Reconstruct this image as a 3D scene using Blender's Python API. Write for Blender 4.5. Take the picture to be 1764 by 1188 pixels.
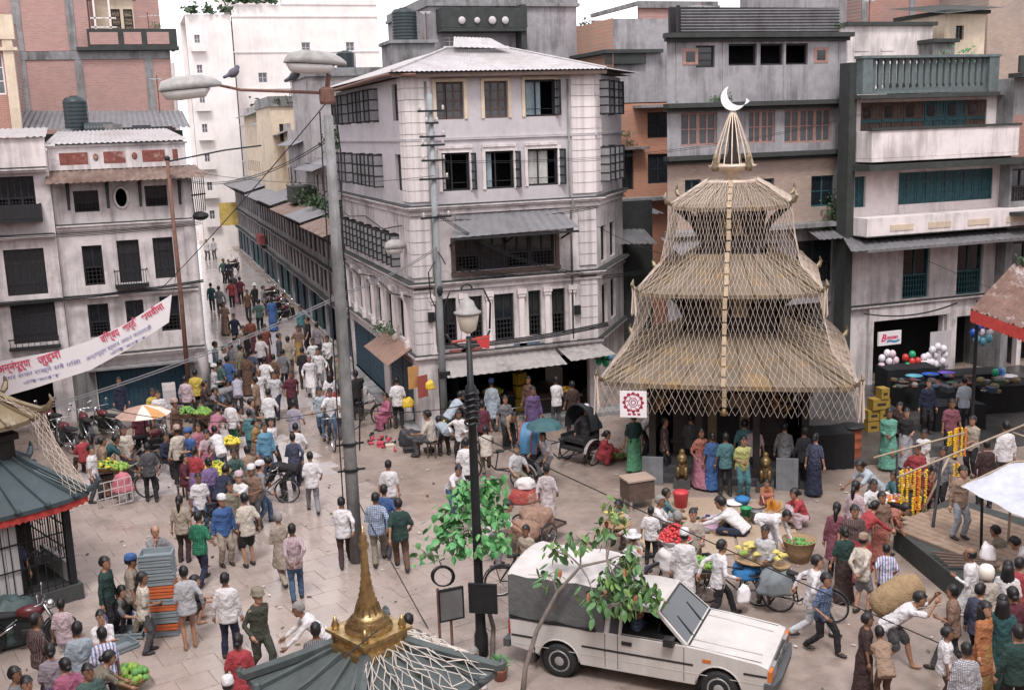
import bpy, bmesh, math, random
from mathutils import Vector, Matrix, Euler, noise
R=math.radians; PI=math.pi
random.seed(7)
S=bpy.context.scene
for o in list(bpy.data.objects): bpy.data.objects.remove(o)
COL=S.collection
# ---------------------------------------------------------------- camera
FPX=1870.; IW,IH=1764,1188; CZ=9.5; YAW=R(-19); PIT=R(11.24); ROLL=R(1.93)
_fw=Vector((-math.sin(YAW)*math.cos(PIT),math.cos(YAW)*math.cos(PIT),-math.sin(PIT)))
_r0=Vector((math.cos(YAW),math.sin(YAW),0)); _u0=_r0.cross(_fw)
_rt=_r0*math.cos(ROLL)-_u0*math.sin(ROLL); _up=_r0*math.sin(ROLL)+_u0*math.cos(ROLL)
CAMP=Vector((0,0,CZ))
cd=bpy.data.cameras.new('camera'); cam=bpy.data.objects.new('camera',cd); COL.objects.link(cam)
m=Matrix((_rt,_up,-_fw)).transposed().to_4x4(); m.translation=CAMP; cam.matrix_world=m
cd.sensor_width=36; cd.lens=36*FPX/IW; cd.clip_start=.1; cd.clip_end=1000
S.camera=cam
def G(x,y,z=0.):
    "point at height z that the photo shows at pixel x,y"
    d=_fw*FPX+_rt*(x-IW/2)+_up*(IH/2-y); t=(z-CZ)/d.z
    return CAMP+d*t
def AY(x,y,Y):
    d=_fw*FPX+_rt*(x-IW/2)+_up*(IH/2-y); return CAMP+d*(Y/d.y)
# ---------------------------------------------------------------- sky, sun, exposure
wd=bpy.data.worlds.new('World'); S.world=wd; wd.use_nodes=True
nt=wd.node_tree; nt.nodes.clear()
sky=nt.nodes.new('ShaderNodeTexSky'); sky.sky_type='NISHITA'; sky.sun_disc=False
SUN_EL,SUN_AZ=R(58),R(200)
sky.sun_elevation=SUN_EL; sky.sun_rotation=SUN_AZ; sky.dust_density=4; sky.air_density=1
mx=nt.nodes.new('ShaderNodeMix'); mx.data_type='RGBA'; mx.inputs[0].default_value=.8
mx.inputs[7].default_value=(12.0,11.5,12.0,1)
bg=nt.nodes.new('ShaderNodeBackground'); bg.inputs[1].default_value=.1
ow=nt.nodes.new('ShaderNodeOutputWorld')
nt.links.new(sky.outputs[0],mx.inputs[6]); nt.links.new(mx.outputs[2],bg.inputs[0]); nt.links.new(bg.outputs[0],ow.inputs[0])
sl=bpy.data.lights.new('sun','SUN'); sl.energy=1.5; sl.angle=R(13); sl.color=(1,.96,.94)
so=bpy.data.objects.new('sun',sl); COL.objects.link(so)
# azimuth measured from +Y clockwise; light comes from behind the camera, a little to the right
_sd=Vector((math.sin(SUN_AZ)*math.cos(SUN_EL),math.cos(SUN_AZ)*math.cos(SUN_EL),math.sin(SUN_EL)))
so.rotation_euler=_sd.to_track_quat('Z','Y').to_euler(); so.location=(0,0,40)
S.view_settings.view_transform='Standard'; S.view_settings.look='None'; S.view_settings.gamma=1
S.view_settings.use_curve_mapping=False; S.view_settings.exposure=0.72
S.render.resolution_x=1024; S.render.resolution_y=689
# ---------------------------------------------------------------- materials
MATS={}
def mat(name,col,rough=.8,var=.18,scale=4.,bump=0.,stain=0.,metal=0.,scol=(.05,.05,.045),wet=0.,spec=.4,bd=.02,world=False,patch=0.,pcol=(.4,.3,.25)):
    if name in MATS: return MATS[name]
    m=bpy.data.materials.new(name); m.use_nodes=True; t=m.node_tree; N=t.nodes; L=t.links
    b=N['Principled BSDF']; b.inputs['Roughness'].default_value=rough; b.inputs['Metallic'].default_value=metal
    b.inputs['Specular IOR Level'].default_value=spec
    tc=N.new('ShaderNodeTexCoord'); n=N.new('ShaderNodeTexNoise'); n.inputs['Scale'].default_value=scale; n.inputs['Detail'].default_value=6; n.inputs['Roughness'].default_value=.65
    if world:
        gp=N.new('ShaderNodeNewGeometry'); tc=type('W',(),{'outputs':{'Object':gp.outputs['Position']}})
    L.new(tc.outputs['Object'],n.inputs['Vector'])
    rp=N.new('ShaderNodeValToRGB'); rp.color_ramp.elements[0].position=.3; rp.color_ramp.elements[1].position=.7
    c=Vector(col)
    rp.color_ramp.elements[0].color=(*(c*(1-var)),1); rp.color_ramp.elements[1].color=(*[min(1,v*(1+var*.6)) for v in c],1)
    L.new(n.outputs['Fac'],rp.inputs['Fac']); out=rp.outputs['Color']
    if patch>0:
        n4=N.new('ShaderNodeTexNoise'); n4.inputs['Scale'].default_value=1.1; n4.inputs['Detail'].default_value=8; n4.inputs['Roughness'].default_value=.75
        L.new(tc.outputs['Object'],n4.inputs['Vector'])
        r4=N.new('ShaderNodeValToRGB'); r4.color_ramp.elements[0].position=.53; r4.color_ramp.elements[1].position=.62
        r4.color_ramp.elements[0].color=(0,0,0,1); r4.color_ramp.elements[1].color=(patch,)*3+(1,)
        L.new(n4.outputs['Fac'],r4.inputs['Fac'])
        x=N.new('ShaderNodeMix'); x.data_type='RGBA'; x.inputs[7].default_value=(*pcol,1)
        L.new(r4.outputs['Color'],x.inputs[0]); L.new(out,x.inputs[6]); out=x.outputs[2]
    if stain>0:
        mp=N.new('ShaderNodeMapping'); mp.inputs['Scale'].default_value=(2.6,2.6,.22); L.new(tc.outputs['Object'],mp.inputs['Vector'])
        n2=N.new('ShaderNodeTexNoise'); n2.inputs['Scale'].default_value=1.5; n2.inputs['Detail'].default_value=7; n2.inputs['Roughness'].default_value=.7
        L.new(mp.outputs['Vector'],n2.inputs['Vector'])
        n3=N.new('ShaderNodeTexNoise'); n3.inputs['Scale'].default_value=.7; n3.inputs['Detail'].default_value=4
        L.new(tc.outputs['Object'],n3.inputs['Vector'])
        ad=N.new('ShaderNodeMath'); ad.operation='ADD'; L.new(n2.outputs['Fac'],ad.inputs[0]); L.new(n3.outputs['Fac'],ad.inputs[1])
        r2=N.new('ShaderNodeValToRGB'); r2.color_ramp.elements[0].position=.475; r2.color_ramp.elements[1].position=.615
        dv=N.new('ShaderNodeMath'); dv.operation='MULTIPLY'; dv.inputs[1].default_value=.5; L.new(ad.outputs[0],dv.inputs[0])
        r2.color_ramp.elements[0].color=(0,0,0,1); r2.color_ramp.elements[1].color=(stain,)*3+(1,)
        L.new(dv.outputs[0],r2.inputs['Fac'])
        x=N.new('ShaderNodeMix'); x.data_type='RGBA'; x.inputs[7].default_value=(*scol,1)
        L.new(r2.outputs['Color'],x.inputs[0]); L.new(out,x.inputs[6]); out=x.outputs[2]
    L.new(out,b.inputs['Base Color'])
    if wet>0:
        w=N.new('ShaderNodeTexNoise'); w.inputs['Scale'].default_value=.55; w.inputs['Detail'].default_value=8; w.inputs['Roughness'].default_value=.62
        L.new(tc.outputs['Object'],w.inputs['Vector'])
        r3=N.new('ShaderNodeMapRange'); r3.inputs[1].default_value=.38; r3.inputs[2].default_value=.62; r3.inputs[3].default_value=max(.05,rough-wet); r3.inputs[4].default_value=rough
        L.new(w.outputs['Fac'],r3.inputs[0]); L.new(r3.outputs[0],b.inputs['Roughness'])
    if bump>0:
        nb=N.new('ShaderNodeTexNoise'); nb.inputs['Scale'].default_value=scale*4; nb.inputs['Detail'].default_value=5
        L.new(tc.outputs['Object'],nb.inputs['Vector'])
        bp=N.new('ShaderNodeBump'); bp.inputs['Strength'].default_value=bump; bp.inputs['Distance'].default_value=bd
        L.new(nb.outputs['Fac'],bp.inputs['Height']); L.new(bp.outputs['Normal'],b.inputs['Normal'])
    MATS[name]=m; return m
def brickmat(name,c1,c2,mortar,scale=1.,stain=.4,rot=0):
    m=mat(name,c1,.9,.2,6,.2); t=m.node_tree; N=t.nodes; L=t.links; b=N['Principled BSDF']
    tc=[n for n in N if n.type=='TEX_COORD'][0]
    mp=N.new('ShaderNodeMapping'); mp.inputs['Rotation'].default_value=(R(90),0,rot); L.new(tc.outputs['Object'],mp.inputs['Vector'])
    br=N.new('ShaderNodeTexBrick'); br.inputs['Color1'].default_value=(*c1,1); br.inputs['Color2'].default_value=(*c2,1); br.inputs['Mortar'].default_value=(*mortar,1)
    br.inputs['Scale'].default_value=1; br.inputs['Brick Width'].default_value=.23*scale; br.inputs['Row Height'].default_value=.075*scale; br.inputs['Mortar Size'].default_value=.008*scale
    L.new(mp.outputs['Vector'],br.inputs['Vector'])
    n=N.new('ShaderNodeTexNoise'); n.inputs['Scale'].default_value=.9; n.inputs['Detail'].default_value=8; L.new(tc.outputs['Object'],n.inputs['Vector'])
    r=N.new('ShaderNodeMapRange'); r.inputs[1].default_value=.45; r.inputs[2].default_value=.75; r.inputs[3].default_value=0; r.inputs[4].default_value=stain; L.new(n.outputs['Fac'],r.inputs[0])
    x=N.new('ShaderNodeMix'); x.data_type='RGBA'; x.inputs[7].default_value=(.2,.18,.17,1); L.new(r.outputs[0],x.inputs[0]); L.new(br.outputs['Color'],x.inputs[6]); L.new(x.outputs[2],b.inputs['Base Color'])
    return m
def glassmat(name,col=(.03,.04,.045),rough=.12):
    return mat(name,col,rough,.3,2,spec=.6)
# ---------------------------------------------------------------- mesh collector
class MB:
    def __init__(s,M=None): s.v=[];s.f=[];s.mi=[];s.m=0;s.M=M or Matrix()
    def add(s,vs,fs):
        k=len(s.v); M=s.M
        s.v+=[tuple(M@Vector(p)) for p in vs]; s.f+=[tuple(i+k for i in f) for f in fs]; s.mi+=[s.m]*len(fs)
    def bx(s,x0,x1,y0,y1,z0,z1):
        s.add([(x0,y0,z0),(x1,y0,z0),(x1,y1,z0),(x0,y1,z0),(x0,y0,z1),(x1,y0,z1),(x1,y1,z1),(x0,y1,z1)],
              [(3,2,1,0),(4,5,6,7),(0,1,5,4),(1,2,6,5),(2,3,7,6),(3,0,4,7)])
    def bar(s,a,b,w,h=None,up=(0,0,1)):
        h=h or w; a=Vector(a);b=Vector(b);d=(b-a).normalized();u=Vector(up)
        if abs(d.dot(u))>.98:u=Vector((0,1,0))
        x=d.cross(u).normalized()*(w/2);y=x.cross(d).normalized()*(h/2)
        s.add([a-x-y,a+x-y,a+x+y,a-x+y,b-x-y,b+x-y,b+x+y,b-x+y],[(0,1,2,3),(7,6,5,4),(1,0,4,5),(2,1,5,6),(3,2,6,7),(0,3,7,4)])
    def quad(s,a,b,c,d): s.add([a,b,c,d],[(0,1,2,3)])
    def tube(s,pts,r,n=6,cap=True,closed=False):
        pts=[Vector(p) for p in pts];k=len(pts);rs=r if isinstance(r,(list,tuple)) else [r]*k
        vs=[];fs=[];pu=None
        for i,p in enumerate(pts):
            if closed: d=pts[(i+1)%k]-pts[i-1]
            else: d=pts[min(i+1,k-1)]-pts[max(i-1,0)]
            d=d.normalized() if d.length>1e-9 else Vector((0,0,1))
            if pu is None: pu=d.orthogonal().normalized()
            u=(pu-d*pu.dot(d)); u=u.normalized() if u.length>1e-6 else d.orthogonal().normalized(); pu=u; w=d.cross(u)
            vs+=[p+(u*math.cos(2*PI*j/n)+w*math.sin(2*PI*j/n))*rs[i] for j in range(n)]
        for i in range(k if closed else k-1):
            for j in range(n):
                a=i*n+j;b=i*n+(j+1)%n;c=((i+1)%k)*n+(j+1)%n;d=((i+1)%k)*n+j
                fs.append((a,b,c,d))
        if cap and not closed: fs.append(tuple(reversed(range(n)))); fs.append(tuple((k-1)*n+j for j in range(n)))
        s.add(vs,fs)
    def loft(s,rings,cap=True):
        n=len(rings[0]);vs=[p for r in rings for p in r];fs=[]
        for i in range(len(rings)-1):
            for j in range(n): fs.append((i*n+j,i*n+(j+1)%n,(i+1)*n+(j+1)%n,(i+1)*n+j))
        if cap: fs.append(tuple(reversed(range(n)))); fs.append(tuple((len(rings)-1)*n+j for j in range(n)))
        s.add(vs,fs)
    def lathe(s,prof,c=(0,0,0),n=16,sq=None):
        c=Vector(c); s.loft([[c+Vector((r*math.cos(2*PI*j/n),r*math.sin(2*PI*j/n),z)) for j in range(n)] for r,z in prof])
    def ell(s,c,r,n=10,k=6,M=None):
        c=Vector(c); rr=(r,r,r) if not isinstance(r,(tuple,list)) else r; rings=[]
        for i in range(k+1):
            a=-PI/2+PI*i/k; q=max(math.cos(a),.03)
            ring=[Vector((rr[0]*q*math.cos(2*PI*j/n),rr[1]*q*math.sin(2*PI*j/n),rr[2]*math.sin(a))) for j in range(n)]
            rings.append([c+((M@p) if M else p) for p in ring])
        s.loft(rings)
    def prism(s,poly,y0,y1):
        "poly in x,z extruded along y"
        n=len(poly);vs=[(x,y0,z) for x,z in poly]+[(x,y1,z) for x,z in poly]
        fs=[tuple(range(n)),tuple(reversed(range(n,2*n)))]+[(i,i+n,(i+1)%n+n,(i+1)%n) for i in range(n)]
        s.add(vs,fs)
    def patch(s,a,b,c,d,nu,nv,fn=None,two=False):
        "bilinear patch a-b along u, a-d along v; fn(u,v)->offset vector"
        a,b,c,d=map(Vector,(a,b,c,d));vs=[]
        for j in range(nv+1):
            v=j/nv
            for i in range(nu+1):
                u=i/nu;p=a*(1-u)*(1-v)+b*u*(1-v)+c*u*v+d*(1-u)*v
                if fn:p=p+Vector(fn(u,v))
                vs.append(p)
        fs=[(j*(nu+1)+i,j*(nu+1)+i+1,(j+1)*(nu+1)+i+1,(j+1)*(nu+1)+i) for j in range(nv) for i in range(nu)]
        s.add(vs,fs)
    def mesh(s,name,mats,smooth=False):
        me=bpy.data.meshes.new(name); me.from_pydata(s.v,[],s.f)
        for q in (mats if isinstance(mats,(list,tuple)) else [mats]): me.materials.append(q)
        if any(s.mi): me.polygons.foreach_set('material_index',s.mi)
        if smooth: me.polygons.foreach_set('use_smooth',[True]*len(s.f))
        me.update(); return me
    def build(s,name,mats,parent=None,smooth=False,loc=None,rz=None):
        return link(name,s.mesh(name,mats,smooth),parent,loc,rz)
def link(name,me,parent=None,loc=None,rz=None,M=None):
    o=bpy.data.objects.new(name,me); COL.objects.link(o)
    if parent: o.parent=parent
    if M is not None: o.matrix_local=M
    if loc is not None: o.location=loc
    if rz is not None: o.rotation_euler=(0,0,rz)
    return o
def stuff(o): o['kind']='stuff'; return o
def tag(o,label,cat,group=None,kind=None):
    if label:o['label']=label
    if cat:o['category']=cat
    if group:o['group']=group
    if kind:o['kind']=kind
    return o
def thing(name,label,cat,loc=(0,0,0),rz=0,group=None):
    return tag(link(name,None,None,loc,rz),label,cat,group)
def copytree(o,parent=None):
    c=o.copy(); COL.objects.link(c)
    if parent: c.parent=parent
    for ch in list(o.children): copytree(ch,c)
    return c
def struct(o): o['kind']='structure'; return o
# ---------------------------------------------------------------- palette
PAINT=mat('white_plaster',(.65,.6,.6),.85,.14,3,.15,.6,scol=(.12,.118,.115),patch=.5,pcol=(.36,.33,.31))
PAINT2=mat('clean_white_plaster',(.72,.66,.65),.85,.12,3,.1,.55,scol=(.2,.18,.17))
GREYP=mat('grey_plaster',(.31,.3,.315),.88,.18,3,.15,.75,scol=(.09,.085,.085),patch=.4,pcol=(.22,.21,.21))
GREYW=mat('grey_white_plaster',(.49,.46,.475),.88,.1,3,.1,.22,scol=(.2,.19,.18),patch=.3,pcol=(.38,.36,.35))
CONC=mat('concrete',(.24,.24,.245),.9,.25,4,.25,.8,scol=(.06,.06,.055))
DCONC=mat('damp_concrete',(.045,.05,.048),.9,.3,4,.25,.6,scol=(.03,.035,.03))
WOOD=mat('dark_wood',(.02,.02,.023),.7,.4,8,.2)
WOODB=mat('weathered_brown_wood',(.1,.068,.055),.75,.35,8,.2)
TEALW=mat('teal_painted_wood',(.025,.09,.105),.65,.35,6,.15,.5)
BLUEW=mat('blue_shutter_paint',(.018,.06,.095),.6,.3,5,.1,.3)
GLASS=glassmat('window_glass',(.015,.02,.024)); GLASSP=glassmat('shutter_glass',(.24,.24,.25),.2); GLASSL=glassmat('pale_window_glass',(.1,.11,.12),.15)
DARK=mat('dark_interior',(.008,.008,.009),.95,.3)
TIN=mat('corrugated_tin',(.42,.4,.405),.5,.2,3,.05,.35,scol=(.2,.15,.12),metal=.25)
TINR=mat('rusty_tin',(.22,.16,.135),.7,.35,4,.1,.8,scol=(.1,.06,.045),metal=.15)
TING=mat('grey_tin',(.2,.2,.21),.55,.2,3,.05,.5,scol=(.1,.09,.09),metal=.3)
BRICK=brickmat('red_brick',(.36,.17,.13),(.29,.14,.11),(.3,.25,.23),1.)
BRICKP=brickmat('pale_brick',(.42,.23,.2),(.34,.19,.165),(.36,.31,.29),1.,.3)
BRICKT=brickmat('tan_brick',(.38,.28,.22),(.3,.22,.18),(.33,.29,.26),1.,.5)
CREAM=mat('cream_plaster',(.6,.5,.38),.85,.15,3,.12,.4,scol=(.2,.17,.14))
IRON=mat('dark_iron',(.025,.027,.03),.5,.3,6,metal=.4)
RUSTI=mat('rusty_iron',(.16,.08,.06),.75,.4,8,.1)
TANK=mat('black_plastic_tank',(.02,.03,.035),.45,.2,3)
LEAFM=mat('moss_and_weeds',(.06,.1,.05),.8,.5,5)
# ---------------------------------------------------------------- facade kit
def T(x=0,y=0,z=0,rz=0): return Matrix.Translation((x,y,z))@Matrix.Rotation(rz,4,'Z')
def facade(b,M,w,z0,z1,holes,m,t=.22,x0=0.,name='wall',back=True,b0=0.):
    mb=MB(M); xs=sorted({x0,w,*[h[0] for h in holes],*[h[1] for h in holes]}); zs=sorted({z0,z1,*[h[2] for h in holes],*[h[3] for h in holes]})
    for i in range(len(xs)-1):
        for k in range(len(zs)-1):
            cx=(xs[i]+xs[i+1])/2; cz=(zs[k]+zs[k+1])/2
            if any(h[0]<cx<h[1] and h[2]<cz<h[3] for h in holes): continue
            mb.quad((xs[i],0,zs[k]),(xs[i+1],0,zs[k]),(xs[i+1],0,zs[k+1]),(xs[i],0,zs[k+1]))
    for a,c,d,e in [h[:4] for h in holes]:
        mb.quad((a,0,d),(a,t,d),(c,t,d),(c,0,d)); mb.quad((a,0,e),(c,0,e),(c,t,e),(a,t,e))
        mb.quad((a,0,d),(a,0,e),(a,t,e),(a,t,d)); mb.quad((c,0,d),(c,t,d),(c,t,e),(c,0,e))
    o=mb.build(name,m,b)
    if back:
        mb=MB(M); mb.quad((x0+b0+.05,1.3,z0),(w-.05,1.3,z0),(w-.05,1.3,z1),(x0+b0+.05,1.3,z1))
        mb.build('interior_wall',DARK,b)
    return o
PANES={}
def pane_mesh(w,h,m):
    k=(round(w,2),round(h,2),m.name)
    if k not in PANES:
        mb=MB(); mb.bx(0,k[0],0,.008,0,k[1]); PANES[k]=mb.mesh('pane',m)
    return PANES[k]
WK={}
def leaf_mesh(w,h,rows,fm,gm):
    k=('leaf',round(w,2),round(h,2),rows,fm.name,gm.name)
    if k not in WK:
        mb=MB(); f=.045
        mb.bx(0,f,-.02,.02,0,h); mb.bx(w-f,w,-.02,.02,0,h)
        for i in range(rows+1):
            z=i*(h-f)/rows; mb.bx(f,w-f,-.018,.018,z,z+f)
        mb.m=1; mb.bx(f,w-f,-.004,.004,f,h-f)
        WK[k]=mb.mesh('shutter',[fm,gm])
    return WK[k]
def window(b,M,x0,x1,z0,z1,style='case',cols=2,rows=3,fm=None,gm=None,inset=.1,ang=105,curtain=None):
    fm=fm or WOOD; gm=gm or GLASS; w=round(x1-x0,2);h=round(z1-z0,2); fw=min(.06,w*.1); k=(style,w,h,cols,rows,fm.name)
    if k not in WK:
        mb=MB()
        mb.bx(0,fw,inset,inset+.07,0,h); mb.bx(w-fw,w,inset,inset+.07,0,h); mb.bx(fw,w-fw,inset,inset+.07,0,fw); mb.bx(fw,w-fw,inset,inset+.07,h-fw,h)
        if style=='case':
            for i in range(1,cols): x=w*i/cols; mb.bx(x-.028,x+.028,inset+.005,inset+.065,fw,h-fw)
            for j in range(1,rows): z=h*j/rows; mb.bx(fw,w-fw,inset+.012,inset+.058,z-.018,z+.018)
        if style=='lattice':
            zm=h*.45; mb.bx(fw,w-fw,inset,inset+.07,zm-.03,zm+.03); mb.bx(w/2-.025,w/2+.025,inset+.01,inset+.06,zm,h-fw)
            n=max(4,int(w/.11))
            for i in range(1,n): x=w*i/n; mb.bx(x-.013,x+.013,inset+.01,inset+.05,fw,zm-.03)
            for j in range(1,4): z=fw+(zm-fw)*j/4; mb.bx(fw,w-fw,inset+.015,inset+.045,z-.012,z+.012)
        if style=='wood':
            n=max(2,int(w/.16)); 
            for i in range(n):
                a=fw+(w-2*fw)*i/n; mb.bx(a+.006,a+(w-2*fw)/n-.006,inset+.02,inset+.05,fw,h-fw)
            for z in (h*.25,h*.7): mb.bx(fw,w-fw,inset+.002,inset+.019,z-.04,z+.04)
            mb.bx(w/2-.03,w/2+.03,inset-.006,inset+.06,fw,h-fw)
        WK[k]=mb.mesh('window',fm)
    o=link('window',WK[k],b,M=M@Matrix.Translation((x0,0,z0)))
    if style=='case':
        pw=w/cols;ph=h/rows
        for i in range(cols):
            for j in range(rows): link('pane',pane_mesh(pw-.05,ph-.03,gm),o,loc=(pw*i+.025,inset+.03,ph*j+.015))
    if style=='lattice': link('pane',pane_mesh(w-.1,h*.5,GLASS),o,loc=(.05,inset+.05,h*.46))
    if style in('open','right'):
        lw=w/2 if style=='open' else w*.36; lm=leaf_mesh(lw,h-.04,rows,fm,gm)
        if style=='open': link('shutter',lm,o,M=Matrix.Translation((.02,inset-.02,.02))@Matrix.Rotation(-R(ang),4,'Z'))
        link('shutter',lm,o,M=Matrix.Translation((w-.02,inset-.02,.02))@Matrix.Rotation(R(180+ang),4,'Z'))
        mb=MB(); mb.bx(w*.36,w*.36+.04,inset+.01,inset+.06,fw,h-fw); mb.bx(fw,w-fw,inset+.07,inset+.08,h*.2,h*.2+.02); mb.build('mullion',fm,o)
    if curtain:
        mb=MB(); a,c=curtain[0]*w,curtain[1]*w
        mb.patch((a,inset+.14,fw),(c,inset+.14,fw),(c,inset+.14,h-fw),(a,inset+.14,h-fw),16,1,lambda u,v:(0,.025*math.sin(u*26),0))
        mb.build('curtain',curtain[2],o,True)
    return o
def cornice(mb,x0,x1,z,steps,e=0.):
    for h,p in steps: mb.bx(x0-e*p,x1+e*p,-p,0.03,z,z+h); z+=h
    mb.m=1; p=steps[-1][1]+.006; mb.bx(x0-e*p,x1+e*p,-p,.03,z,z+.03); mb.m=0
def corr(mb,a,b,c,d,n,amp=.015,nv=1):
    nrm=(Vector(b)-Vector(a)).cross(Vector(d)-Vector(a)).normalized()
    mb.patch(a,b,c,d,n*4,nv,lambda u,v:nrm*(amp*math.sin(u*n*2*PI)))
def weeds(b,pts,r,n,m=None,name='weeds',sz=.09):
    mb=MB()
    for p in pts:
        for _ in range(n):
            q=Vector(p)+Vector((random.gauss(0,r*.5),random.gauss(0,r*.3),abs(random.gauss(0,r*.5))))
            s=sz*random.uniform(.6,1.4); d=Vector((random.uniform(-1,1),random.uniform(-1,1),random.uniform(-.2,1))).normalized(); u=d.orthogonal().normalized()*s*.45
            mb.add([q,q+d*s*.5+u,q+d*s,q+d*s*.5-u],[(0,1,2,3)])
    return stuff(mb.build(name,m or LEAFM,b))
# ---------------------------------------------------------------- ground
GRD=mat('wet_ground',(.285,.228,.195),.5,.3,1.3,.22,.0,wet=.34,spec=.5,patch=.5,pcol=(.15,.12,.1))
PAV=mat(world=True,name='worn_stone_paving',col=(.36,.295,.262),rough=.4,var=.3,scale=1.1,bump=.15,stain=.0,wet=.29,spec=.55,patch=.55,pcol=(.2,.165,.145))
mb=MB(); mb.patch((-150,-60,0),(220,-60,0),(220,320,0),(-150,320,0),24,24)
ground=struct(mb.build('ground',GRD))
mb=MB(); n=0
# paving of the square: near slabs one by one, the rest as one sheet of slabs
def slab(mb,x,y,w,d,h): 
    c=.006; mb.add([(x,y,.0),(x+w,y,0),(x+w,y+d,0),(x,y+d,0),(x+c,y+c,h),(x+w-c,y+c,h),(x+w-c,y+d-c,h),(x+c,y+d-c,h)],[(4,5,6,7),(0,1,5,4),(1,2,6,5),(2,3,7,6),(3,0,4,7)])
PAVS=[PAV,mat(world=True,name='worn_stone_paving_grey',col=(.345,.285,.255),rough=.42,var=.3,scale=1.1,bump=.2,stain=.0,wet=.3,spec=.55,patch=.55,pcol=(.2,.165,.145)),mat(world=True,name='worn_stone_paving_pale',col=(.375,.31,.275),rough=.4,var=.3,scale=1.1,bump=.15,stain=.0,wet=.28,spec=.55,patch=.5,pcol=(.21,.175,.155))]
WETP=mat(world=True,name='wet_lane_paving',col=(.48,.43,.42),rough=.2,var=.25,scale=1.6,bump=.1,stain=.0,wet=.13,spec=1.0,patch=.4,pcol=(.3,.26,.24))
variants=[]
for k in range(9):
    q=MB(); w=random.uniform(.305,.3095); d=random.uniform(.305,.3095); slab(q,-w,-d,2*w,2*d,.012+random.uniform(-.003,.002)); variants.append(q.mesh('paving_slab',PAVS[k%3]))
cnt=0; far=MB(); ra=R(14)
e1=Vector((math.cos(ra),math.sin(ra),0)); e2=Vector((-math.sin(ra),math.cos(ra),0)); O=Vector((1.5,14,0))
for j in range(0,40):
    for i in range(-12,12):
        p=O+e1*((i+(.5 if j%2 else 0))*.62)+e2*(j*.62)
        if p.y<13.5 or p.x>7.2+.1*math.sin(j*1.7) or p.x<-6 or (p.y>33 and not(2.2<p.x<8)): continue
        u=(p-CAMP); zc=u.dot(_fw); px=IW/2+FPX*u.dot(_rt)/zc; py=IH/2-FPX*u.dot(_up)/zc
        if px<-60 or py>1230: continue
        if cnt<300:
            link('paving_slab',random.choice(variants),ground,M=Matrix.Translation((p.x,p.y,random.uniform(-.006,.004)))@Matrix.Rotation(ra+(PI/2)*random.randint(0,3)+random.gauss(0,.008),4,'Z')@Matrix.Rotation(random.gauss(0,.004),4,'X')); cnt+=1
        else:
            far.m=3 if p.y>30 else random.randint(0,2); far.M=T(p.x,p.y,random.uniform(-.006,.004),ra); slab(far,-.309,-.309,.618,.618,.012)
far.M=Matrix()
far.m=0; tag(far.build('far_paving_slabs',PAVS+[WETP],ground),None,None,kind='stuff')
mb=MB(); mb.patch((2.2,38,.006),(8.1,38,.006),(8.1,104,.006),(2.2,104,.006),6,40); struct(mb.build('lane_paving',WETP))
lit=MB()
for k in range(520):
    x=random.uniform(-4,17); y=random.uniform(13.5,36); s_=random.uniform(.015,.06); a=random.uniform(0,6.28); lit.m=random.choice((0,0,1,2)); lit.M=T(x,y,.024,a); lit.add([(-s_,-s_*.6,0),(s_,-s_*.5,.004),(s_*.8,s_*.6,.01),(-s_*.9,s_*.5,.002)],[(0,1,2,3)])
lit.M=Matrix(); lit.m=0; tag(lit.build('litter',[mat('litter_pale',(.5,.46,.42),.9),mat('litter_leaf',(.1,.12,.05),.9),mat('litter_dark',(.06,.05,.045),.9)]),'scraps of paper and leaves scattered over the square','litter',kind='stuff')
# kerb along the shops on the right of the street
mb=MB(); mb.bx(7.75,8.35,32.4,44.4,0,.12); mb.bx(8.36,15.2,32.2,32.95,0,.13)
struct(mb.build('pavement',CONC))
DPAV=mat('shaded_wet_flagstone',(.07,.066,.064),.5,.45,1.2,.3,.0,wet=.2,spec=.5,patch=.5,pcol=(.11,.1,.095))  # wet stone darkened to carry the deep shade before the right-hand shops
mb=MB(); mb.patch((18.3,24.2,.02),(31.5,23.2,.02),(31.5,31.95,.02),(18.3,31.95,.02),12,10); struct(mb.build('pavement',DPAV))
# ---------------------------------------------------------------- central corner building
b=thing('corner_building','four storey pale plaster corner building with white corrugated hip roof','building',(8.2,33,0))
MF=T(0,0,0); ML=T(0,11.5,0,-PI/2); MT=T(6.25,0,0,math.atan2(.8,.6)); LT=4.2
W4=[(.97,1.85,9.85,10.98),(2.52,3.3,9.85,10.98),(3.87,4.9,9.86,11.0)]
W3=[(1.05,1.95,7.65,8.83),(2.48,3.42,7.65,8.83),(3.9,4.93,7.68,8.85)]
W2=[(1.35,4.75,5.1,6.2)]
W1=[(.82,1.32,2.75,4.28),(1.75,2.2,2.75,4.28),(2.6,3.28,2.75,4.28),(3.78,4.22,2.8,4.3),(4.6,5.08,2.8,4.3)]
SH=[(.62,5.9,.13,2.05)]
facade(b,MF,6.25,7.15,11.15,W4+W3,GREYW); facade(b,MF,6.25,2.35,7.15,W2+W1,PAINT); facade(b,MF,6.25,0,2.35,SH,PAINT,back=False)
LW4=[(a,a+.85,9.87,11.0) for a in (.6,1.9,4.0,5.4,6.8,9.75)]; LW3=[(a,a+.85,7.67,8.82) for a in (.6,1.9,4.2,5.6,7.0,9.75)]
LW2=[(a,a+.8,5.15,6.25) for a in (.5,1.9,3.3,4.7,6.1,7.5,8.9)]
LW1=[(x,x+.75,2.75,4.1) for x in (.6,2.2,3.9,5.6,7.3,9.0)]
LSH=[(.6,6.2,.12,2.05),(7.2,10.6,.12,2.1)]
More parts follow.
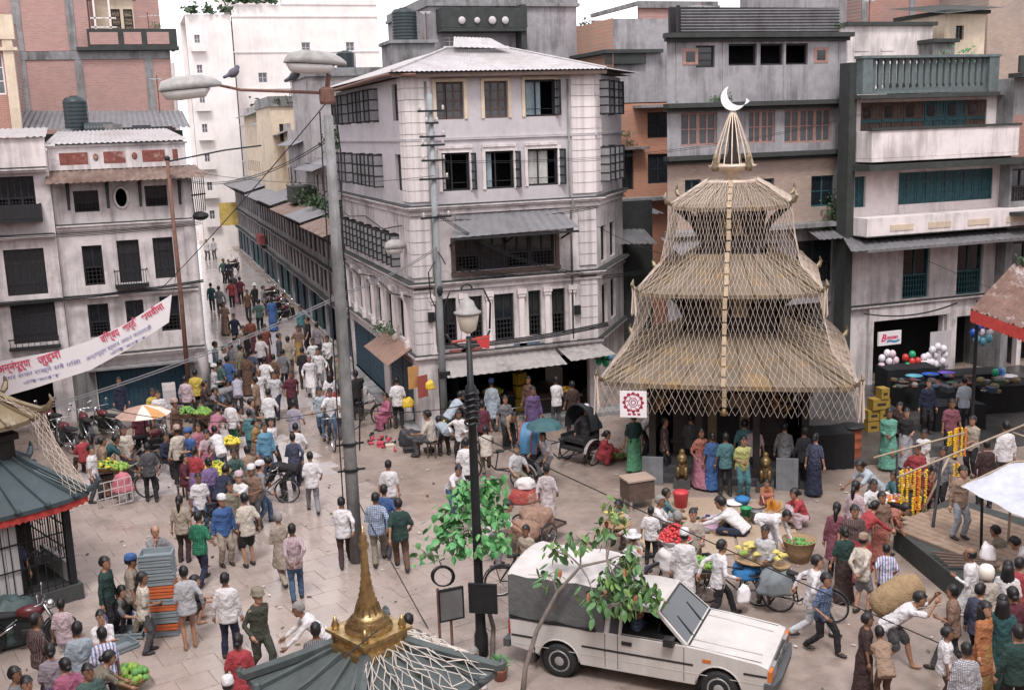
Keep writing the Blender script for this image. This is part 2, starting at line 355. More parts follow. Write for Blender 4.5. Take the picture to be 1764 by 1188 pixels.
facade(b,ML,11.5,7.15,11.15,LW4+LW3,GREYW); facade(b,ML,11.5,2.35,7.15,LW2+LW1,PAINT); facade(b,ML,11.5,0,2.35,LSH,PAINT)
TW=[(.55,1.5,9.85,11.0),(2.0,2.95,9.85,11.0),(.55,1.5,7.65,8.85),(2.0,2.95,7.65,8.85),(.6,1.4,5.0,6.2),(2.0,2.8,5.0,6.2),(.6,1.4,2.8,4.2),(2.0,2.8,2.8,4.2)]
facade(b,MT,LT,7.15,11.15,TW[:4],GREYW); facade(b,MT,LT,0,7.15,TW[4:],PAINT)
CURT=mat('pale_curtain',(.5,.5,.48),.9,.2); CURTB=mat('blue_curtain',(.3,.38,.42),.9,.2)
for i,h in enumerate(W4): window(b,MF,*h,style='case' if i<2 else 'right',cols=3,rows=4,fm=WOODB if i<2 else WOOD,gm=GLASSL,curtain=None if i<2 else (.02,.6,CURTB))
for i,h in enumerate(W3): window(b,MF,*h,style='right',rows=4,gm=GLASSL,ang=125,curtain=[(.02,.2,CURT),(.02,.3,CURTB),(.1,.75,CURT)][i])
for i,h in enumerate(LW4+LW3): window(b,ML,*h,style='case' if i%6==5 else 'open',cols=2,rows=3,gm=GLASSP,ang=82+6*(i%3))
for i,h in enumerate(LW2): window(b,ML,*h,style='open',rows=4,gm=GLASSP,ang=84+5*(i%3))
for h in LW1: window(b,ML,*h,style='lattice')
for h in W1: window(b,MF,*h,style='lattice')
for i,h in enumerate(TW): window(b,MT,*h,style='open' if i<4 else 'case',rows=4,gm=GLASSP if i<4 else GLASS,ang=80)
# bay window of the second floor, in dark wood with lower rail panels
for k in range(4): window(b,MF,1.35+k*.85,2.2+k*.85-.02,5.1,6.2,style='lattice' if k!=1 else 'case',cols=2,rows=3,inset=.02)
mb=MB(MF); mb.bx(1.2,4.9,-.16,.02,4.98,5.09); mb.bx(1.22,1.34,-.1,.02,5.1,6.2); mb.bx(4.76,4.88,-.1,.02,5.1,6.2); mb.build('bay_sill',WOODB,b)
mb=MB(MF); corr(mb,(1.0,-.95,6.28),(5.25,-.95,6.36),(4.9,-.02,6.93),(1.45,-.02,6.93),14,.01); mb.build('canopy',TING,b)
mb=MB(MF); mb.bx(1.02,5.23,-.95,-.91,6.2,6.27)
for x in (1.2,3.1,5.0): mb.bar((x,-.9,6.24),(x,0,5.95),.05)
mb.build('canopy_frame',WOOD,b)
# plaster quoin blocks on the corner piers
blk=MB(); blk.bx(0,.82,-.045,.0,.008,.335)
blk2=MB(); blk2.bx(0,.82,-.045,0,.012,.335)
bm_=blk.mesh('quoin_block',PAINT2); 
for Mx,xs in ((MF,(-.046,5.42)),(ML,(10.67,)),(MT,(.02,))):
    for x in xs:
        for k in range(11): link('quoin_block',bm_,b,M=Mx@Matrix.Translation((x,0,7.36+k*.345)))
bl3=MB(); bl3.bx(0,.62,-.05,0,.01,.36); bl3m=bl3.mesh('quoin_block',PAINT)
for Mx,xs in ((MF,(-.051,5.6)),(ML,(10.87,))):
    for x in xs:
        for k in range(6): link('quoin_block',bl3m,b,M=Mx@Matrix.Translation((x,0,2.5+k*.37)))
        for k in range(5): link('quoin_block',bl3m,b,M=Mx@Matrix.Translation((x,0,5.0+k*.37)))
# string courses, hoods, sills, columns
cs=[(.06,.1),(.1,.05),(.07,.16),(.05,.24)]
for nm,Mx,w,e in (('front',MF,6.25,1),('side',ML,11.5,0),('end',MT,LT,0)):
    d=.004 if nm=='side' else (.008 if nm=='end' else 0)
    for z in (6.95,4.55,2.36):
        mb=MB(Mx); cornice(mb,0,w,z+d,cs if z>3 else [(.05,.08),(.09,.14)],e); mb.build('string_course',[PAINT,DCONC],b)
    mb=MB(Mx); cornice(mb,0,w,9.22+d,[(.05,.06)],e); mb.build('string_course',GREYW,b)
mb0=MB(); cornice(mb0,-.09,1.0,0,[(.04,.05),(.05,.09)]); hood=mb0.mesh('window_hood',PAINT2)
for h in W3: link('window_hood',hood,b,M=MF@Matrix.Translation((h[0],0,8.93)))
for Mx,ws in ((MF,W3+W4),):
    for h in ws:
        mb=MB(Mx); mb.bx(h[0]-.11,h[0]-.003,-.04,.0,h[2],h[3]+.1); mb.bx(h[1]+.003,h[1]+.11,-.04,0,h[2],h[3]+.1); mb.bx(h[0]-.11,h[1]+.11,-.045,0,h[3]+.003,h[3]+.1); mb.build('window_surround',CREAM if h in W4 else PAINT2,b)
colm=MB(); colm.bx(-.13,.13,-.12,0,2.5,2.78); colm.bx(-.09,.09,-.09,0,2.78,4.15); colm.bx(-.12,.12,-.13,0,4.15,4.25); colm.bx(-.15,.15,-.16,0,4.25,4.4)
colme=colm.mesh('column',PAINT2)
for x in (.58,1.53,2.4,3.52,4.42,5.3): link('column',colme,b,M=MF@Matrix.Translation((x,0,0)))
for x in (.3,1.75,3.4,5.1,6.8,8.5,10.3): link('column',colme,b,M=ML@Matrix.Translation((x,0,0)))
# roof: shallow hip of corrugated sheets
ez=11.28; A=[(-.55,-.55),(6.55,-.5),(6.55+.6*LT+.1,.8*LT-.7),(6.3+.6*LT-3,12),(-.55,12)]
rd=[(2.3,3.2,12.2),(4.4,3.2,12.2)]
mb=MB(); corr(mb,(*A[0],ez),(*A[1],ez),rd[1],rd[0],46,.014)
corr(mb,(*A[4],ez),(*A[0],ez),rd[0],(2.3,9,12.2),70,.014); corr(mb,(*A[1],ez),(*A[2],ez),(4.5,5,12.2),rd[1],30,.014)
mb.quad((*A[2],ez),(*A[4],ez),(2.3,9,12.18),(4.5,5,12.18)); mb.quad((2.3,3.2,12.19),(4.4,3.2,12.19),(4.5,5,12.19),(2.3,9,12.19))
mb.build('roof',TIN,b)
mb=MB(); mb.tube([(2.2,3.2,12.23),(4.5,3.2,12.23)],.05,6); mb.tube([(-.5,-.5,11.31),(2.3,3.2,12.23)],.045,6); mb.tube([(6.5,-.45,11.31),(4.4,3.2,12.23)],.045,6); mb.build('ridge_cap',TIN,b)
mb=MB(); mb.bx(-.5,6.5,-.47,-.4,11.12,11.24); mb.bx(-.47,-.4,-.39,11.9,11.12,11.24); mb.quad((-.45,-.45,11.2),(6.5,-.42,11.2),(9,3,11.2),(-.45,12,11.2)); mb.build('eave_board',WOODB,b)
mb=MB(); mb.tube([(-.62,9,11.12),(-.62,.5,11.2),(-.6,-.3,11.2),(.2,-.62,11.18)],.05,6); mb.build('gutter_pipe',RUSTI,b)
mb=MB(); corr(mb,(2.3,2.4,12.2),(4.2,2.2,12.12),(3.9,3.3,12.55),(2.6,3.3,12.6),10,.012); mb.build('roof_vent_cover',TIN,b)
mb=MB(); mb.quad((0,11.5,0),(6,11.5,0),(6,11.5,11.1),(0,11.5,11.1)); mb.quad((8.7,3.4,0),(6,11.5,0),(6,11.5,11.1),(8.7,3.4,11.1)); mb.build('rear_wall',GREYP,b)
# shop front: back wall, counters and awnings
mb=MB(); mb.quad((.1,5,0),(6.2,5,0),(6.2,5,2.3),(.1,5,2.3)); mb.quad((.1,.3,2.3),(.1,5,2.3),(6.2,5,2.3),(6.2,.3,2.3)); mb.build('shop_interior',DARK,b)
AWN=mat('grey_awning_sheet',(.33,.31,.3),.7,.2,3,.1,.5)
mb=MB(); corr(mb,(.6,-1.25,1.98),(4.6,-1.25,2.02),(4.6,-.02,2.33),(.6,-.02,2.3),16,.012); corr(mb,(4.7,-1.35,2.12),(6.3,-1.3,2.18),(6.25,-.02,2.36),(4.7,-.02,2.34),6,.012); mb.build('awning',AWN,b)
mb=MB()
for x in (.7,2.6,4.5,6.1): mb.bar((x,-1.2,2.0),(x,0,1.8),.04)
mb.build('awning_bracket',IRON,b)
# roller shutters on the street side
for a,c in ((7.2,8.85),(8.95,10.6),(.6,3.3),(3.4,6.2)):
    n=22; mb=MB(ML)
    for k in range(n): z=.14+k*1.9/n; mb.bx(a,c,.06+.012*(k%2),.1,z,z+1.9/n+.002)
    mb.build('roller_shutter',BLUEW,b)
mb=MB(ML); mb.bx(7.0,10.8,-.02,.02,2.1,2.2); mb.quad((7.0,-.85,2.12),(10.7,-.85,2.12),(10.7,0,2.62),(7.0,0,2.62)); mb.quad((7.0,-.85,2.1),(7,0,2.6),(10.7,0,2.6),(10.7,-.85,2.1)); mb.build('shutter_canopy',mat('brown_tin',(.26,.16,.12),.7,.25,4,.1,.3),b)
weeds(b,[(-.3,2.5+k*.5,2.75) for k in range(4)],.3,45)
# pipes, meter boxes and boards on the corner building
for x in (5.3,.62):
    mb=MB(MF); mb.tube([(x,-.09,11.0),(x,-.09,7.4),(x+.02,-.3,7.1),(x,-.12,6.8),(x,-.1,2.6)],.035,6); mb.build('downpipe',CONC,b,True)
for x,z in ((5.35,3.4),(.35,3.6),(5.15,6.2)):
    mb=MB(MF); mb.bx(x,x+.2,-.2,-.06,z,z+.3); mb.build('meter_box',IRON,b)
mb=MB(ML); mb.tube([(10.6,-.1,6.6),(8,-.14,6.3),(5,-.12,6.55),(2,-.15,6.35),(.2,-.1,6.5)],.02,5); mb.tube([(11.3,-.12,4.4),(9,-.16,4.2),(6,-.14,4.45),(3,-.16,4.2),(.2,-.12,4.4)],.025,5); mb.build('wall_cable',IRON,b)
for x,w,m_ in ((1.0,1.1,'faded_red_paint2'),(3.2,.9,'faded_blue_paint')):
    mb=MB(MF); mb.bx(x,x+w,-.12,-.08,2.4,2.62); mb.build('fascia_board',mat(m_,(.3,.1,.09) if 'red' in m_ else (.12,.17,.25),.8,.3,5,.1,.5),b)
# ---------------------------------------------------------------- left white building
b=thing('white_house','three storey stained white house with oval attic window and projecting tiled eave','building',(-2.45,40,0))
M0=T()
H2=[(.73,1.38,4.67,6.05),(1.87,2.6,4.68,6.16),(3.06,3.73,4.74,6.18)]; H1=[(.71,1.39,2.85,4.02),(1.95,2.55,2.85,4.05),(3.1,3.75,2.85,4.1)]
H3=[(.65,1.45,7.2,7.92),(2.0,2.36,7.32,7.95),(2.96,3.7,7.27,7.98)]; HG=[(.75,3.75,.1,1.72)]
facade(b,M0,4.45,0,8.45,H1+H2+H3+HG,PAINT)
for i,h in enumerate(H2): window(b,M0,*h,style=('lattice','wood','wood')[i],fm=WOOD)
for i,h in enumerate(H1): window(b,M0,*h,style=('lattice','case','lattice')[i],cols=2,rows=2)
for i in (0,2): window(b,M0,*H3[i],style='lattice',fm=WOOD)
# oval window: ring surround and leaf
mb=MB(); mb.tube([(2.18+.23*math.cos(a),-.02,7.63+.36*math.sin(a)) for a in [k*PI/10 for k in range(20)]],.05,6,closed=True)
mb.build('oval_surround',PAINT2,b,True)
mb=MB()
for k in range(20):
    a,c=k*PI/10,(k+1)*PI/10
    pa=(2.18+.21*math.cos(a),7.63+.34*math.sin(a)); pc=(2.18+.21*math.cos(c),7.63+.34*math.sin(c))
    sg=lambda p:(2.18+.2*(1 if p[0]>2.18 else -1),7.63+.36*(1 if p[1]>7.63 else -1))
    mb.add([(pa[0],-.005,pa[1]),(pc[0],-.005,pc[1]),(*[sg(((pa[0]+pc[0])/2,(pa[1]+pc[1])/2))[0]],-.005,sg(((pa[0]+pc[0])/2,(pa[1]+pc[1])/2))[1])],[(0,1,2)])
mb.build('oval_spandrel',PAINT,b)
mb=MB(); cornice(mb,0,4.45,6.55,[(.06,.08),(.12,.14),(.06,.22)]); cornice(mb,0,4.45,4.2,[(.06,.08),(.08,.16)]); cornice(mb,0,4.5,2.0,[(.08,.1),(.1,.2),(.06,.28)]); mb.build('string_course',[PAINT,DCONC],b)
for x in (.45,1.7,2.75,4.05):
    mb=MB(); mb.prism([(0,0),(.09,.0),(.13,.9),(0,.9)],0,.08); 
    mb.build('eave_strut',WOOD,b,loc=(x,-.35,7.3)); 
# eave of rusty tiles, parapet with red panels, tin roof
mb=MB(); corr(mb,(-.15,-.75,8.22),(4.95,-.75,8.22),(4.75,0,8.62),(-.1,0,8.62),24,.02); corr(mb,(4.95,-.75,8.22),(5.3,1.5,8.3),(4.5,1.5,8.62),(4.75,0,8.62),8,.02); mb.build('tiled_eave',TINR,b)
mb=MB(); mb.bx(0,4.45,-.05,.25,8.63,9.38); mb.bx(-.05,4.52,-.1,.3,9.383,9.45); mb.build('parapet',PAINT,b)
REDP=mat('flaking_red_panel',(.22,.075,.06),.85,.4,6,.2,patch=.9,pcol=(.5,.44,.4))
for x0,x1 in ((.35,1.25),(1.75,2.45),(3.0,3.75),(4.0,4.18)):
    mb=MB(); mb.bx(x0,x1,-.056,-.051,8.8,9.2); mb.build('panel',REDP,b)
for x in (1.5,2.75): 
    mb=MB(); mb.ell((x,-.05,9.02),(.09,.03,.13)); mb.build('rosette',REDP,b,True)
mb=MB(); corr(mb,(-.1,-.2,9.5),(4.6,-.2,9.5),(4.0,3.5,9.95),(.2,3.5,9.95),26,.02); mb.build('roof',TIN,b)
mb=MB(); mb.quad((4.45,0,0),(4.45,7,0),(4.45,7,9.4),(4.45,0,9.4)); mb.quad((0,0,9.3),(4.45,0,9.3),(4.45,7,9.3),(0,7,9.3)); mb.quad((0,7,0),(4.45,7,0),(4.45,7,9.4),(0,7,9.4)); mb.quad((0,0,8.3),(0,7,8.3),(0,7,9.4),(0,0,9.4)); mb.build('side_wall',PAINT,b)
# rounded corner pier and carved wooden bay on the corner
mb=MB(); mb.lathe([(.3,0),(.3,2.0),(.26,2.3),(.26,6.6),(.28,8.3)],(4.3,.16,0),14); mb.build('corner_pier',PAINT,b,True)
mb=MB(); 
for k in range(7): mb.bar((4.55+.07*k,-.3+.12*k,7.0),(4.5+.08*k,-.45+.13*k,8.3),.03)
mb.bar((4.5,-.4,7.6),(5.0,.5,7.6),.05); mb.ell((4.75,.1,6.85),(.3,.45,.16)); mb.build('carved_bay',WOOD,b)
# balcony on the middle window
mb=MB()
mb.bx(1.7,2.8,-.42,0,4.55,4.64)
for x in [1.72+k*.085 for k in range(13)]: mb.bar((x,-.4,4.64),(x,-.4,5.15),.02)
for z in (4.66,5.15): mb.bar((1.7,-.4,z),(2.8,-.4,z),.035); mb.bar((1.71,-.4,z),(1.71,0,z),.03); mb.bar((2.79,-.4,z),(2.79,0,z),.03)
mb.build('balcony',IRON,b)
mb=MB()
for k in range(18):
    x=.78+k*.165; mb.bx(x,x+.155,.08,.11,.1,1.72)
mb.build('shutter_planks',BLUEW,b)
mb=MB(); mb.bx(.5,4.2,-.5,0,1.74,1.8); mb.build('shop_canopy',CONC,b)
for a,c in ((.05,.7),(3.78,4.3)):
    mb=MB(); mb.bx(a,c,-.06,.0,0,1.72); mb.build('pier',CONC,b)
# dark timber house at the far left
b=thing('timber_house','narrow house with big dark carved timber windows at left edge','building',(-7.5,39.7,0))
Wd=[(3.3,4.55,7.2,8.5),(3.35,4.6,4.55,6.1),(3.35,4.75,2.9,4.25),(1.2,2.6,4.6,6.1),(1.2,2.6,7.2,8.4)]
facade(b,T(),5.04,0,9.3,Wd+[(1,4.4,.1,2.0)],PAINT)
for h in Wd:
    n=3; w=(h[1]-h[0])/n
    for k in range(n): window(b,T(),h[0]+k*w,h[0]+(k+1)*w,h[2],h[3],style='lattice' if h[2]>7 else 'wood',inset=.04)
mb=MB(); mb.bx(3.15,4.7,-.5,0,7.0,7.12); mb.bx(3.15,4.7,-.5,-.44,7.13,7.6); mb.bx(3.15,3.2,-.44,0,7.13,7.6); mb.bx(4.65,4.7,-.44,0,7.13,7.6); mb.build('balcony',WOOD,b)
mb=MB(); cornice(mb,0,5,6.4,[(.06,.1),(.1,.2)]); cornice(mb,0,5,4.3,[(.05,.1)]); cornice(mb,0,5,2.1,[(.1,.15)]); cornice(mb,0,5,8.62,[(.08,.3),(.06,.4)]); mb.build('string_course',[PAINT,DCONC],b)
mb=MB(); mb.bx(-.1,5.02,-.35,.1,8.8,9.75); mb.build('parapet',PAINT2,b)
mb=MB(); corr(mb,(-.1,-.5,9.76),(5.1,-.45,9.76),(5.0,3,10.1),(0,3,10.1),26,.02); mb.build('roof',TIN,b)
mb=MB(); mb.quad((0,6,0),(5,6,0),(5,6,9.5),(0,6,9.5)); mb.quad((5.04,0,0),(5.04,6,0),(5.04,6,9.3),(5.04,0,9.3)); mb.quad((0,0,0),(0,0,9.3),(0,6,9.3),(0,6,0)); mb.quad((0,0,9.28),(5.04,0,9.28),(5.04,6,9.28),(0,6,9.28)); mb.build('rear_wall',PAINT,b)
mb=MB(); mb.bx(3.2,4.8,-.32,-.02,2.72,2.8)
for k in range(9): mb.bar((3.25+k*.19,-.3,2.8),(3.25+k*.19,-.3,3.1),.02)
mb.bar((3.2,-.3,3.1),(4.8,-.3,3.1),.04); mb.build('window_rail',WOOD,b)
# ---------------------------------------------------------------- roof things behind the left houses
def tank(label,loc,r,h,rz=0,lying=False):
    t=thing('water_tank',label,'water tank',loc,rz,'rooftop water tanks')
    pr=[(r*.96,0)]
    for k in range(9): z=h*(.04+.86*k/9); pr+=[(r,z),(r,z+h*.05),(r*.965,z+h*.07)]
    pr+=[(r*.8,h*.95),(r*.35,h*.97),(r*.35,h),(.02,h)]
    mb=MB(Matrix.Rotation(R(90),4,'Y')@Matrix.Translation((-r,0,0)) if lying else None); mb.lathe(pr,(0,0,0),16); mb.build('body',TANK,t,True)
    if not lying:
        mb=MB(); mb.tube([(r+.04,0,-.6),(r+.04,0,h*.9)],.025,5); mb.build('pipe',TIN,t)
    else:
        mb=MB(); mb.bx(.2,.3,-r,r,-.1,.12); mb.bx(h-.3,h-.2,-r,r,-.1,.12); mb.build('cradle',WOOD,t)
    return t
b=thing('brick_block','large unplastered red brick block with grey concrete frame beyond white house','building',(-9,54,0))
facade(b,T(),11.4,0,13.55,[],BRICKP,back=False); facade(b,T(0,.25),8.0,13.6,19,[],BRICKP,back=False)
mb=MB()
for x in (.2,4.9,7.25,10.25): mb.bx(x,x+.32,-.04,.01,0,13.3)
for x in (.2,4.9,7.1): mb.bx(x,x+.32,.2,.26,13.6,19)
mb.bx(0,11.4,-.05,.01,13.2,13.56); mb.bx(0,8,.19,.26,16.3,16.6); mb.build('concrete_frame',CONC,b)
mb=MB(); mb.bx(7.4,11.8,-.35,.3,13.57,13.72); mb.bx(7.9,11.75,-.33,-.2,13.722,14.5); mb.bx(11.6,11.75,-.19,3,13.722,14.5)
mb.build('terrace_parapet',DCONC,b)
for x0,x1 in ((8.0,9.2),(9.45,10.2),(10.45,11.4)):
    mb=MB(); mb.bx(x0,x1,-.345,-.331,13.82,14.35); mb.build('parapet_panel',BRICKP,b)
mb=MB(); mb.quad((11.4,0,0),(11.4,8,0),(11.4,8,13.6),(11.4,0,13.6)); mb.quad((8,.25,13.6),(8,8,13.6),(8,8,19),(8,.25,19)); mb.quad((0,0,13.57),(11.4,0,13.57),(11.4,8,13.57),(0,8,13.57)); mb.quad((0,.25,19),(8,.25,19),(8,8,19),(0,8,19)); mb.quad((0,8,0),(0,8,19),(11.4,8,19),(11.4,8,0)); mb.build('side_wall',BRICKP,b)
mb=MB(); mb.bx(8.3,10.0,2,4,14,16.2); mb.build('roof_hut',CREAM,b)
mb=MB(); mb.bx(8.0,10.2,1.7,4.2,16.21,16.3); 
for x in (8.25,8.9): mb.bx(x,x+.08,.3,.38,13.6,16.2)
mb.bx(8.1,9.2,.3,.36,14.6,14.66); mb.bx(8.1,9.2,.3,.36,15,15.06); mb.build('hut_rails',PAINT2,b)
for x,z in ((9.0,15.2),(9.55,15.2)): window(b,T(0,2),x,x+.4,z-.7,z+.4,style='case',inset=-.03,cols=1)
mb=MB(); mb.tube([(11.45,-.2,9.5),(11.45,-.2,13.0)],.09,8); mb.build('rain_pipe',PAINT2,b)
weeds(b,[(10.9,-.2,14.5)],.25,50)
b=thing('cream_house','slim house with cream pilaster and white window at top left edge','building',(-8,46,0))
hw=(3.3,4.0,11.4,12.9)
facade(b,T(),4.25,0,14.4,[hw],BRICK,back=True); window(b,T(),*hw,style='case',cols=2,rows=3,fm=PAINT2,gm=GLASSL)
mb=MB(); mb.bx(4.05,4.4,-.08,.3,0,13.4); mb.bx(3.8,4.5,-.12,.32,13.41,14.3); mb.bx(3.6,4.55,-.16,.35,13.0,13.12); mb.build('pilaster',CREAM,b)
mb=MB(); mb.quad((4.25,0,0),(4.25,5,0),(4.25,5,14.3),(4.25,0,14.3)); mb.quad((0,0,14.35),(4.25,0,14.35),(4.25,5,14.35),(0,5,14.35)); mb.quad((0,5,0),(0,5,14),(4.25,5,14),(4.25,5,0)); mb.build('side_wall',BRICK,b)
b=thing('roof_shed','dark low tin roofed shed behind tanks above white house','shed',(-3.7,47,0))
mb=MB(); mb.bx(0,6.0,0,3,0,9.9); mb.build('wall',DCONC,b)
mb=MB(); corr(mb,(-.2,-.4,10.1),(6.3,-.3,10.0),(6.2,3,10.75),(0,3,10.9),30,.03); mb.build('roof',TING,b)
mb=MB(); mb.bx(2.2,5.6,-.45,-.38,9.9,10.06); mb.bx(5.6,5.7,-.4,-.3,9,10); mb.build('frame',WOOD,b)
tank('upright ribbed black water tank on roof of white house',(-1.6,44.6,9.75),.42,1.5)
tank('black water tank lying on its side beside upright tank',(-1.35,44.2,9.6),.33,1.15,0,True)
# ---------------------------------------------------------------- street row on the right of the lane
STG=mat('street_row_plaster',(.38,.36,.365),.88,.2,2,.12,.7,scol=(.1,.095,.09))
STW=mat('street_row_timber',(.07,.06,.055),.75,.35,5,.1)
ys=[44.6,51,56.5,63,70,78,87,97]; 
labs=['low street house next to roller shutter with patched tin eave','second street house past roller shutter, weeds on its eave','third street house from roller shutter with water box on roof','fourth street house from roller shutter, timber windows in rows','fifth street house with small red balcony sign','sixth street house down the lane with cream upper wall','far street house at lane end near yellow sign']
ez=[5.5,5.65,5.6,5.8,5.7,5.9,5.8]
for i in range(7):
    y0,y1=ys[i],ys[i+1]; Ln=y1-y0-.03
    b=thing('street_house',labs[i],'building',(8.25+.06*i,y1,0),-PI/2,'row houses along the lane')
    hs=[];n=max(3,int(Ln/1.15)); st=Ln/n
    for k in range(n):
        hs+=[(k*st+.25,k*st+st-.2,2.35,3.4),(k*st+.25,k*st+st-.2,3.95,5.1)]
    hs.append((.3,Ln-.3,.1,1.85))
    facade(b,T(),Ln,0,ez[i],hs,STG)
    for h in hs[:-1]: window(b,T(),*h,style='lattice' if random.random()<.5 else 'wood',fm=STW,inset=.05)
    mb=MB(); 
    nb=int(Ln/.9)
    for k in range(nb):
        if k%3!=1: mb=MB(); mb.bx(.35+k*(Ln-.7)/nb,.32+(k+1)*(Ln-.7)/nb,.1,.14,.1,1.85); mb.build('shop_shutter',BLUEW if i%2==0 else TEALW,b)
    mb=MB(); cornice(mb,0,Ln,3.5,[(.06,.12),(.07,.22)]); cornice(mb,0,Ln,1.95,[(.08,.12),(.07,.25)]); mb.build('string_course',[STG,DCONC],b)
    mb=MB(); corr(mb,(0,-.95,ez[i]-.1),(Ln,-.95,ez[i]-.1),(Ln,1.2,ez[i]+.5),(0,1.2,ez[i]+.5),int(Ln*2.2),.03); mb.quad((0,-.93,ez[i]-.16),(0,1,ez[i]+.3),(Ln,1,ez[i]+.3),(Ln,-.93,ez[i]-.16)); mb.build('eave_roof',TINR if i in(0,2) else TING,b)
    mb=MB()
    for k in range(int(Ln/1.1)): mb.bar((.5+k*1.1,-.85,ez[i]-.15),(.5+k*1.1,0,ez[i]-.75),.05)
    mb.build('eave_bracket',STW,b)
    up=[8.2,8.3,7.9,9.2,9.8,10.6,11.4][i]; um=[PAINT,GREYW,PAINT,STG,CREAM,CREAM,CREAM][i]
    uh=[];n2=max(2,int(Ln/1.4)); s2=Ln/n2
    for k in range(n2): uh.append((k*s2+.35,k*s2+.95,ez[i]+1.0,ez[i]+1.85))
    Mu=T(0,1.25)
    facade(b,Mu,Ln,ez[i]+.3,up,uh,um)
    for h in uh: window(b,Mu,*h,style='wood',fm=STW,inset=.05)
    mb=MB(Mu); mb.bx(0,Ln,-.02,5,up,up+.1); mb.bx(.02,Ln-.02,0.01,.2,up+.1,up+.5); mb.quad((0,0,ez[i]+.2),(0,5,ez[i]+.2),(0,5,up),(0,0,up)); mb.quad((Ln,0,ez[i]+.2),(Ln,0,up),(Ln,5,up),(Ln,5,ez[i]+.2)); mb.build('upper_roof',STG,b)
    mb=MB(Mu); corr(mb,(0,-.7,up-.25),(Ln,-.7,up-.2),(Ln,.0,up+.05),(0,.0,up+.05),int(Ln*2),.03); mb.build('upper_eave',TING,b)
    mb=MB(); mb.quad((0,0,0),(0,6,0),(0,6,ez[i]),(0,0,ez[i])); mb.quad((Ln,0,0),(Ln,0,ez[i]),(Ln,6,ez[i]),(Ln,6,0)); mb.quad((0,6,0),(0,6,up),(Ln,6,up),(Ln,6,0)); mb.build('side_wall',STG,b)
    if i in (1,0,2): weeds(b,[(random.uniform(1,Ln-1),.4,ez[i]+.35) for _ in range(3)],.7,90,sz=.16)
    if i in (1,): weeds(b,[(random.uniform(.5,Ln-1),1.8,up+.35) for _ in range(5)],1.0,140,sz=.2)
    if i==2:
        mb=MB(); mb.bx(1.5,3.6,-.1,1.1,ez[i]+.35,ez[i]+1.25); mb.build('water_box',DCONC,b)
    if i>3: weeds(b,[(random.uniform(.5,Ln-.5),1.8,up+.35)],.7,80,sz=.2)
    if i==4:
        mb=MB(); mb.bx(1,3.2,-.5,-.1,2.4,3.0); mb.build('red_balcony',mat('faded_red_paint',(.25,.07,.07),.8),b)
    if i==6:
        mb=MB(); mb.bx(2,2.15,-1.6,-.1,2.3,4.2); mb.build('yellow_sign',mat('yellow_sign_paint',(.55,.4,.12),.7,.3,3),b)
# upper blocks further back
def block(name,label,loc,w,d,h,m,wins=(),rz=0,top=None,group=None,fm=None,style='case',cat='building',gm=None,par=.0,slant=0.):
    b=thing(name,label,cat,loc,rz,group)
    facade(b,T(),w,0,h,list(wins),m,back=bool(wins))
    for q in wins: window(b,T(),*q,style=style,fm=fm,gm=gm)
    mb=MB(); mb.quad((0,0,0),(0,0,h),(slant,d,h),(slant,d,0)); mb.quad((w,0,0),(w,d,0),(w,d,h),(w,0,h)); mb.quad((0,d,0),(0,d,h),(w,d,h),(w,d,0)); mb.build('side_wall',m,b)
    mb=MB(); mb.loft([[(-.12,-.15,z),(w+.12,-.15,z),(w+.12,d,z),(slant-.12,d,z)] for z in (h,h+.14)]); 
    if par: mb.bx(-.05,w+.05,-.08,.08,h+.14,h+.14+par); mb.bx(-.05,.12,.08,d,h+.14,h+.14+par); mb.bx(w-.12,w+.05,.08,d,h+.14,h+.14+par)
    mb.build('roof',top or CONC,b)
    return b
b=block('terrace_house','cream walled terrace house rising behind the street row',(9.0,72,0),6.5,8,11.4,CREAM,[(.5,1.1,9.2,10.3)],par=.5)
weeds(b,[(.5,0,11.5),(1.4,0,11.5)],.4,60,sz=.16)
b=block('brick_terrace','small flat roofed brick terrace under the street lamp',(11.0,64,0),6,5,11.6,BRICK,par=.35,top=DCONC)
# far pale block closing the lane
FARW=mat('far_white_plaster',(.72,.68,.66),.9,.08,.6,.0,.35,scol=(.45,.42,.4))
b=thing('tall_white_block','tall pale hazy block closing the far end of the lane','building',(10.4,106,0))
ws=[(2.0+4.2*(k%3),2.8+4.2*(k%3),14.5+2.7*(k//3),15.4+2.7*(k//3)) for k in range(6) if k not in(1,3)]
facade(b,T(),13.6,0,21.5,ws,FARW); 
for h in ws: window(b,T(),*h,style='case',fm=GREYW,gm=GLASSL,cols=2,rows=2)
mb=MB(); mb.quad((13.6,0,0),(13.6,10,0),(13.6,10,21.5),(13.6,0,21.5)); mb.quad((0,0,21.45),(13.6,0,21.45),(13.6,10,21.45),(0,10,21.45)); mb.quad((13.6,10,0),(0,10,0),(0,10,21),(13.6,10,21)); mb.build('side_wall',FARW,b)
mb=MB()
for z in (4,7.3,10.6,13.9,17.2,20.4): mb.bx(-.1,13.7,-.1,.0,z,z+.12)
mb.build('floor_band',FARW,b)
mb=MB(); mb.bx(4.5,13.6,-.1,.15,21.5,22.6); mb.build('parapet',FARW,b)
mb=MB(); mb.bx(-.5,4,2,7,21.5,25); mb.build('roof_room',FARW,b)
weeds(b,[(k*.9,0,21.6) for k in range(0,5)],.8,60,sz=.4)
b2=thing('balcony_block','pale block with stacked small balconies left of tall white block','building',(5.9,100,0))
hs=[(.65,1.1,2.2+2.5*k,3.3+2.5*k) for k in range(7)]
facade(b2,T(),3.8,0,20,hs,FARW)
for h in hs: window(b2,T(),*h,style='case',fm=GREYW,gm=GLASSL)
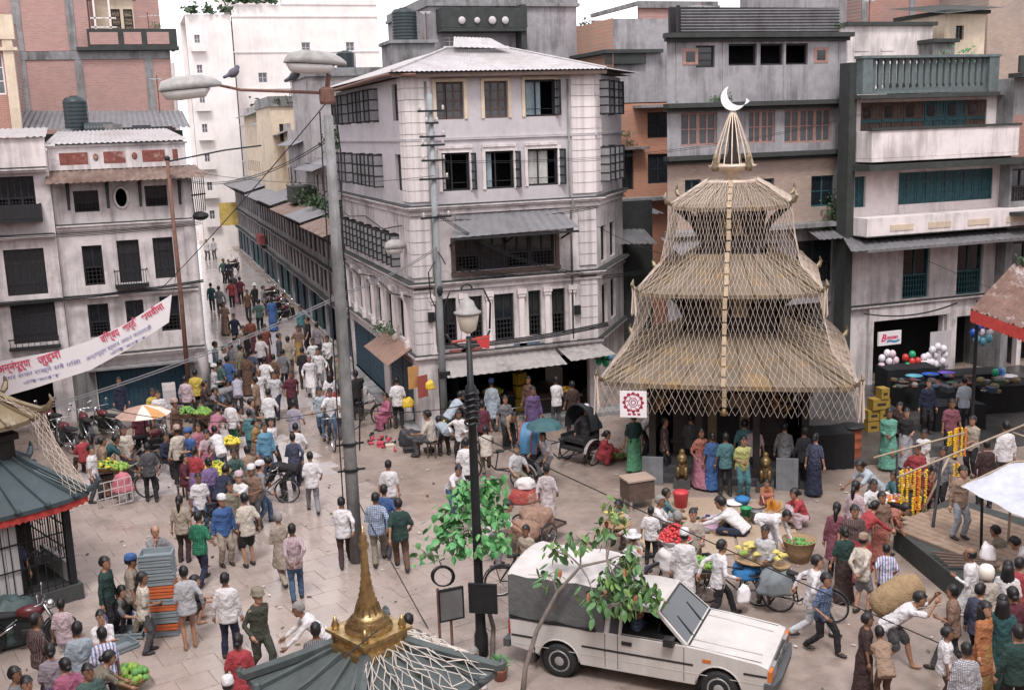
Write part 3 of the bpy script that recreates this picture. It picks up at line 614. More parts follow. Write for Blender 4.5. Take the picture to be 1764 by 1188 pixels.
for k in range(7):
    mb=MB(); mb.bx(.3,1.5,-.5,0,1.9+2.5*k,2.05+2.5*k); mb.bx(.3,1.5,-.5,-.44,2.06+2.5*k,2.6+2.5*k); mb.build('balcony',FARW,b2)
mb=MB(); mb.quad((3.8,0,0),(3.8,8,0),(3.8,8,20),(3.8,0,20)); mb.quad((0,0,20),(3.8,0,20),(3.8,8,20),(0,8,20)); mb.quad((0,0,0),(0,0,20),(.6,8,20),(.6,8,0)); mb.quad((0,8,0),(0,8,20),(3.8,8,20),(3.8,8,0)); mb.build('side_wall',FARW,b2)
weeds(b2,[(.6,0,20.1),(2,0,20.1),(3.5,0,20.1)],.6,60,sz=.35)
# left side of the lane beyond the white house
block('lane_house','plain grey house behind the white house along the lane',(-2.2,52,0),4.1,30,8.2,STG)
block('lane_end_house','bluish house on left side near lane end',(-1.5,84,0),3.6,14,6.5,TEALW)
# ---------------------------------------------------------------- blocks behind the corner building
b=block('grey_terrace_block','grey concrete block with hanging terrace behind corner building roof',(13.2,48,0),7.0,8,14.9,GREYP,[(.6,1.2,13.0,13.6),(1.8,2.4,12.9,13.5)],par=.3,fm=PAINT2,gm=GLASSL)
mb=MB(); mb.bx(.3,4.2,-.9,0,13.75,13.9); mb.bx(.3,4.25,-.9,-.82,13.91,14.75); mb.bx(.3,.36,-.8,0,13.91,14.75); mb.bx(4.0,4.25,-.8,0,13.0,14.9); mb.build('terrace',DCONC,b)
for x,r in ((1.2,.24),(1.9,.2),(2.6,.26),(3.2,.24)):
    mb=MB(); mb.ell((x,-.95,14.2),(r*.7,.06,r*.7)); mb.build('hanging_pan',GREYW,b,True)
b=block('concrete_stair_tower','small concrete stair tower right of grey terrace block',(20.2,49,0),1.4,4,13.6,GREYP,[(.3,.8,12.3,13.0)],par=.4)
weeds(b,[(.8,0,14.0),(1.2,0,13.8)],.4,50,sz=.15)
b=block('tank_stand','weathered concrete stand carrying the big black tank',(11.2,47,0),1.9,2.0,13.25,CONC,par=0)
tank('big black ribbed water tank on concrete stand behind corner building',(12.0,47.8,13.4),.55,1.4)
b=block('pale_shed_block','low pale block between white block and tank stand',(9.6,60,0),6,6,12.6,STG,[(3.6,4.4,11.2,11.9)],par=.3)
tank('small dark tank beside street lamp head',(11.9,61,12.9),.5,1.1)
# lane between corner building and middle building
b=thing('orange_brick_house','orange brick house with balcony windows deep in narrow gap','building',(20.2,44,0))
OB=brickmat('orange_brick',(.5,.22,.13),(.42,.18,.11),(.36,.27,.22),1.,.3)
hw=[(1.6,2.7,8.9,10.0),(1.6,2.7,6.9,8.2),(.3,.9,6.7,8.4)]
facade(b,T(),4,0,10.4,hw,OB); facade(b,T(0,.3),4,10.45,14,[],GREYP,back=False)
for h in hw: window(b,T(),*h,style='case',cols=2,rows=2)
mb=MB(); mb.bx(.9,3.2,-.8,0,10.2,10.32); mb.bx(-.2,1.4,-.6,0,8.45,8.55); mb.bx(-.2,3.2,-.7,0,6.2,6.35); mb.build('ledge',CONC,b)
mb=MB(); mb.bx(-.4,2.4,.0,4,12.55,12.7); mb.bx(-.3,1.6,.1,.2,12.1,12.55); mb.build('roof',DCONC,b)
mb=MB(); mb.quad((0,0,0),(0,0,14),(0,6,14),(0,6,0)); mb.quad((4,0,0),(4,6,0),(4,6,14),(4,0,14)); mb.quad((0,6,0),(0,6,14),(4,6,14),(4,6,0)); mb.quad((0,.3,13.98),(4,.3,13.98),(4,6,13.98),(0,6,13.98)); mb.build('side_wall',OB,b)
weeds(b,[(.5,-.3,9.0),(.6,-.3,8.6)],.3,60)
block('brick_stack_house','pinkish brick house with roof tank above the gap lane',(25.3,52,0),4.5,6,15.3,BRICKP,par=.2,slant=3)
tk=tank('black tank with white base on pinkish brick house',(25.0,49.5,13.35),.6,.8)
mb=MB(); mb.lathe([(.62,0),(.64,.8),(.62,.82),(.02,.83)],(0,0,-.83),16); mb.build('plinth',PAINT2,tk,True)
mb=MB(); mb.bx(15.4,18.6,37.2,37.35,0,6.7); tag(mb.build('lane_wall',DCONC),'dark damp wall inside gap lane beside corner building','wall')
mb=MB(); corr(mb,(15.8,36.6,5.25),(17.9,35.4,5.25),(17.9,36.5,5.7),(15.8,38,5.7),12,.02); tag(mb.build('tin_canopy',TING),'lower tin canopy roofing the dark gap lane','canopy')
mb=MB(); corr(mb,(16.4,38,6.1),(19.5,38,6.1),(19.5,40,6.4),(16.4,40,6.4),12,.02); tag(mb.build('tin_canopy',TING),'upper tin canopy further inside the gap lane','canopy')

for nm,lab,x0,x1,y0,y1,h in (('near','unseen house under the viewpoint',-5.5,6.5,-12,.2,8.4),('west','unseen house west of the square',-17,-6.2,-12,37,11.5),('south','unseen tall house beside the viewpoint',6.7,26,-13,-.5,12.5),('east','unseen house east of the square',27.5,40,-2,21,12.0)):
    mb=MB(); mb.bx(x0,x1,y0,y1,0,h); mb.bx(x0-.3,x1+.3,y0-.3,y1+.3,h,h+.15)  # out-of-view houses added round the square to cut low sky light
    for k in range(int((y1-y0)/2)):
        for z in (1,3.4,5.9,8.4):
            if z+1.4<h: mb.m=1; mb.bx(x1-.01,x1+.02,y0+.5+2*k,y0+1.5+2*k,z,z+1.4); mb.bx(x0-.02,x0+.01,y0+.5+2*k,y0+1.5+2*k,z,z+1.4); mb.m=0
    struct(mb.build('unseen_edge_house',[BRICK,WOOD]))
# ---------------------------------------------------------------- grey building behind the temple
b=thing('grey_house','grey plaster house with rooftop corrugated fence behind the temple','building',(17.07,33,.54)); b.scale=(.943,)*3
g4=[(1.15,1.9,11.4,12.15),(2.45,3.6,11.45,12.2),(3.75,4.7,11.45,12.2),(4.8,5.75,11.45,12.2)]
g3=[(.55,2.0,8.7,9.85),(3.3,4.4,8.7,9.85),(4.8,6.85,8.65,9.85)]
g2=[(.7,1.35,6.75,7.5),(3.6,4.4,6.5,7.4),(6.0,7.05,6.25,7.4)]
g1=[(.6,2.0,3.4,5.0),(3,4.6,3.4,5.0),(5.4,7,3.4,5.0)]
facade(b,T(),7.4,8.3,12.4,g4+g3,GREYP,b0=.8); facade(b,T(),7.4,5.4,8.3,g2,BRICKT,b0=.8); facade(b,T(),7.4,-.6,5.4,g1+[(.9,7,.1,2.6)],GREYP,b0=.8)
for i,h in enumerate(g4): window(b,T(),*h,style='case' if i==0 else 'void',cols=1)
PINKW=mat('pinkish_window_wood',(.33,.19,.16),.75,.25,6)
for h in g3:
    n=2 if h[1]-h[0]<1.7 else 3; w=(h[1]-h[0])/n
    for k in range(n): window(b,T(),h[0]+k*w,h[0]+(k+1)*w,h[2],h[3],style='case',cols=2,rows=2,fm=PINKW,gm=GLASSL)
for h in g2: window(b,T(),*h,style='case',cols=2,rows=2,fm=TEALW)
for h in g1: window(b,T(),*h,style='lattice',fm=WOOD)
for x in (.35,2.2,4.72,7.05): mb=MB(); mb.bx(x,x+.07,-.03,.0,10.25,12.3); mb.build('pilaster_strip',GREYP,b)
for x in (.62,6.0):
    mb=MB(); mb.bx(x,x+.6,-.02,.02,11.5,12.05); mb.build('small_frame',PINKW,b); 
    mb=MB(); mb.bx(x+.12,x+.48,-.03,-.021,11.6,11.95); mb.build('small_pane',GLASS,b)
for z,p,m in ((12.4,.25,DCONC),(10.02,.35,DCONC),(8.2,.3,DCONC),(5.55,.55,CONC)):
    mb=MB(); mb.bx(-.15,7.5,-p-.1,.0,z,z+.16); mb.bx(-.1,7.45,-p*.6,-.0,z-.12,z-.002); mb.build('ledge',m,b)
mb=MB(); corr(mb,(.5,-.1,12.55),(.5,-.1,13.35),(7.0,-.1,13.4),(7.0,-.1,12.55),8,.03); mb.build('corrugated_fence',TING,b)
mb=MB(); mb.bx(.4,.5,-.05,.05,12.5,13.5); mb.bx(2.6,2.68,-.05,0,12.5,13.4); mb.bx(5,5.08,-.05,0,12.5,13.4); mb.bx(.4,7.4,.5,.65,12.5,13.5); mb.build('fence_post',WOOD,b)
mb=MB(); mb.quad((0,0,-.6),(0,0,12.4),(4.4,8,12.4),(4.4,8,-.6)); mb.quad((7.4,0,0),(7.4,8,0),(7.4,8,12.4),(7.4,0,12.4)); mb.quad((4.4,8,0),(4.4,8,12.4),(7.4,8,12.4),(7.4,8,0)); mb.quad((0,0,12.41),(7.4,0,12.41),(7.4,8,12.41),(4.4,8,12.41)); mb.build('side_wall',GREYP,b)
mb=MB(); corr(mb,(-.3,-1.6,5.0),(2.6,-1.6,5.05),(2.6,0,5.5),(-.3,0,5.5),10,.02); corr(mb,(5.6,-1.2,5.15),(7.5,-1.2,5.15),(7.5,0,5.55),(5.6,0,5.55),8,.02); mb.build('tin_canopy',TING,b)
weeds(b,[(6.9,-.2,5.9),(7.1,-.3,5.6),(7.2,-.1,6.4),(6.8,-.4,5.2)],.5,110,sz=.13); weeds(b,[(1.9,-.2,10.2),(2.3,-.2,10.2)],.25,60); weeds(b,[(7.0,-.1,12.7)],.2,50)
# ---------------------------------------------------------------- right building with teal windows
b=thing('balcony_house','cream and white balcony house with teal timber windows at right','building',(23.68,32,-.63)); b.scale=(1.0667,)*3
r2=[(1.85,5.75,6.6,7.65),(.12,.55,6.6,7.6)]; r1=[(2.15,3.25,3.4,5.15),(4.4,5.5,3.36,5.15)]; rg=[(.95,3.9,.1,2.75),(4.5,7.2,.1,2.6)]
facade(b,T(),7.4,5.6,8.1,r2,PAINT2); facade(b,T(),7.4,0,5.6,r1+rg,PAINT)
n=5; w=3.9/n
for k in range(n): window(b,T(),1.85+k*w,1.85+(k+1)*w-.02,6.6,7.65,style='wood',fm=TEALW,inset=.03)
window(b,T(),*r2[1],style='wood',fm=TEALW)
for h in r1: window(b,T(),*h,style='lattice',fm=TEALW)
mb=MB(); mb.bx(.0,7.4,-.85,-.01,6.2,6.3); mb.bx(.0,7.4,-.85,-.75,5.72,6.199); mb.bx(0,.1,-.74,0,5.72,6.199); mb.build('lower_balcony',PAINT2,b)
for x in (.9,2.4,4.0,5.6):
    mb=MB(); mb.bx(x,x+.9,-.87,-.851,5.85,6.05); mb.build('balcony_panel',CREAM,b)
mb=MB(); corr(mb,(-.9,-1.3,5.35),(8,-1.3,5.35),(8,0,5.68),(-.3,0,5.68),34,.012); mb.bx(-.3,8,-1.32,-1.28,5.27,5.34); mb.build('lower_canopy',TING,b)
mb=MB(); mb.bx(.05,5.9,-.9,-.78,8.2,9.05); mb.bx(.05,5.9,-.92,0,8.08,8.19); mb.bx(.05,.17,-.77,0,8.2,9.05); mb.bx(5.78,5.9,-.77,0,8.2,9.05); mb.build('upper_balcony',PAINT2,b)
mb=MB(); mb.bx(0,5.95,-.95,-.74,9.06,9.14); mb.build('balcony_coping',DCONC,b)
mb=MB(); mb.bx(-.1,6,-1.05,0,7.8,8.0); mb.build('balcony_ledge',DCONC,b)
mb=MB(); mb.bx(-.28,.0,-.15,.4,-1,11.2); mb.build('dark_party_pier',DCONC,b)
mb=MB(); mb.bx(-.05,7.4,-.9,-.0,5.69,5.715); mb.build('dark_ledge',DCONC,b)  # thin dark strip below the lower balcony
facade(b,T(0,.3),7.4,8.1,10.1,[(.5,5.6,8.3,9.95)],PAINT2)
for k in range(6): window(b,T(0,.3),.5+k*.85,.5+(k+1)*.85-.02,8.3,9.95,style='wood',fm=TEALW if k in(3,4) else WOODB,inset=.02); 
for k in range(6):
    mb=MB(); mb.bx(.62+k*.85,.9+k*.85,.305,.315,9.45,9.8); mb.build('door_light',GLASS,b)
    mb=MB(); mb.bx(.5+k*.85,1.32+k*.85,.306,.318,9.3,9.4); mb.build('door_rail',TEALW,b)
mb=MB(); mb.bx(-.1,5.4,-.5,.5,10.05,10.18); mb.build('roof_ledge',DCONC,b)
BAL=mat('grey_green_balustrade',(.12,.15,.15),.8,.3,5,.15,.5)
mb=MB(); mb.bx(-.05,.3,-.5,-.1,10.2,11.3); mb.bx(4.9,5.3,-.5,-.1,10.2,11.3); mb.bx(-.1,5.35,-.53,-.08,11.3,11.38); mb.bx(.3,4.9,-.42,-.2,10.2,10.28)
mb.build('balustrade_frame',BAL,b)
q=MB(); q.loft([[(-s*.1,-.36,z),(s*.1,-.36,z),(s*.1,-.26,z),(-s*.1,-.26,z)] for s,z in ((1.25,10.28),(.6,10.4),(.85,10.5),(.85,11.1),(.6,11.18),(1.2,11.3))]); qm=q.mesh('baluster',BAL)
for k in range(18): link('baluster',qm,b,loc=(.46+k*.258,0,0))
mb=MB(); mb.quad((0,0,0),(0,0,10.1),(0,5,10.1),(0,5,0)); mb.quad((0,0,10.08),(7.4,0,10.08),(7.4,5,10.08),(0,5,10.08)); mb.quad((0,5,0),(0,5,10),(7.4,5,10),(7.4,5,0)); mb.quad((7.4,0,0),(7.4,5,0),(7.4,5,10),(7.4,0,10)); mb.build('side_wall',CONC,b)
mb=MB(); mb.bx(.95,4.1,-.12,-.0,2.76,3.2); mb.bx(.75,.93,-.15,0,0,3.2); mb.bx(3.95,4.15,-.15,0,0,2.75); mb.build('shop_surround',PAINT,b)
mb=MB(); cornice(mb,0,7.4,3.2,[(.06,.1),(.06,.2)]); mb.build('string_course',[PAINT,DCONC],b)
mb=MB(); mb.bx(.3,8,-1.1,0,2.62,2.68); mb.build('shop_ledge',CONC,b) if False else None
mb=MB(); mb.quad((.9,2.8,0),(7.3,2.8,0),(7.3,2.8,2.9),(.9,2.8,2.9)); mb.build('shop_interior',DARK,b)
# signboard and shop curtain
t=thing('shop_sign','small white shop signboard with pink lettering above balloons','sign',AY(1512,596,31.6))
SGN=mat('white_sign_paint',(.75,.72,.74),.5,.05); PINKL=mat('pink_lettering',(.6,.04,.12),.5,.05); BLUL=mat('blue_lettering',(.06,.2,.4),.5,.05)
mb=MB(); mb.bx(0,.98,-.03,.03,0,.5); mb.build('board',SGN,t)
def text(s,size,mtl,parent,loc,rot,name='lettering',shear=0,sx=1,al='LEFT',bold=0):
    cu=bpy.data.curves.new('lettering','FONT'); cu.body=s; cu.size=size; cu.shear=shear; cu.extrude=.002; cu.offset=bold; cu.align_x=al; cu.resolution_u=2
    o=bpy.data.objects.new('tmp',cu); COL.objects.link(o); dg=bpy.context.evaluated_depsgraph_get(); me=bpy.data.meshes.new_from_object(o.evaluated_get(dg)); bpy.data.objects.remove(o)
    me.materials.clear(); me.materials.append(mtl)
    o=bpy.data.objects.new(name,me); COL.objects.link(o); o.parent=parent; o.location=loc; o.rotation_euler=rot; o.scale=(sx,1,1); return o
text('B',.36,PINKL,t,(.1,-.032,.15),(R(90),0,0),shear=.3,bold=.012); text('ozuzen',.2,PINKL,t,(.33,-.032,.22),(R(90),0,0),shear=.3,sx=.85,bold=.008)
mb=MB(); mb.patch((.36,-.033,.08),(.9,-.033,.1),(.9,-.033,.18),(.36,-.033,.16),12,1,lambda u,v:(0,0,.025*math.sin(u*7))); mb.build('blue_wave',BLUL,t)
# ---------------------------------------------------------------- house at the far right and roofs above
b=thing('corner_house','patchy plaster and brick house at the right edge','building',(30.1,31.5,-.63)); b.scale=(1.0667,)*3
fr=[(.1,1.0,6.5,7.6),(1.3,2.3,6.5,7.6),(.3,1.5,3.2,5.1)]
facade(b,T(),5,0,8.0,fr+[(.3,4,.1,2.6)],CONC); facade(b,T(),5,8.0,9.4,[],BRICK,back=False); facade(b,T(),5,9.4,10.6,[],CONC,back=False)
for h in fr: window(b,T(),*h,style='lattice')
mb=MB(); mb.bx(-.3,5,-.6,0,10.6,10.75); mb.bx(-.3,5,-.4,0,7.9,8.0); mb.bx(-.3,5,-.9,0,6.1,6.2); mb.bx(-.3,5,-.5,-.4,10.76,11.3); mb.build('ledge',DCONC,b)
mb=MB(); mb.quad((0,0,0),(0,0,10.6),(0,5,10.6),(0,5,0)); mb.quad((0,5,0),(0,5,10.6),(5,5,10.6),(5,5,0)); mb.quad((5,0,0),(5,5,0),(5,5,10.6),(5,0,10.6)); mb.build('side_wall',CONC,b)
weeds(b,[(.3,-.4,10.9),(1.2,-.4,10.9)],.3,40)
PATCHW=mat('peeling_white_wall',(.66,.6,.58),.9,.15,2,.15,.6,scol=(.16,.15,.15))
b=block('white_attic','peeling white attic wall above the balustrade',(26.3,36,0),3.9,4,12.9,PATCHW,[],top=DCONC,par=0)
for x,w in ((.25,.7),(1.5,.6)):
    mb=MB()
    for k in range(9): mb.bx(x,x+w,-.03,-.001,10.6+k*.17,10.72+k*.17)
    mb.build('vent_louvre',PATCHW,b)
b=block('tall_brick_house','tall red brick house at top right with concrete bands',(31.3,42,0),6.5,6,19,BRICK,top=CONC)
mb=MB()
for z in (13.2,16): mb.bx(0,6.5,-.05,0,z,z+.3)
for x in (.02,2.6,5.2): mb.bx(x,x+.3,-.06,0,0,19)
mb.build('concrete_frame',CONC,b)
b=block('grey_back_house','grey back wall with brick corner above corrugated fence',(28.8,43,0),3.6,5,18,GREYP,top=CONC)
b=block('cream_attic','small cream attic room with one dark window at top right',(31.2,36.5,0),2.0,3,13.4,CREAM,[(.55,.95,12.4,12.95)],top=DCONC)
mb=MB(); mb.quad((-.4,-.6,13.35),(2.4,-.6,13.6),(2.4,3,14.1),(-.4,3,13.9)); mb.build('sloped_roof',DCONC,b)
block('tan_gable_house','tan brick gable house at the top right corner',(35.6,39,0),5,5,14.9,BRICKT,top=DCONC)
b=block('small_hut','weathered concrete hut with plants above balustrade',(29.6,35.2,0),1.0,2,12.2,CONC,top=DCONC)
weeds(b,[(.7,-.3,11.2),(1.3,-.3,11.1),(1.8,-.2,11.0)],.6,160,mat('lush_leaf',(.06,.2,.06),.6,.4,5),sz=.16)
# ---------------------------------------------------------------- the three tiered temple
GILT=mat('weathered_gilt_copper',(.2,.155,.09),.5,.3,3,.12,.5,metal=.45,scol=(.2,.17,.13),patch=.6,pcol=(.38,.34,.29))
GILTB=mat('bright_gilt',(.45,.32,.15),.33,.5,10,.3,metal=.8)
ROOFC=mat('beige_roof_copper',(.19,.15,.11),.5,.3,1.2,.08,.0,metal=.15,patch=.8,pcol=(.27,.175,.07))
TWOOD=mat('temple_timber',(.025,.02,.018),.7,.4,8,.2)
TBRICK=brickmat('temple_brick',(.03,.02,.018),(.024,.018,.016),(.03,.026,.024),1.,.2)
STONE=mat('temple_stone',(.06,.06,.062),.8,.3,4,.25,.4)
TROT=R(-33); 
fc=G(1250,850); nrm=Vector((-math.sin(TROT)*-1,0,0))
tx=Vector((math.cos(TROT),math.sin(TROT),0)); ty=Vector((-math.sin(TROT),math.cos(TROT),0))
TC=fc+ty*3.0; TC.z=0
temple=thing('temple','three tiered gilded pagoda temple with crescent finial, draped in netting','temple',TC,TROT)
def flare(k): return lambda u,v:(0,0,k*(abs(2*u-1)**4)*(1-v)**1.5)
def roof(par,half,top,z0,z1,nr,m,rib,fl,sag=.0,name='roof',ribm=None,valance=None,thick=.09,hipm=(.12,.24),tipk=1.):
    mb=MB()
    fn=lambda u,v:(0,0,fl*(abs(2*u-1)**4)*(1-v)**1.5-sag*math.sin(PI*v))
    P=lambda s,h,z:[(-h,-h,z),(h,-h,z),(h,h,z),(-h,h,z)]
    a=P(0,half,z0); c=P(0,top,z1)
    for k in range(4): mb.patch(a[k],a[(k+1)%4],c[(k+1)%4],c[k],20,6,fn)
    # eave band and soffit
    for k in range(4):
        p,q=Vector(a[k]),Vector(a[(k+1)%4]); dn=Vector((0,0,thick))
        mb.patch(p-dn,q-dn,q,p,20,1,lambda u,v:(0,0,fl*(abs(2*u-1)**4)))
        pi=Vector((p.x*.35,p.y*.35,z0+.12)); qi=Vector((q.x*.35,q.y*.35,z0+.12)); mb.patch(q-dn,p-dn,pi,qi,20,3,lambda u,v:(0,0,fl*(abs(2*u-1)**4)*(1-v)))
    ro=mb.build(name,m,par)
    # standing ribs with end bulbs, hip ridges
    for k in range(4):
        Mk=Matrix.Rotation(k*PI/2,4,'Z')
        for i in range(nr):
            u=(i+.5)/nr; pts=[]
            for j in range(7):
                v=j/6; h=half+(top-half)*v; x=(2*u-1)*h; pts.append((x,-h,z0+(z1-z0)*v+fn(u,v)[2]+.02))
            q=MB(Mk); q.tube(pts,rib,5); q.ell((pts[0][0],pts[0][1]-.02,pts[0][2]-.0),rib*2.0,6,4); q.build('rib',ribm or m,ro)
        pts=[]
        for j in range(9):
            v=j/8; h=half+(top-half)*v; pts.append((-h,-h,z0+(z1-z0)*v+fn(0,v)[2]+.03))
        d=Vector((-1,-1,0)).normalized(); e=Vector(pts[0]); tip=[e+d*.14*tipk+Vector((0,0,.06*tipk)),e+d*.22*tipk+Vector((0,0,.2*tipk)),e+d*.17*tipk+Vector((0,0,.33*tipk))]
        q=MB(Mk); q.tube([tip[2],tip[1],tip[0]]+pts,[.015,.05,.075]+[rib*2.2]*9,6); q.build('hip_ridge',ribm or m,ro)
        for off in hipm:
            q=MB(Mk); 
            for sgn in (0,1):
                pp=[]
                for j in range(5):
                    v=j/6; h=half+(top-half)*v; o=off*half/2.6
                    pp.append((-h+(o if sgn else 0),-h+(0 if sgn else o),z0+(z1-z0)*v+fn(0,v)[2]*.8+.03))
                q.tube(pp,rib*.6,5)
            q.build('hip_moulding',ribm or m,ro)
    return ro
roof(temple,3.15,1.3,2.92,3.92,8,ROOFC,.02,.06,.03,ribm=GILT,thick=.12,hipm=(.2,))
roof(temple,2.3,.95,5.12,6.02,7,ROOFC,.018,.07,.03,ribm=GILT,thick=.1,hipm=(.2,))
roof(temple,1.52,.62,7.3,7.85,5,ROOFC,.016,.08,.0,ribm=GILT,thick=.1,hipm=())
# cores between the roofs, struts, bells
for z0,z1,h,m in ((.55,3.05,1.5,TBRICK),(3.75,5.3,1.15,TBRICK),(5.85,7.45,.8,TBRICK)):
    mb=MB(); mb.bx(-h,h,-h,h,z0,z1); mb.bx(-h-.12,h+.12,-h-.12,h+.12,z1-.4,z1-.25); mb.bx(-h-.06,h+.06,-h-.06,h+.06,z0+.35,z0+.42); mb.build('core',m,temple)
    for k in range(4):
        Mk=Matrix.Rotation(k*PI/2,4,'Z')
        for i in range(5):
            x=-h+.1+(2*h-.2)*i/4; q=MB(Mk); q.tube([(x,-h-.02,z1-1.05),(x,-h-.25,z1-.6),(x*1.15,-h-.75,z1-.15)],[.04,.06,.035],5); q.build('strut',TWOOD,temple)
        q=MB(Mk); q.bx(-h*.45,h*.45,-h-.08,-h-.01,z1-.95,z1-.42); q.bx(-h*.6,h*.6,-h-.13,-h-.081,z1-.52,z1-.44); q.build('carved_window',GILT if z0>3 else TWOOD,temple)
mb=MB(); 
for k in range(3): h=2.35-.3*k; mb.bx(-h,h,-h,h,.0+.18*k,.18*(k+1)-.002*k)
mb.build('plinth',STONE,temple)
for sx in (-1,1):
    for sy in (-1,1):
        for off in (0,1):
            x=sx*(2.0 if not off else .75); q=MB(); q.bx(x-.09,x+.09,sy*2.0-.09,sy*2.0+.09,.18,2.7); q.bx(x-.16,x+.16,sy*2.0-.14,sy*2.0+.14,2.45,2.75); q.bx(x-.14,x+.14,sy*2-.14,sy*2+.14,.18,.4); q.build('pillar',TWOOD,temple)
mb=MB(); mb.bx(-2.2,2.2,-2.12,-1.88,2.76,2.88); mb.bx(-2.2,2.2,1.88,2.12,2.76,2.88); mb.bx(-2.12,-1.88,-1.88,1.88,2.76,2.88); mb.bx(1.88,2.12,-1.88,1.88,2.76,2.88); mb.build('beam',TWOOD,temple)
# timber lattice added on the porch sides and back to darken the inside
for k in (1,2,3):
    Mk=Matrix.Rotation(k*PI/2,4,'Z'); mb=MB(Mk); mb.bx(-1.9,1.9,-1.99,-1.95,.2,1.2)
    for i in range(26): x=-1.88+i*.15; mb.bx(x,x+.06,-2.0,-1.94,1.2,2.7)
    for z in (1.2,1.7,2.2): mb.bx(-1.9,1.9,-2.01,-1.93,z,z+.06)
    mb.build('added_lattice_screen',TWOOD,temple)
# door of the sanctum with gilt frame
mb=MB(); mb.bx(-.55,.55,-1.62,-1.5,.6,2.2); mb.bx(-.75,.75,-1.66,-1.621,2.05,2.35); mb.build('sanctum_door',GILT,temple)
mb=MB(); mb.bx(-.3,.3,-1.7,-1.63,.75,1.95); mb.build('door_void',DARK,temple)
for x,hh in ((-1.95,.75),(1.55,.85)):
    mb=MB(); mb.bx(x-.28,x+.28,-2.55,-2.4,0,hh); mb.build('low_wall',mat('bluish_stone_slab',(.17,.18,.19),.7,.25,4,.2,.3),temple)
BRASS=mat('old_brass',(.2,.14,.065),.45,.4,8,.2,metal=.6)
for x in (-1.15,1.0):
    t=thing('brass_guardian','aged brass lion figure on %s of the temple steps'%('left' if x<0 else 'right'),'statue',temple.matrix_world@Vector((0,0,0)),TROT)
    t.location=TC+tx*x-ty*2.62; 
    mb=MB(); mb.bx(-.22,.22,-.2,.2,0,.25); mb.build('pedestal',STONE,t)
    mb=MB(); mb.ell((0,.05,.5),(.17,.2,.26)); mb.ell((0,-.1,.82),(.14,.16,.16)); mb.tube([(-.1,-.12,.25),(-.1,-.14,.6)],.05,6); mb.tube([(.1,-.12,.25),(.1,-.14,.6)],.05,6); mb.ell((0,-.05,.98),(.08,.08,.1)); mb.ell((0,-.24,.8),(.07,.06,.06)); mb.build('body',BRASS,t,True)
# finial
FIN=mat('pale_gilt_finial',(.58,.47,.37),.45,.25,6,.1,metal=.3)
mb=MB(); mb.bx(-.62,.62,-.62,.62,7.840,7.943); mb.lathe([(.2,7.943),(.16,8.064),(.3,8.193),(.62,8.279),(.66,8.339),(.4,8.373)],(0,0,0),16); mb.build('finial_base',FIN,temple,True)
mb=MB(); mb.lathe([(.2,8.34),(.22,8.45),(.12,8.7),(.1,9.0),(.08,9.4),(.04,9.75),(.02,9.9)],(0,0,0),10); mb.build('finial_bell',TWOOD,temple,True)
for k in range(16):
    a=2*PI*k/16; q=MB(); q.tube([(.56*math.cos(a),.56*math.sin(a),8.322),(.42*math.cos(a),.42*math.sin(a),8.838),(.2*math.cos(a),.2*math.sin(a),9.440),(.03*math.cos(a),.03*math.sin(a),9.852)],.017,4); q.build('finial_stay',FIN,temple)
for k in range(4):
    a=k*PI/2+PI/4; q=MB(); c=(.62*math.cos(a),.62*math.sin(a)); q.lathe([(.09,8.193),(.11,8.322),(.05,8.451),(.08,8.537),(.02,8.666)],(c[0],c[1],0),8); q.build('corner_finial',GILT,temple,True)
# white crescent
mb=MB(); pts=[]
N=18
oc=[(math.cos(R(112)+R(245)*i/N)*.34,math.sin(R(112)+R(245)*i/N)*.34) for i in range(N+1)]
cx,cz=.175,.14; a0=math.atan2(oc[0][1]-cz,oc[0][0]-cx); a1=math.atan2(oc[-1][1]-cz,oc[-1][0]-cx); rr=math.hypot(oc[0][0]-cx,oc[0][1]-cz)
a1=a1 if a1>a0 else a1+2*PI
ic=[(cx+rr*math.cos(a0+(a1-a0)*i/N),cz+rr*math.sin(a0+(a1-a0)*i/N)) for i in range(N+1)]
for i in range(N):
    for y0,y1 in ((-.025,.025),):
        mb.add([(oc[i][0],-.025,oc[i][1]),(oc[i+1][0],-.025,oc[i+1][1]),(ic[i+1][0],-.025,ic[i+1][1]),(ic[i][0],-.025,ic[i][1]),(oc[i][0],.025,oc[i][1]),(oc[i+1][0],.025,oc[i+1][1]),(ic[i+1][0],.025,ic[i+1][1]),(ic[i][0],.025,ic[i][1])],[(0,1,2,3),(7,6,5,4),(0,4,5,1),(2,6,7,3)])
q=mb.build('crescent',mat('white_enamel',(.8,.78,.8),.35,.04),temple,loc=(.02,-.1,10.12))
# gilt banner strip hanging from the finial down the front
BANN=mat('gilt_banner_strip',(.36,.27,.18),.55,.35,9,.2,metal=.2)
zz=[(-.72,7.95),(-1.66,7.3),(-1.95,6.2),(-2.5,5.1),(-2.75,4.15),(-3.3,2.9),(-3.32,2.4)]
for k in range(len(zz)-1):
    (y0,z0),(y1,z1)=zz[k],zz[k+1]; n=max(2,int(math.hypot(y1-y0,z1-z0)/.26))
    for i in range(n):
        a=i/n+.02; c=(i+1)/n-.02
        q=MB(); q.bar((-.04+.03*math.sin(z0),y0+(y1-y0)*a,z0+(z1-z0)*a),(-.04+.03*math.sin(z0),y0+(y1-y0)*c,z0+(z1-z0)*c),.11,.02,(0,-1,.3)); q.build('banner_plate',BANN,temple)
mb=MB(); mb.lathe([(.0,0),(.1,.02),(.08,.1),(.06,.16),(.02,.2)],(-.04,-3.32,2.18),10); mb.build('bell',BRASS,temple,True)
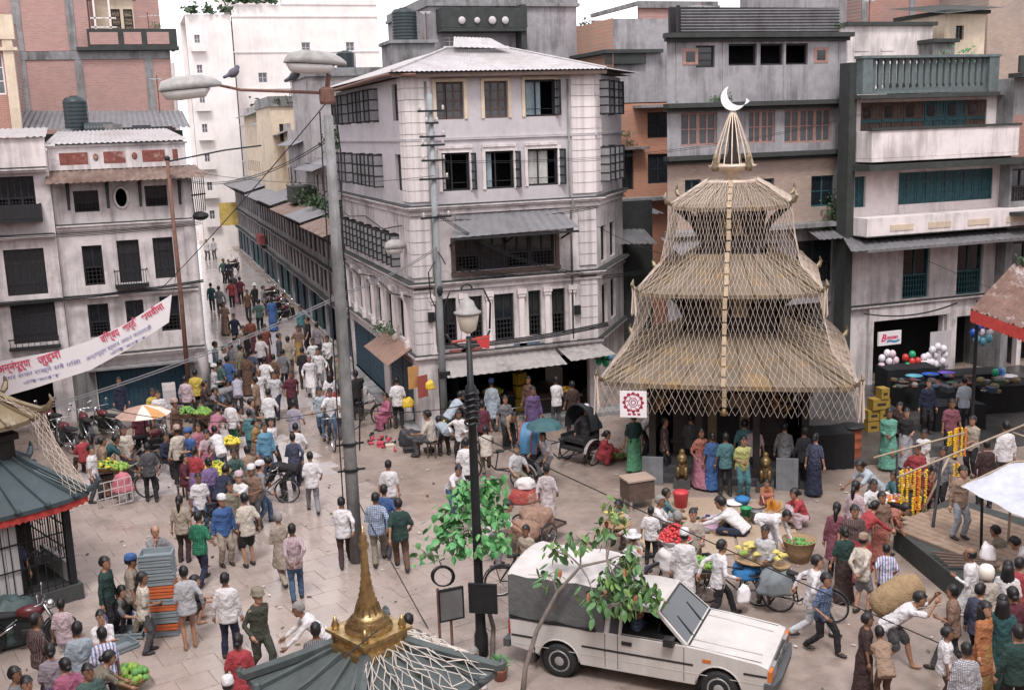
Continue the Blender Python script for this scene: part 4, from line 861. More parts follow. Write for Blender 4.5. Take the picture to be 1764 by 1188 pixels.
# netting draped over the temple
NETM=mat('net_twine',(.56,.47,.4),.85,.15,10)
def netpanel(mb,rows,ncell,r,sag=.0,jit=.012):
    "rows: list of (half-width-left pt, right pt) curves from top to bottom; diamond mesh"
    nr=len(rows); G_=[]
    for j,(a,c) in enumerate(rows):
        a=Vector(a);c=Vector(c);row=[]
        for i in range(ncell+1):
            u=(i+(.5 if j%2 else 0))/ncell
            if u>1:u=1
            p=a.lerp(c,u)+Vector((random.gauss(0,jit),random.gauss(0,jit*.5),random.gauss(0,jit)))
            p.z-=sag*math.sin(u*PI)
            row.append(p)
        G_.append(row)
    for j in range(nr-1):
        for i in range(ncell+1):
            k=[i,i+1] if j%2 else [i-1,i]
            for q in k:
                if 0<=q<=ncell: mb.tube([G_[j][i],G_[j+1][q]],r,3,cap=False)
def prof(pts,step):
    out=[]
    for (y0,z0),(y1,z1) in zip(pts,pts[1:]):
        n=max(1,round(math.hypot(y1-y0,z1-z0)/step))
        for i in range(n): out.append((y0+(y1-y0)*i/n,z0+(z1-z0)*i/n))
    out.append(pts[-1]); return out
net=MB()
pf=prof([(.66,7.98),(1.57,7.4),(1.63,6.7),(1.8,5.85),(2.36,5.28),(2.4,4.5),(2.6,3.72),(3.22,3.06),(3.26,2.7),(3.22,2.15)],.19)
for k in range(4):
    net.M=T(0,0,0,k*PI/2)
    rows=[((-h,-h,z),(h,-h,z)) for h,z in pf]
    netpanel(net,rows,38,.0038,.0,.011)
net.M=Matrix()
no=net.build('netting',NETM,None,False,TC,TROT); tag(no,'beige rope netting draped over all tiers of the temple','netting')
# gathered net bundles at the eave corners
for k,(sx,sy) in enumerate(((-1,-1),(1,-1))):
    for h,z,l in ((3.3,3.05,.95),(2.42,5.25,.7)):
        mb=MB(); 
        for i in range(7):
            a=random.uniform(0,6.28); x,y=.05*math.cos(a),.05*math.sin(a)
            mb.tube([(x,y,.1),(x*.6,y*.6,-.1),(x*1.5,y*1.5,-l*random.uniform(.8,1))],.018,4)
        p=TC+tx*(sx*h)+ty*(sy*h); p.z=z
        tag(mb.build('net_tassel',NETM,None,False,p),'gathered net tassel at %s %s eave corner of temple'%('left' if sx<0 else 'right','lower' if h>3 else 'middle'),'netting')
# square notice board with red emblem
t=thing('notice_board','square white notice board with red round emblem hanging under temple eave','sign',G(1091,696,2.55),TROT)
mb=MB(); mb.bx(-.34,.34,-.02,.02,-.34,.34); mb.build('board',SGN,t)
REDE=mat('dark_red_print',(.33,.03,.06),.6,.08)
mb=MB()
for r0,r1,n in ((.2,.235,32),(.1,.12,24),(.045,.07,16)):
    for i in range(n):
        a,c=2*PI*i/n,2*PI*(i+1)/n; mb.quad((r0*math.cos(a),-.024,r0*math.sin(a)+.05),(r1*math.cos(a),-.024,r1*math.sin(a)+.05),(r1*math.cos(c),-.024,r1*math.sin(c)+.05),(r0*math.cos(c),-.024,r0*math.sin(c)+.05))
for i in range(12):
    a=2*PI*i/12; mb.ell((.235*math.cos(a),-.0235,.235*math.sin(a)+.05),(.045,.003,.045),8,4)
for i in range(8):
    a=2*PI*i/8+.3; mb.bar((.13*math.cos(a),-.025,.13*math.sin(a)+.05),(.19*math.cos(a+.25),-.025,.19*math.sin(a+.25)+.05),.03,.004)
for x in (-.14,-.02,.1): mb.bx(x,x+.08,-.026,-.021,-.28,-.23)
mb.build('emblem',REDE,t)
mb=MB(); mb.tube([(-.3,0,.34),(-.25,.2,.5)],.008,4); mb.tube([(.3,0,.34),(.25,.2,.5)],.008,4); mb.build('cord',IRON,t)
# straw garlands hanging under the eave
STRAW=mat('dry_straw_garland',(.36,.24,.11),.9,.4,10)
for i,(px,py,s) in enumerate(((1130,690,.32),(1345,690,.3))):
    mb=MB()
    for k in range(90):
        p=Vector((random.gauss(0,s*.5),random.gauss(0,.1),random.gauss(0,s*.45))); d=Vector((random.gauss(0,1),random.gauss(0,.4),random.gauss(0,1))).normalized()*.13
        mb.tube([p-d,p+d],.012,3,cap=False)
    tag(mb.build('straw_bundle',STRAW,None,False,G(px,py,2.15)),'dry straw bundle hanging under %s part of temple eave'%('left' if i==0 else 'right'),'bundle')
# ---------------------------------------------------------------- small two tiered shrine at the left edge
SLATE=mat('bluish_painted_tin',(.06,.085,.095),.5,.2,3,.1,.4,metal=.2)
REDV=mat('red_valance',(.42,.05,.04),.75,.25,5,.1)
SR=R(24); cor=G(155,856,2.25); s1=Vector((math.cos(SR),math.sin(SR),0)); s2=Vector((-math.sin(SR),math.cos(SR),0))
SC=cor-s1*1.75+s2*1.75; SC.z=0
sh=thing('small_shrine','small shrine with bluish tin roof, red valance and iron grille at left','shrine',SC,SR)
roof(sh,1.75,.75,2.3,3.15,6,SLATE,.035,.1,.02)
roof(sh,1.2,.3,3.95,4.7,5,GILT,.03,.18,.04)
mb=MB(); mb.bx(-.72,.72,-.72,.72,3.1,4.1); mb.bx(-.8,.8,-.8,.8,3.55,3.68); mb.build('upper_core',TWOOD,sh)
for k in range(4):
    mb=MB(Matrix.Rotation(k*PI/2,4,'Z')); n=28
    mb.patch((-1.72,-1.72,2.06),(1.72,-1.72,2.06),(1.72,-1.72,2.24),(-1.72,-1.72,2.24),n*2,2,lambda u,v:(0,.012*math.sin(u*n*3),(1-v)*.02*math.sin(u*n*6)+.1*abs(2*u-1)**4)); mb.build('valance',REDV,sh,True)
for sx in (-1,1):
    for sy in (-1,1):
        mb=MB(); mb.bx(sx*1.35-.07,sx*1.35+.07,sy*1.35-.07,sy*1.35+.07,.0,2.3); mb.build('corner_post',IRON,sh)
mb=MB(); mb.bx(-1.5,1.5,-1.5,1.5,0,.35); mb.build('plinth',STONE,sh)
mb=MB(); mb.bx(-.8,.8,-.8,.8,.35,2.4); mb.build('core',TWOOD,sh)
TILEW=mat('white_glazed_tile',(.55,.54,.53),.4,.1,3,.05,.25)
for k in range(4):
    Mk=Matrix.Rotation(k*PI/2,4,'Z')
    mb=MB(Mk); n=8 if k==0 else 5
    for i in range(6): x=-1.28+i*.27; mb.bx(x+.006,x+.264,-1.38,-1.3,.36,1.95 if k==0 else .8); 
    mb.build('white_panel',TILEW,sh)
    mb=MB(Mk)
    for i in range(17): x=-1.28+i*.16; mb.bar((x,-1.42,.35),(x,-1.42,2.1),.018)
    for z in (.45,1.0,1.55,2.0): mb.bar((-1.3,-1.42,z),(1.3,-1.42,z),.025)
    if k in(0,1):
        for i in range(5):
            mb.tube([(.45+.17*i+.07*math.cos(a),-1.44,1.25+.07*math.sin(a)) for a in [q*PI/4 for q in range(8)]],.01,4,closed=True)
    mb.build('iron_grille',IRON,sh)
mb=MB(); mb.lathe([(.3,4.68),(.2,4.8),(.28,4.95),(.12,5.2),(.05,5.5),(.01,5.6)],(0,0,0),12); mb.build('finial',GILTB,sh,True)
net=MB()
pf=prof([(.3,4.75),(1.22,4.1),(1.35,3.4),(1.62,2.75),(1.8,2.42)],.12)
for k in (1,):
    net.M=T(0,0,0,k*PI/2); netpanel(net,[((-h,-h,z),(h*.1,-h,z)) for h,z in pf],14,.006)
net.M=T(); netpanel(net,[((h*.75,-h,z),(h*1.0,-h,z)) for h,z in pf],4,.006)
net.M=Matrix(); tag(net.build('netting',NETM,None,False,SC,SR),'beige net draped over right corner of the small left shrine','netting')
t=thing('net_basket_rack','wire rack holding dark goods on small shrine corner','rack',G(168,850,2.2),SR)
mb=MB()
for i in range(6): mb.bar((.15*i,0,-.35),(.15*i,0,.2),.015)
for z in (-.35,-.15,.02,.2): mb.bar((0,0,z),(.75,0,z),.015)
mb.build('wire_rack',mat('white_wire',(.5,.48,.45),.5),t)
# ---------------------------------------------------------------- shrine roof with gilt spire below the camera
zc=3.35; ac=G(637,1108,zc); fr_=thing('near_shrine','near shrine with grey tin roof and golden bell spire at bottom','shrine',(ac.x,ac.y,0),R(26))
roof(fr_,1.1,.3,2.88,zc,4,mat('grey_green_tin',(.085,.105,.106),.5,.3,3,.1,.5,metal=.2),.035,.08,.0,hipm=(),tipk=.35)
mb=MB(); mb.bx(-.75,.75,-.75,.75,.3,2.95); mb.bx(-1.0,1.0,-1.0,1.0,0,.3); mb.build('core',TBRICK,fr_)
mb=MB(); mb.bx(-.38,.38,-.38,.38,zc-.06,zc+.05); mb.bx(-.33,.33,-.33,.33,zc+.05,zc+.18); mb.bx(-.38,.38,-.38,.38,zc+.18,zc+.22); mb.build('spire_base',GILTB,fr_)
mb=MB(); mb.lathe([(.29,zc+.22),(.3,zc+.25),(.24,zc+.28),(.27,zc+.31),(.2,zc+.34),(.22,zc+.37),(.17,zc+.4),(.15,zc+.46),(.115,zc+.56),(.125,zc+.58),(.095,zc+.62),(.105,zc+.65),(.08,zc+.7),(.088,zc+.73),(.068,zc+.78),(.075,zc+.81),(.058,zc+.86),(.065,zc+.9),(.05,zc+.96),(.055,zc+1.0),(.042,zc+1.1),(.048,zc+1.13),(.036,zc+1.22),(.06,zc+1.26),(.065,zc+1.3),(.04,zc+1.34),(.05,zc+1.38),(.025,zc+1.44),(.006,zc+1.54)],(0,0,0),16); mb.build('spire',GILTB,fr_,True)
for k in range(12):
    a=2*PI*k/12; q=MB(); q.bar((.16*math.cos(a),.16*math.sin(a),zc+.42),(.13*math.cos(a),.13*math.sin(a),zc+.54),.02); q.build('spire_fret',BRASS,fr_)
for k in range(4):
    a=k*PI/2+PI/4; q=MB(); q.lathe([(.03,zc+.2),(.055,zc+.25),(.03,zc+.32),(.012,zc+.38)],(.4*math.cos(a),.42*math.sin(a),0),8); q.build('corner_finial',GILTB,fr_,True)
net=MB(); pf=prof([(.35,zc+.05),(1.12,2.98)],.12)
for k in (0,1):
    net.M=T(0,0,0,k*PI/2); netpanel(net,[((-h,-h,z),(h,-h,z)) for h,z in pf],14,.007,jit=.025)
net.M=Matrix(); tag(net.build('netting',mat('white_net_twine',(.6,.55,.5),.85),None,False,(ac.x,ac.y,0),R(26)),'loose white net over right slopes of near shrine roof','netting')
# ---------------------------------------------------------------- poles and lamps
POLEC=mat('pole_concrete',(.21,.21,.21),.85,.35,3,.3,.7)
LAMPG=mat('grey_lamp_shell',(.32,.31,.3),.5,.25,6,.05,.3); LENS=mat('milky_lamp_lens',(.62,.6,.58),.25,.08,4)
def lamp_head(par,M,L):
    mb=MB(M); mb.loft([[(x,w*math.cos(a),z0+h*max(0,math.sin(a))) for a in [2*PI*k/14 for k in range(14)]] for x,w,h,z0 in ((0,.06,.08,0),(L*.1,.13,.17,0),(L*.3,.22,.27,0),(L*.7,.24,.28,0),(L*.94,.18,.2,0),(L,.08,.06,0))]); mb.build('lamp_shell',LAMPG,par,True)
    mb=MB(M); mb.loft([[(x,w*math.cos(a),-.012-d*max(0,math.sin(a))) for a in [2*PI*k/14 for k in range(14)]] for x,w,d in ((L*.2,.08,.03),(L*.28,.19,.17),(L*.7,.21,.2),(L*.9,.15,.16),(L*.97,.05,.03))]); mb.build('lamp_lens',LENS,par,True)
pb=G(615,968); pole=thing('street_lamp','tall concrete street lamp post with long arm and two lamp heads','street lamp',pb)
mb=MB(); mb.loft([[(r*math.cos(2*PI*k/12),r*math.sin(2*PI*k/12),z) for k in range(12)] for r,z in ((.152,0),(.142,3),(.122,6.5),(.1,9.9))]); mb.build('post',POLEC,pole,True)
for z in (2.15,2.75):
    mb=MB(); mb.lathe([(.145,z),(.17,z+.01),(.17,z+.07),(.145,z+.08)],(0,0,0),12); mb.bar((-.3,0,z+.03),(.32,0,z+.03),.04); mb.build('steel_band',IRON,pole)
topz=AY(570,150,pb.y).z; th=AY(312,150,pb.y+.4)-Vector(pb); th2=AY(590,105,pb.y-.6)-Vector(pb)
mb=MB(); mb.lathe([(.14,topz-.35),(.16,topz-.3),(.16,topz-.05),(.1,topz)],(0,0,0),10); mb.tube([(0,0,topz-.12),(th.x*.6,.1,topz-.02),(th.x+.72,.3,th.z+.02)],[.035,.03,.028],6); mb.tube([(0,0,topz-.1),(.05,-.1,topz+.25)],.05,6); mb.build('arm',RUSTI,pole)
lamp_head(pole,Matrix.Translation((th.x+.8,.32,th.z))@Matrix.Rotation(PI-.12,4,'Z')@Matrix.Rotation(R(4),4,'Y'),1.25)
lamp_head(pole,Matrix.Translation((.42,-.1,topz+.42))@Matrix.Rotation(PI+.08,4,'Z')@Matrix.Rotation(R(-3),4,'Y'),1.28)
mb=MB(); mb.tube([(.16,.05,topz-.3),(.26,.2,topz-1.5),(.15,.1,topz-3),(.2,0,4.5),(.3,.1,3.6),(.22,0,2.6)],.018,5); mb.tube([(-.17,.0,topz-.5),(-.2,0,6),(-.22,.0,3),(-.22,0,.3)],.015,5); mb.build('cable',IRON,pole)
PIG=mat('pigeon_grey',(.09,.09,.11),.7,.3,12)
for px,py,lab,rz in ((403,134,'plump dark pigeon sitting nearer the far lamp head',.6),(508,139,'slim grey pigeon perched near the lamp post top',-.8)):
    p=AY(px,py,pb.y+.2); t=thing('pigeon',lab,'bird',(p.x,p.y,p.z),rz,'pigeons on the lamp arm')
    s=1.0; mb=MB(Matrix.Scale(s,4)); mb.ell((0,0,.1),(.15,.09,.09),10,6,Matrix.Rotation(-.5,4,'Y')); mb.ell((.11,0,.21),(.045,.04,.045)); mb.tube([(.07,0,.12),(.11,0,.2)],.045,6); mb.tube([(-.1,0,.06),(-.26,0,-.0)],[.05,.03],6); mb.tube([(.14,0,.21),(.18,0,.2)],[.012,.004],4); mb.tube([(0,.02,.0),(0,.02,.06)],.008,4); mb.tube([(0,-.02,0),(0,-.02,.06)],.008,4); mb.build('body',PIG,t,True)
# ornate iron lamp post
lb=G(830,1128); lp=thing('iron_lamp_post','dark iron lamp post with white glass lantern and scroll bracket','lamp post',lb)
H=AY(806,560,lb.y).z
mb=MB(); mb.lathe([(.13,0),(.13,.4),(.1,.5),(.085,1.6),(.08,3.6),(.075,H-1.7),(.12,H-1.68),(.12,H-1.55),(.08,H-1.5),(.1,H-1.35),(.1,H-1.1),(.06,H-1.05),(.05,H-.2)],(0,0,0),12); mb.build('post',IRON,lp,True)
mb=MB()
for k in range(6): z=H-1.75+k*.11; mb.tube([(.13*math.cos(a),.13*math.sin(a),z+.02*math.sin(3*a)) for a in [q*PI/6 for q in range(12)]],.022,5,closed=True)
mb.build('wire_wrap',IRON,lp)
mb=MB(); mb.tube([(.42*math.cos(a),0,H+.02+.42*math.sin(a)) for a in [R(200)+R(140)*k/10 for k in range(11)]],.022,6); mb.tube([(-.39,0,H-.1),(-.42,0,H+.35),(-.3,0,H+.62),(.3,0,H+.62),(.42,0,H+.35),(.39,0,H-.1)],.018,6); mb.tube([(.1*math.cos(a),0,H+.62+.1*math.sin(a)) for a in [PI*k/8 for k in range(9)]],.016,5); mb.build('scroll_bracket',IRON,lp,True)
mb=MB(); mb.lathe([(.05,H-.14),(.14,H-.08),(.18,H+.1),(.2,H+.2)],(0,0,0),16); mb.build('lantern_glass',mat('cream_lantern_glass',(.62,.57,.48),.3,.1,4),lp,True)
mb=MB(); mb.lathe([(.235,H+.2),(.245,H+.235),(.19,H+.26),(.14,H+.34),(.11,H+.42),(.05,H+.46),(.02,H+.5)],(0,0,0),16); mb.build('lantern_cap',LAMPG,lp,True)
mb=MB(); mb.tube([(-.32,0,H-.27),(.36,.0,H-.25)],.03,6); mb.build('red_rail',mat('faded_red_iron',(.34,.09,.07),.7),lp)
mb=MB(); mb.add([(.1,-.02,H-.22),(.38,-.02,H-.2),(.36,-.03,H-.45),(.2,-.02,H-.4)],[(0,1,2,3)]); mb.build('red_rag',mat('red_rag',(.5,.05,.05),.9),lp)
# two dark boards near the lamp foot
for px,py,w,h,rz,lab,z in ((777,1040,.42,.55,.25,'grey framed display board on thin posts beside lamp foot',1.15),(832,1030,.46,.5,-.32,'black square board fixed to iron lamp post',1.25)):
    p=G(px,py,z); t=thing('display_board',lab,'board',p,rz-.2,'dark boards by the lamp post')
    mb=MB(); mb.bx(-w/2,w/2,-.02,.02,-h/2,h/2); mb.build('panel',IRON if px>800 else mat('dusty_grey_board',(.14,.14,.14),.7),t)
    mb=MB(); mb.bx(-w/2-.03,-w/2,-.03,.03,-h/2-.03,h/2+.03); mb.bx(w/2,w/2+.03,-.03,.03,-h/2-.03,h/2+.03); mb.bx(-w/2,w/2,-.03,.03,h/2,h/2+.03); mb.bx(-w/2,w/2,-.03,.03,-h/2-.03,-h/2); mb.build('frame',IRON,t)
    if px<800:
        mb=MB(); mb.tube([(-.24,0,-z),(-.24,0,.35)],.025,6); mb.tube([(.0,.04,-z),(.0,.04,.3)],.025,6); mb.build('post',RUSTI,t)
p=G(763,993,1.9); t=MB()
for k in range(5): t.tube([((.16+.012*k)*math.cos(a),.03*math.sin(a+k)+.01*k,(.16+.01*k)*math.sin(a)) for a in [q*PI/10 for q in range(20)]],.01,4,closed=True)
t.tube([(0,0,.16),(-.05,0,.3),(.05,.0,.34)],.012,4); tag(t.build('wire_coil',IRON,None,False,p,-.3),'coil of dark cable hanging above the grey display board','cable')
# utility poles
up=thing('utility_pole','grey utility pole with stacked crossarms before corner building','utility pole',(8.72,32.1,0))
mb=MB(); mb.loft([[(r*math.cos(2*PI*k/10),r*math.sin(2*PI*k/10),z) for k in range(10)] for r,z in ((.12,0),(.11,5),(.085,10.6))]); mb.build('post',mat('steel_pole_paint',(.26,.28,.29),.6,.2,3,.05,.4),up,True)
INS=mat('porcelain',(.5,.48,.46),.3)
for z,w,a in ((10.1,.85,0),(9.75,.4,.1),(9.35,.8,0),(9.1,.75,.1),(8.65,.75,0),(8.1,.95,.05),(6.95,1.1,.35)):
    mb=MB(); d=Vector((math.cos(a),math.sin(a),0)); mb.bar(-d*w/2+Vector((0,-.13,z)),d*w/2+Vector((0,-.13,z)),.06); x=mb.build('crossarm',IRON,up)
    for s in (-.42,.42): 
        q=MB(); q.lathe([(.02,z+.02),(.045,z+.05),(.03,z+.09),(.045,z+.12),(.01,z+.17)],(d.x*s*w,d.y*s*w-.13,0),8); q.build('insulator',INS,x,True)
mb=MB(); mb.tube([(-.1,-.1,5.6),(-.35,-.2,5.3),(-.3,-.15,4.5),(-.15,-.1,4.2)],.02,5); mb.ell((.0,-.15,4.7),(.1,.08,.16)); mb.bx(-.15,.2,-.2,-.1,1.95,2.15); mb.tube([(0,-.14,5.9),(.05,-.5,5.7),(0,-.9,5.6)],.02,5); mb.build('fittings',IRON,up)
t=thing('pole_lantern','small street light bracket on side of corner building','street lamp',(8.5,33.9,5.9),PI)
lamp_head(t,T(.25,0,0),.75); mb=MB(); mb.tube([(-.3,0,-.05),(.3,0,.02)],.025,6); mb.build('bracket',IRON,t)
up=thing('thin_pole','thin rusty brown pole in front of white house corner','utility pole',(1.33,39.1,0))
mb=MB(); mb.tube([(.0,0,0),(.03,0,4),(.0,0,8.85)],[.085,.075,.06],8); mb.build('post',RUSTI,up,True)
mb=MB(); mb.ell((0,0,8.9),(.1,.08,.1)); mb.tube([(0,0,8.8),(2,1.0,9.1),(3.5,3,9.2)],.03,5); mb.build('arm',IRON,up)
# overhead cables
def cable(label,a,c,sag,r=.012,m=IRON,tw=1):
    a=Vector(a);c=Vector(c);mb=MB()
    for s in range(tw):
        off=Vector((0,.03*s,.05*s)); mb.tube([a.lerp(c,k/14)+off-Vector((0,0,sag*4*(k/14)*(1-k/14))) for k in range(15)],r,4)
    return tag(mb.build('cable',m),label,'cable',None)
P_=lambda x,y,Y:AY(x,y,Y)
cable('pair of pale cables running from left shrine to lamp post',P_(-40,735,27),P_(600,505,25),.25,.016,mat('grey_cable',(.2,.2,.21),.6),2)
cable('pale cable from lamp post up to utility pole',P_(600,505,25),(8.7,32,6.0),.1,.014,MATS['grey_cable'],2)
cable('sagging cable crossing street toward lamp post low down',P_(170,700,30),P_(602,700,25.2),.4,.012)
cable('thin cable from lamp post to iron lamp',P_(605,700,24.7),(lb.x,lb.y,H-1.4),.15,.011)
cable('diagonal cable from white house up to street lamp top',P_(280,495,38),P_(560,180,25),.1,.013)
cable('stay wire from iron lamp post down past the white pickup',P_(610,850,24),P_(745,1095,19),.02,.013)
cable('long wire stretched diagonally above the white pickup',(lb.x+.1,lb.y,4.2),(13.2,13.6,.2),.05,.012)
cable('wire hanging down from near shrine spire',P_(650,1085,11.2),P_(480,1210,9.5),.02,.007)
cable('black cable bundle along first floor of white house',(-6.5,39.4,4.3),(2.2,39.8,4.55),.12,.03,IRON,2)
cable('black cable bundle along corner building first floor',(8.9,32.6,2.75),(14.6,32.5,3.0),.12,.028,IRON,3)
cable('messy cables spanning from corner building to gap lane',(9.5,32.4,5.2),(16.6,34,4.4),.25,.016,IRON,3)
cable('black cable along shop front of balcony house',(23.9,31.4,2.75),(28.1,31.6,2.75),.25,.03)
cable('thin wire over balcony house wall',(25.2,31.5,5.0),(30.4,30.4,2.6),.0,.01)
# white cloth banner with red and blue writing
BAN=mat('white_banner_cloth',(.78,.74,.75),.85,.06,2,.05)
def flat(p): return Vector(p)
bl0,bl1=P_(-70,690,38),P_(-70,770,38); br0,br1=P_(297,508,38),P_(292,556,38)
mid0=P_(150,600,38)
bt=thing('cloth_banner','white cloth banner with red and blue writing strung across left','banner',(0,38,0))
tops=[P_(x,y,38) for x,y in ((-70,640),(0,622),(100,604),(153,587),(216,558),(296,507))]
bots=[P_(x,y,38) for x,y in ((-70,702),(0,685),(60,668),(156,637),(216,604),(291,555))]
mb=MB(); rows=[]
n=len(tops)
for i in range(n-1):
    a,c,d,e=bots[i],bots[i+1],tops[i+1],tops[i]; mb.patch(*[Vector((p.x,p.y-38,p.z)) for p in (a,c,d,e)],4,3,None)
mb.build('cloth',BAN,bt)
REDT=mat('red_banner_print',(.62,.07,.14),.8,.1); BLUT=mat('blue_banner_print',(.22,.22,.42),.8,.2)
def bantext(s,px,py,px2,py2,size,m):
    a=P_(px,py,37.97);c=P_(px2,py2,37.97);d=c-a; ang=math.atan2(d.z,d.x)
    o=text(s,size,m,bt,(a.x,a.y-38,a.z),(R(90),-ang,0),bold=.006 if m is REDT else 0); 
    w=o.dimensions.x or 1; bb=[v.co.x for v in o.data.vertices]; w=(max(bb)-min(bb)) if bb else 1; o.scale=(d.length/w,1,1)
bantext('अन्नंपूर्ण',-3,643,54,630,.36,REDT); bantext('जुइमा',68,627,107,614,.36,REDT); bantext('विश्वय',177,590,208,576,.34,REDT); bantext('शान्ति',216,572,240,557,.32,REDT); bantext('भयवीमा',248,553,284,530,.3,REDT)
bantext('नगर सफा राख्ने सबै मिली',6,656,140,625,.17,BLUT); bantext('अन्नपूर्ण स्थान असन काठमाडौं',150,621,262,565,.17,BLUT); bantext('नेवा',40,662,105,646,.12,BLUT); bantext('नेवा',190,612,255,580,.12,BLUT)
cable('cord holding left end of cloth banner',P_(297,508,38),(1.35,39.1,5.2),.0,.01)
# ---------------------------------------------------------------- trees
LEAF1=mat('fresh_green_leaf',(.09,.3,.1),.45,.35,6,spec=.5); LEAF2=mat('dull_green_leaf',(.085,.2,.07),.5,.4,6,spec=.5); LEAFR=mat('reddish_leaf',(.3,.1,.05),.5,.3,6)
BARK=mat('grey_bark',(.2,.17,.15),.85,.3,10,.3)
def leafmesh(s,m,heart=True):
    mb=MB(); o=[(0,0),(.3,.12),(.42,.4),(.25,.75),(0,1.1)] if heart else [(0,0),(.2,.2),(.26,.5),(.18,.85),(0,1.15)]
    vs=[(0,0,0),(0,.5,.04),(0,o[-1][1],-.12)]; L=[(-x,y,-.06*abs(x)/.4-.1*y*y) for x,y in o[1:-1]]; Rr=[(x,y,-.06*abs(x)/.4-.1*y*y) for x,y in o[1:-1]]
    vs=[tuple(Vector(v)*s) for v in vs+L+Rr]
    mb.add(vs,[(0,1,3),(1,4,3),(1,5,4),(1,2,5),(0,6,1),(1,6,7),(1,7,8),(1,8,2)]); return mb.mesh('leaf',m)
LM=[leafmesh(.17,LEAF1),leafmesh(.14,mat('light_green_leaf',(.14,.36,.12),.45,.35,6,spec=.5)),leafmesh(.2,LEAF1)]; LM2=[leafmesh(.19,LEAF2,False),leafmesh(.16,mat('olive_leaf',(.14,.24,.06),.5,.4,6),False),leafmesh(.15,LEAFR,False)]
def tree(label,base,stem,clumps,meshes,n,rad,extra=0):
    t=thing('young_tree',label,'tree',base)
    b0=Vector(base); mb=MB(); mb.tube([Vector(p)-b0 for p in stem],[.05-.03*i/(len(stem)-1) for i in range(len(stem))],7); mb.build('trunk',BARK,t,True)
    mb=MB(); top=Vector(stem[-1])-b0; tw=[]
    for c,w in clumps:
        c=Vector(c)-b0; st=min([Vector(p)-b0 for p in stem[1:]],key=lambda q:(q-c).length); mb.tube([st,(st+c)/2+Vector((0,0,.08)),c],[.018,.012,.006],5)
        for k in range(12):
            e=c+Vector((random.gauss(0,rad*.9),random.gauss(0,rad*.6),random.gauss(0,rad*.5))); mb.tube([c,e],[.008,.004],4,cap=False)
    cr=mb.build('crown',BARK,t)
    W=sum(w for c,w in clumps)
    for c,w in clumps:
        c=Vector(c)-b0
        for k in range(int(n*w/W)):
            p=c+Vector((random.gauss(0,rad),random.gauss(0,rad),random.gauss(0,rad*.8)))
            me=meshes[0 if random.random()<.5 else 1] if random.random()<.94 else meshes[2]; mb=None
            yaw=random.uniform(0,6.28); droop=random.uniform(.3,1.35)
            link('leaf',me,cr,M=Matrix.Translation(p)@Matrix.Rotation(yaw,4,'Z')@Matrix.Rotation(-droop,4,'X')@Matrix.Rotation(random.gauss(0,.4),4,'Y'))
    fo=MB(); vs=[v.co.copy() for v in meshes[1].vertices]; fs=[tuple(p.vertices) for p in meshes[1].polygons]
    for c,w in clumps:
        c=Vector(c)-b0
        for k in range(int(extra*w/W)):
            p=c+Vector((random.gauss(0,rad*.95),random.gauss(0,rad*.95),random.gauss(0,rad*.8)))
            fo.m=0 if random.random()<.6 else 1; fo.M=Matrix.Translation(p)@Matrix.Rotation(random.uniform(0,6.28),4,'Z')@Matrix.Rotation(-random.uniform(.2,1.4),4,'X')@Matrix.Rotation(random.gauss(0,.4),4,'Y')@Matrix.Scale(random.uniform(.7,1.1),4); fo.add(vs,fs)
    fo.M=Matrix(); fo.m=0; stuff(fo.build('foliage',[meshes[0].materials[0],meshes[1].materials[0]],t))
    return t
bs=G(848,1135)
tree('young tree with bright green heart shaped leaves beside iron lamp',bs,[bs,G(850,1080,.5),G(836,1030,1.05),G(825,980,1.6),G(812,910,2.4),G(815,850,3.0)],
  [(G(770,890,2.5),1.1),(G(800,845,2.9),1.2),(G(842,840,3.0),1.3),(G(855,885,2.6),1.1),(G(790,930,2.2),1.2),(G(835,935,2.2),.8),(G(765,920,2.2),.6),(G(735,955,1.9),.25),(G(815,880,2.6),1.0),(G(868,925,2.3),.4)],LM,298,.14,330)
bs=G(900,1200)
tree('slender leaning tree with dark leaves arching over the pickup',bs,[bs,G(905,1150,.45),G(925,1085,1.1),G(960,1020,1.75),G(1000,975,2.2),G(1045,965,2.35)],
  [(G(1045,915,2.75),.7),(G(1000,930,2.6),.5),(G(960,950,2.3),.5),(G(1085,965,2.35),1.2),(G(1050,1000,2.05),1.3),(G(1100,1010,2.0),1.3),(G(1075,1035,1.8),1.0),(G(1025,1030,1.85),.7),(G(1125,1025,1.85),.6),(G(945,990,2.0),.3),(G(1065,880,3.05),.5)],LM2,290,.13,200)
t=thing('potted_plant','feathery green plant at foot of iron lamp','plant',G(862,1170))
mb=MB(); mb.lathe([(.1,0),(.14,.2),(.15,.22),(.12,.22),(.02,.2)],(0,0,0),12); mb.build('pot',mat('clay_pot',(.3,.13,.09),.8),t,True)
mb=MB()
for k in range(160):
    a=random.uniform(0,6.28); e=random.uniform(.3,1.4); l=random.uniform(.18,.34); d=Vector((math.cos(a)*math.cos(e),math.sin(a)*math.cos(e),math.sin(e))); mb.tube([Vector((0,0,.2)),Vector((0,0,.22))+d*l*.6,Vector((0,0,.2))+d*l],[.008,.007,.002],3,cap=False)
mb.build('foliage',LEAF1,t)
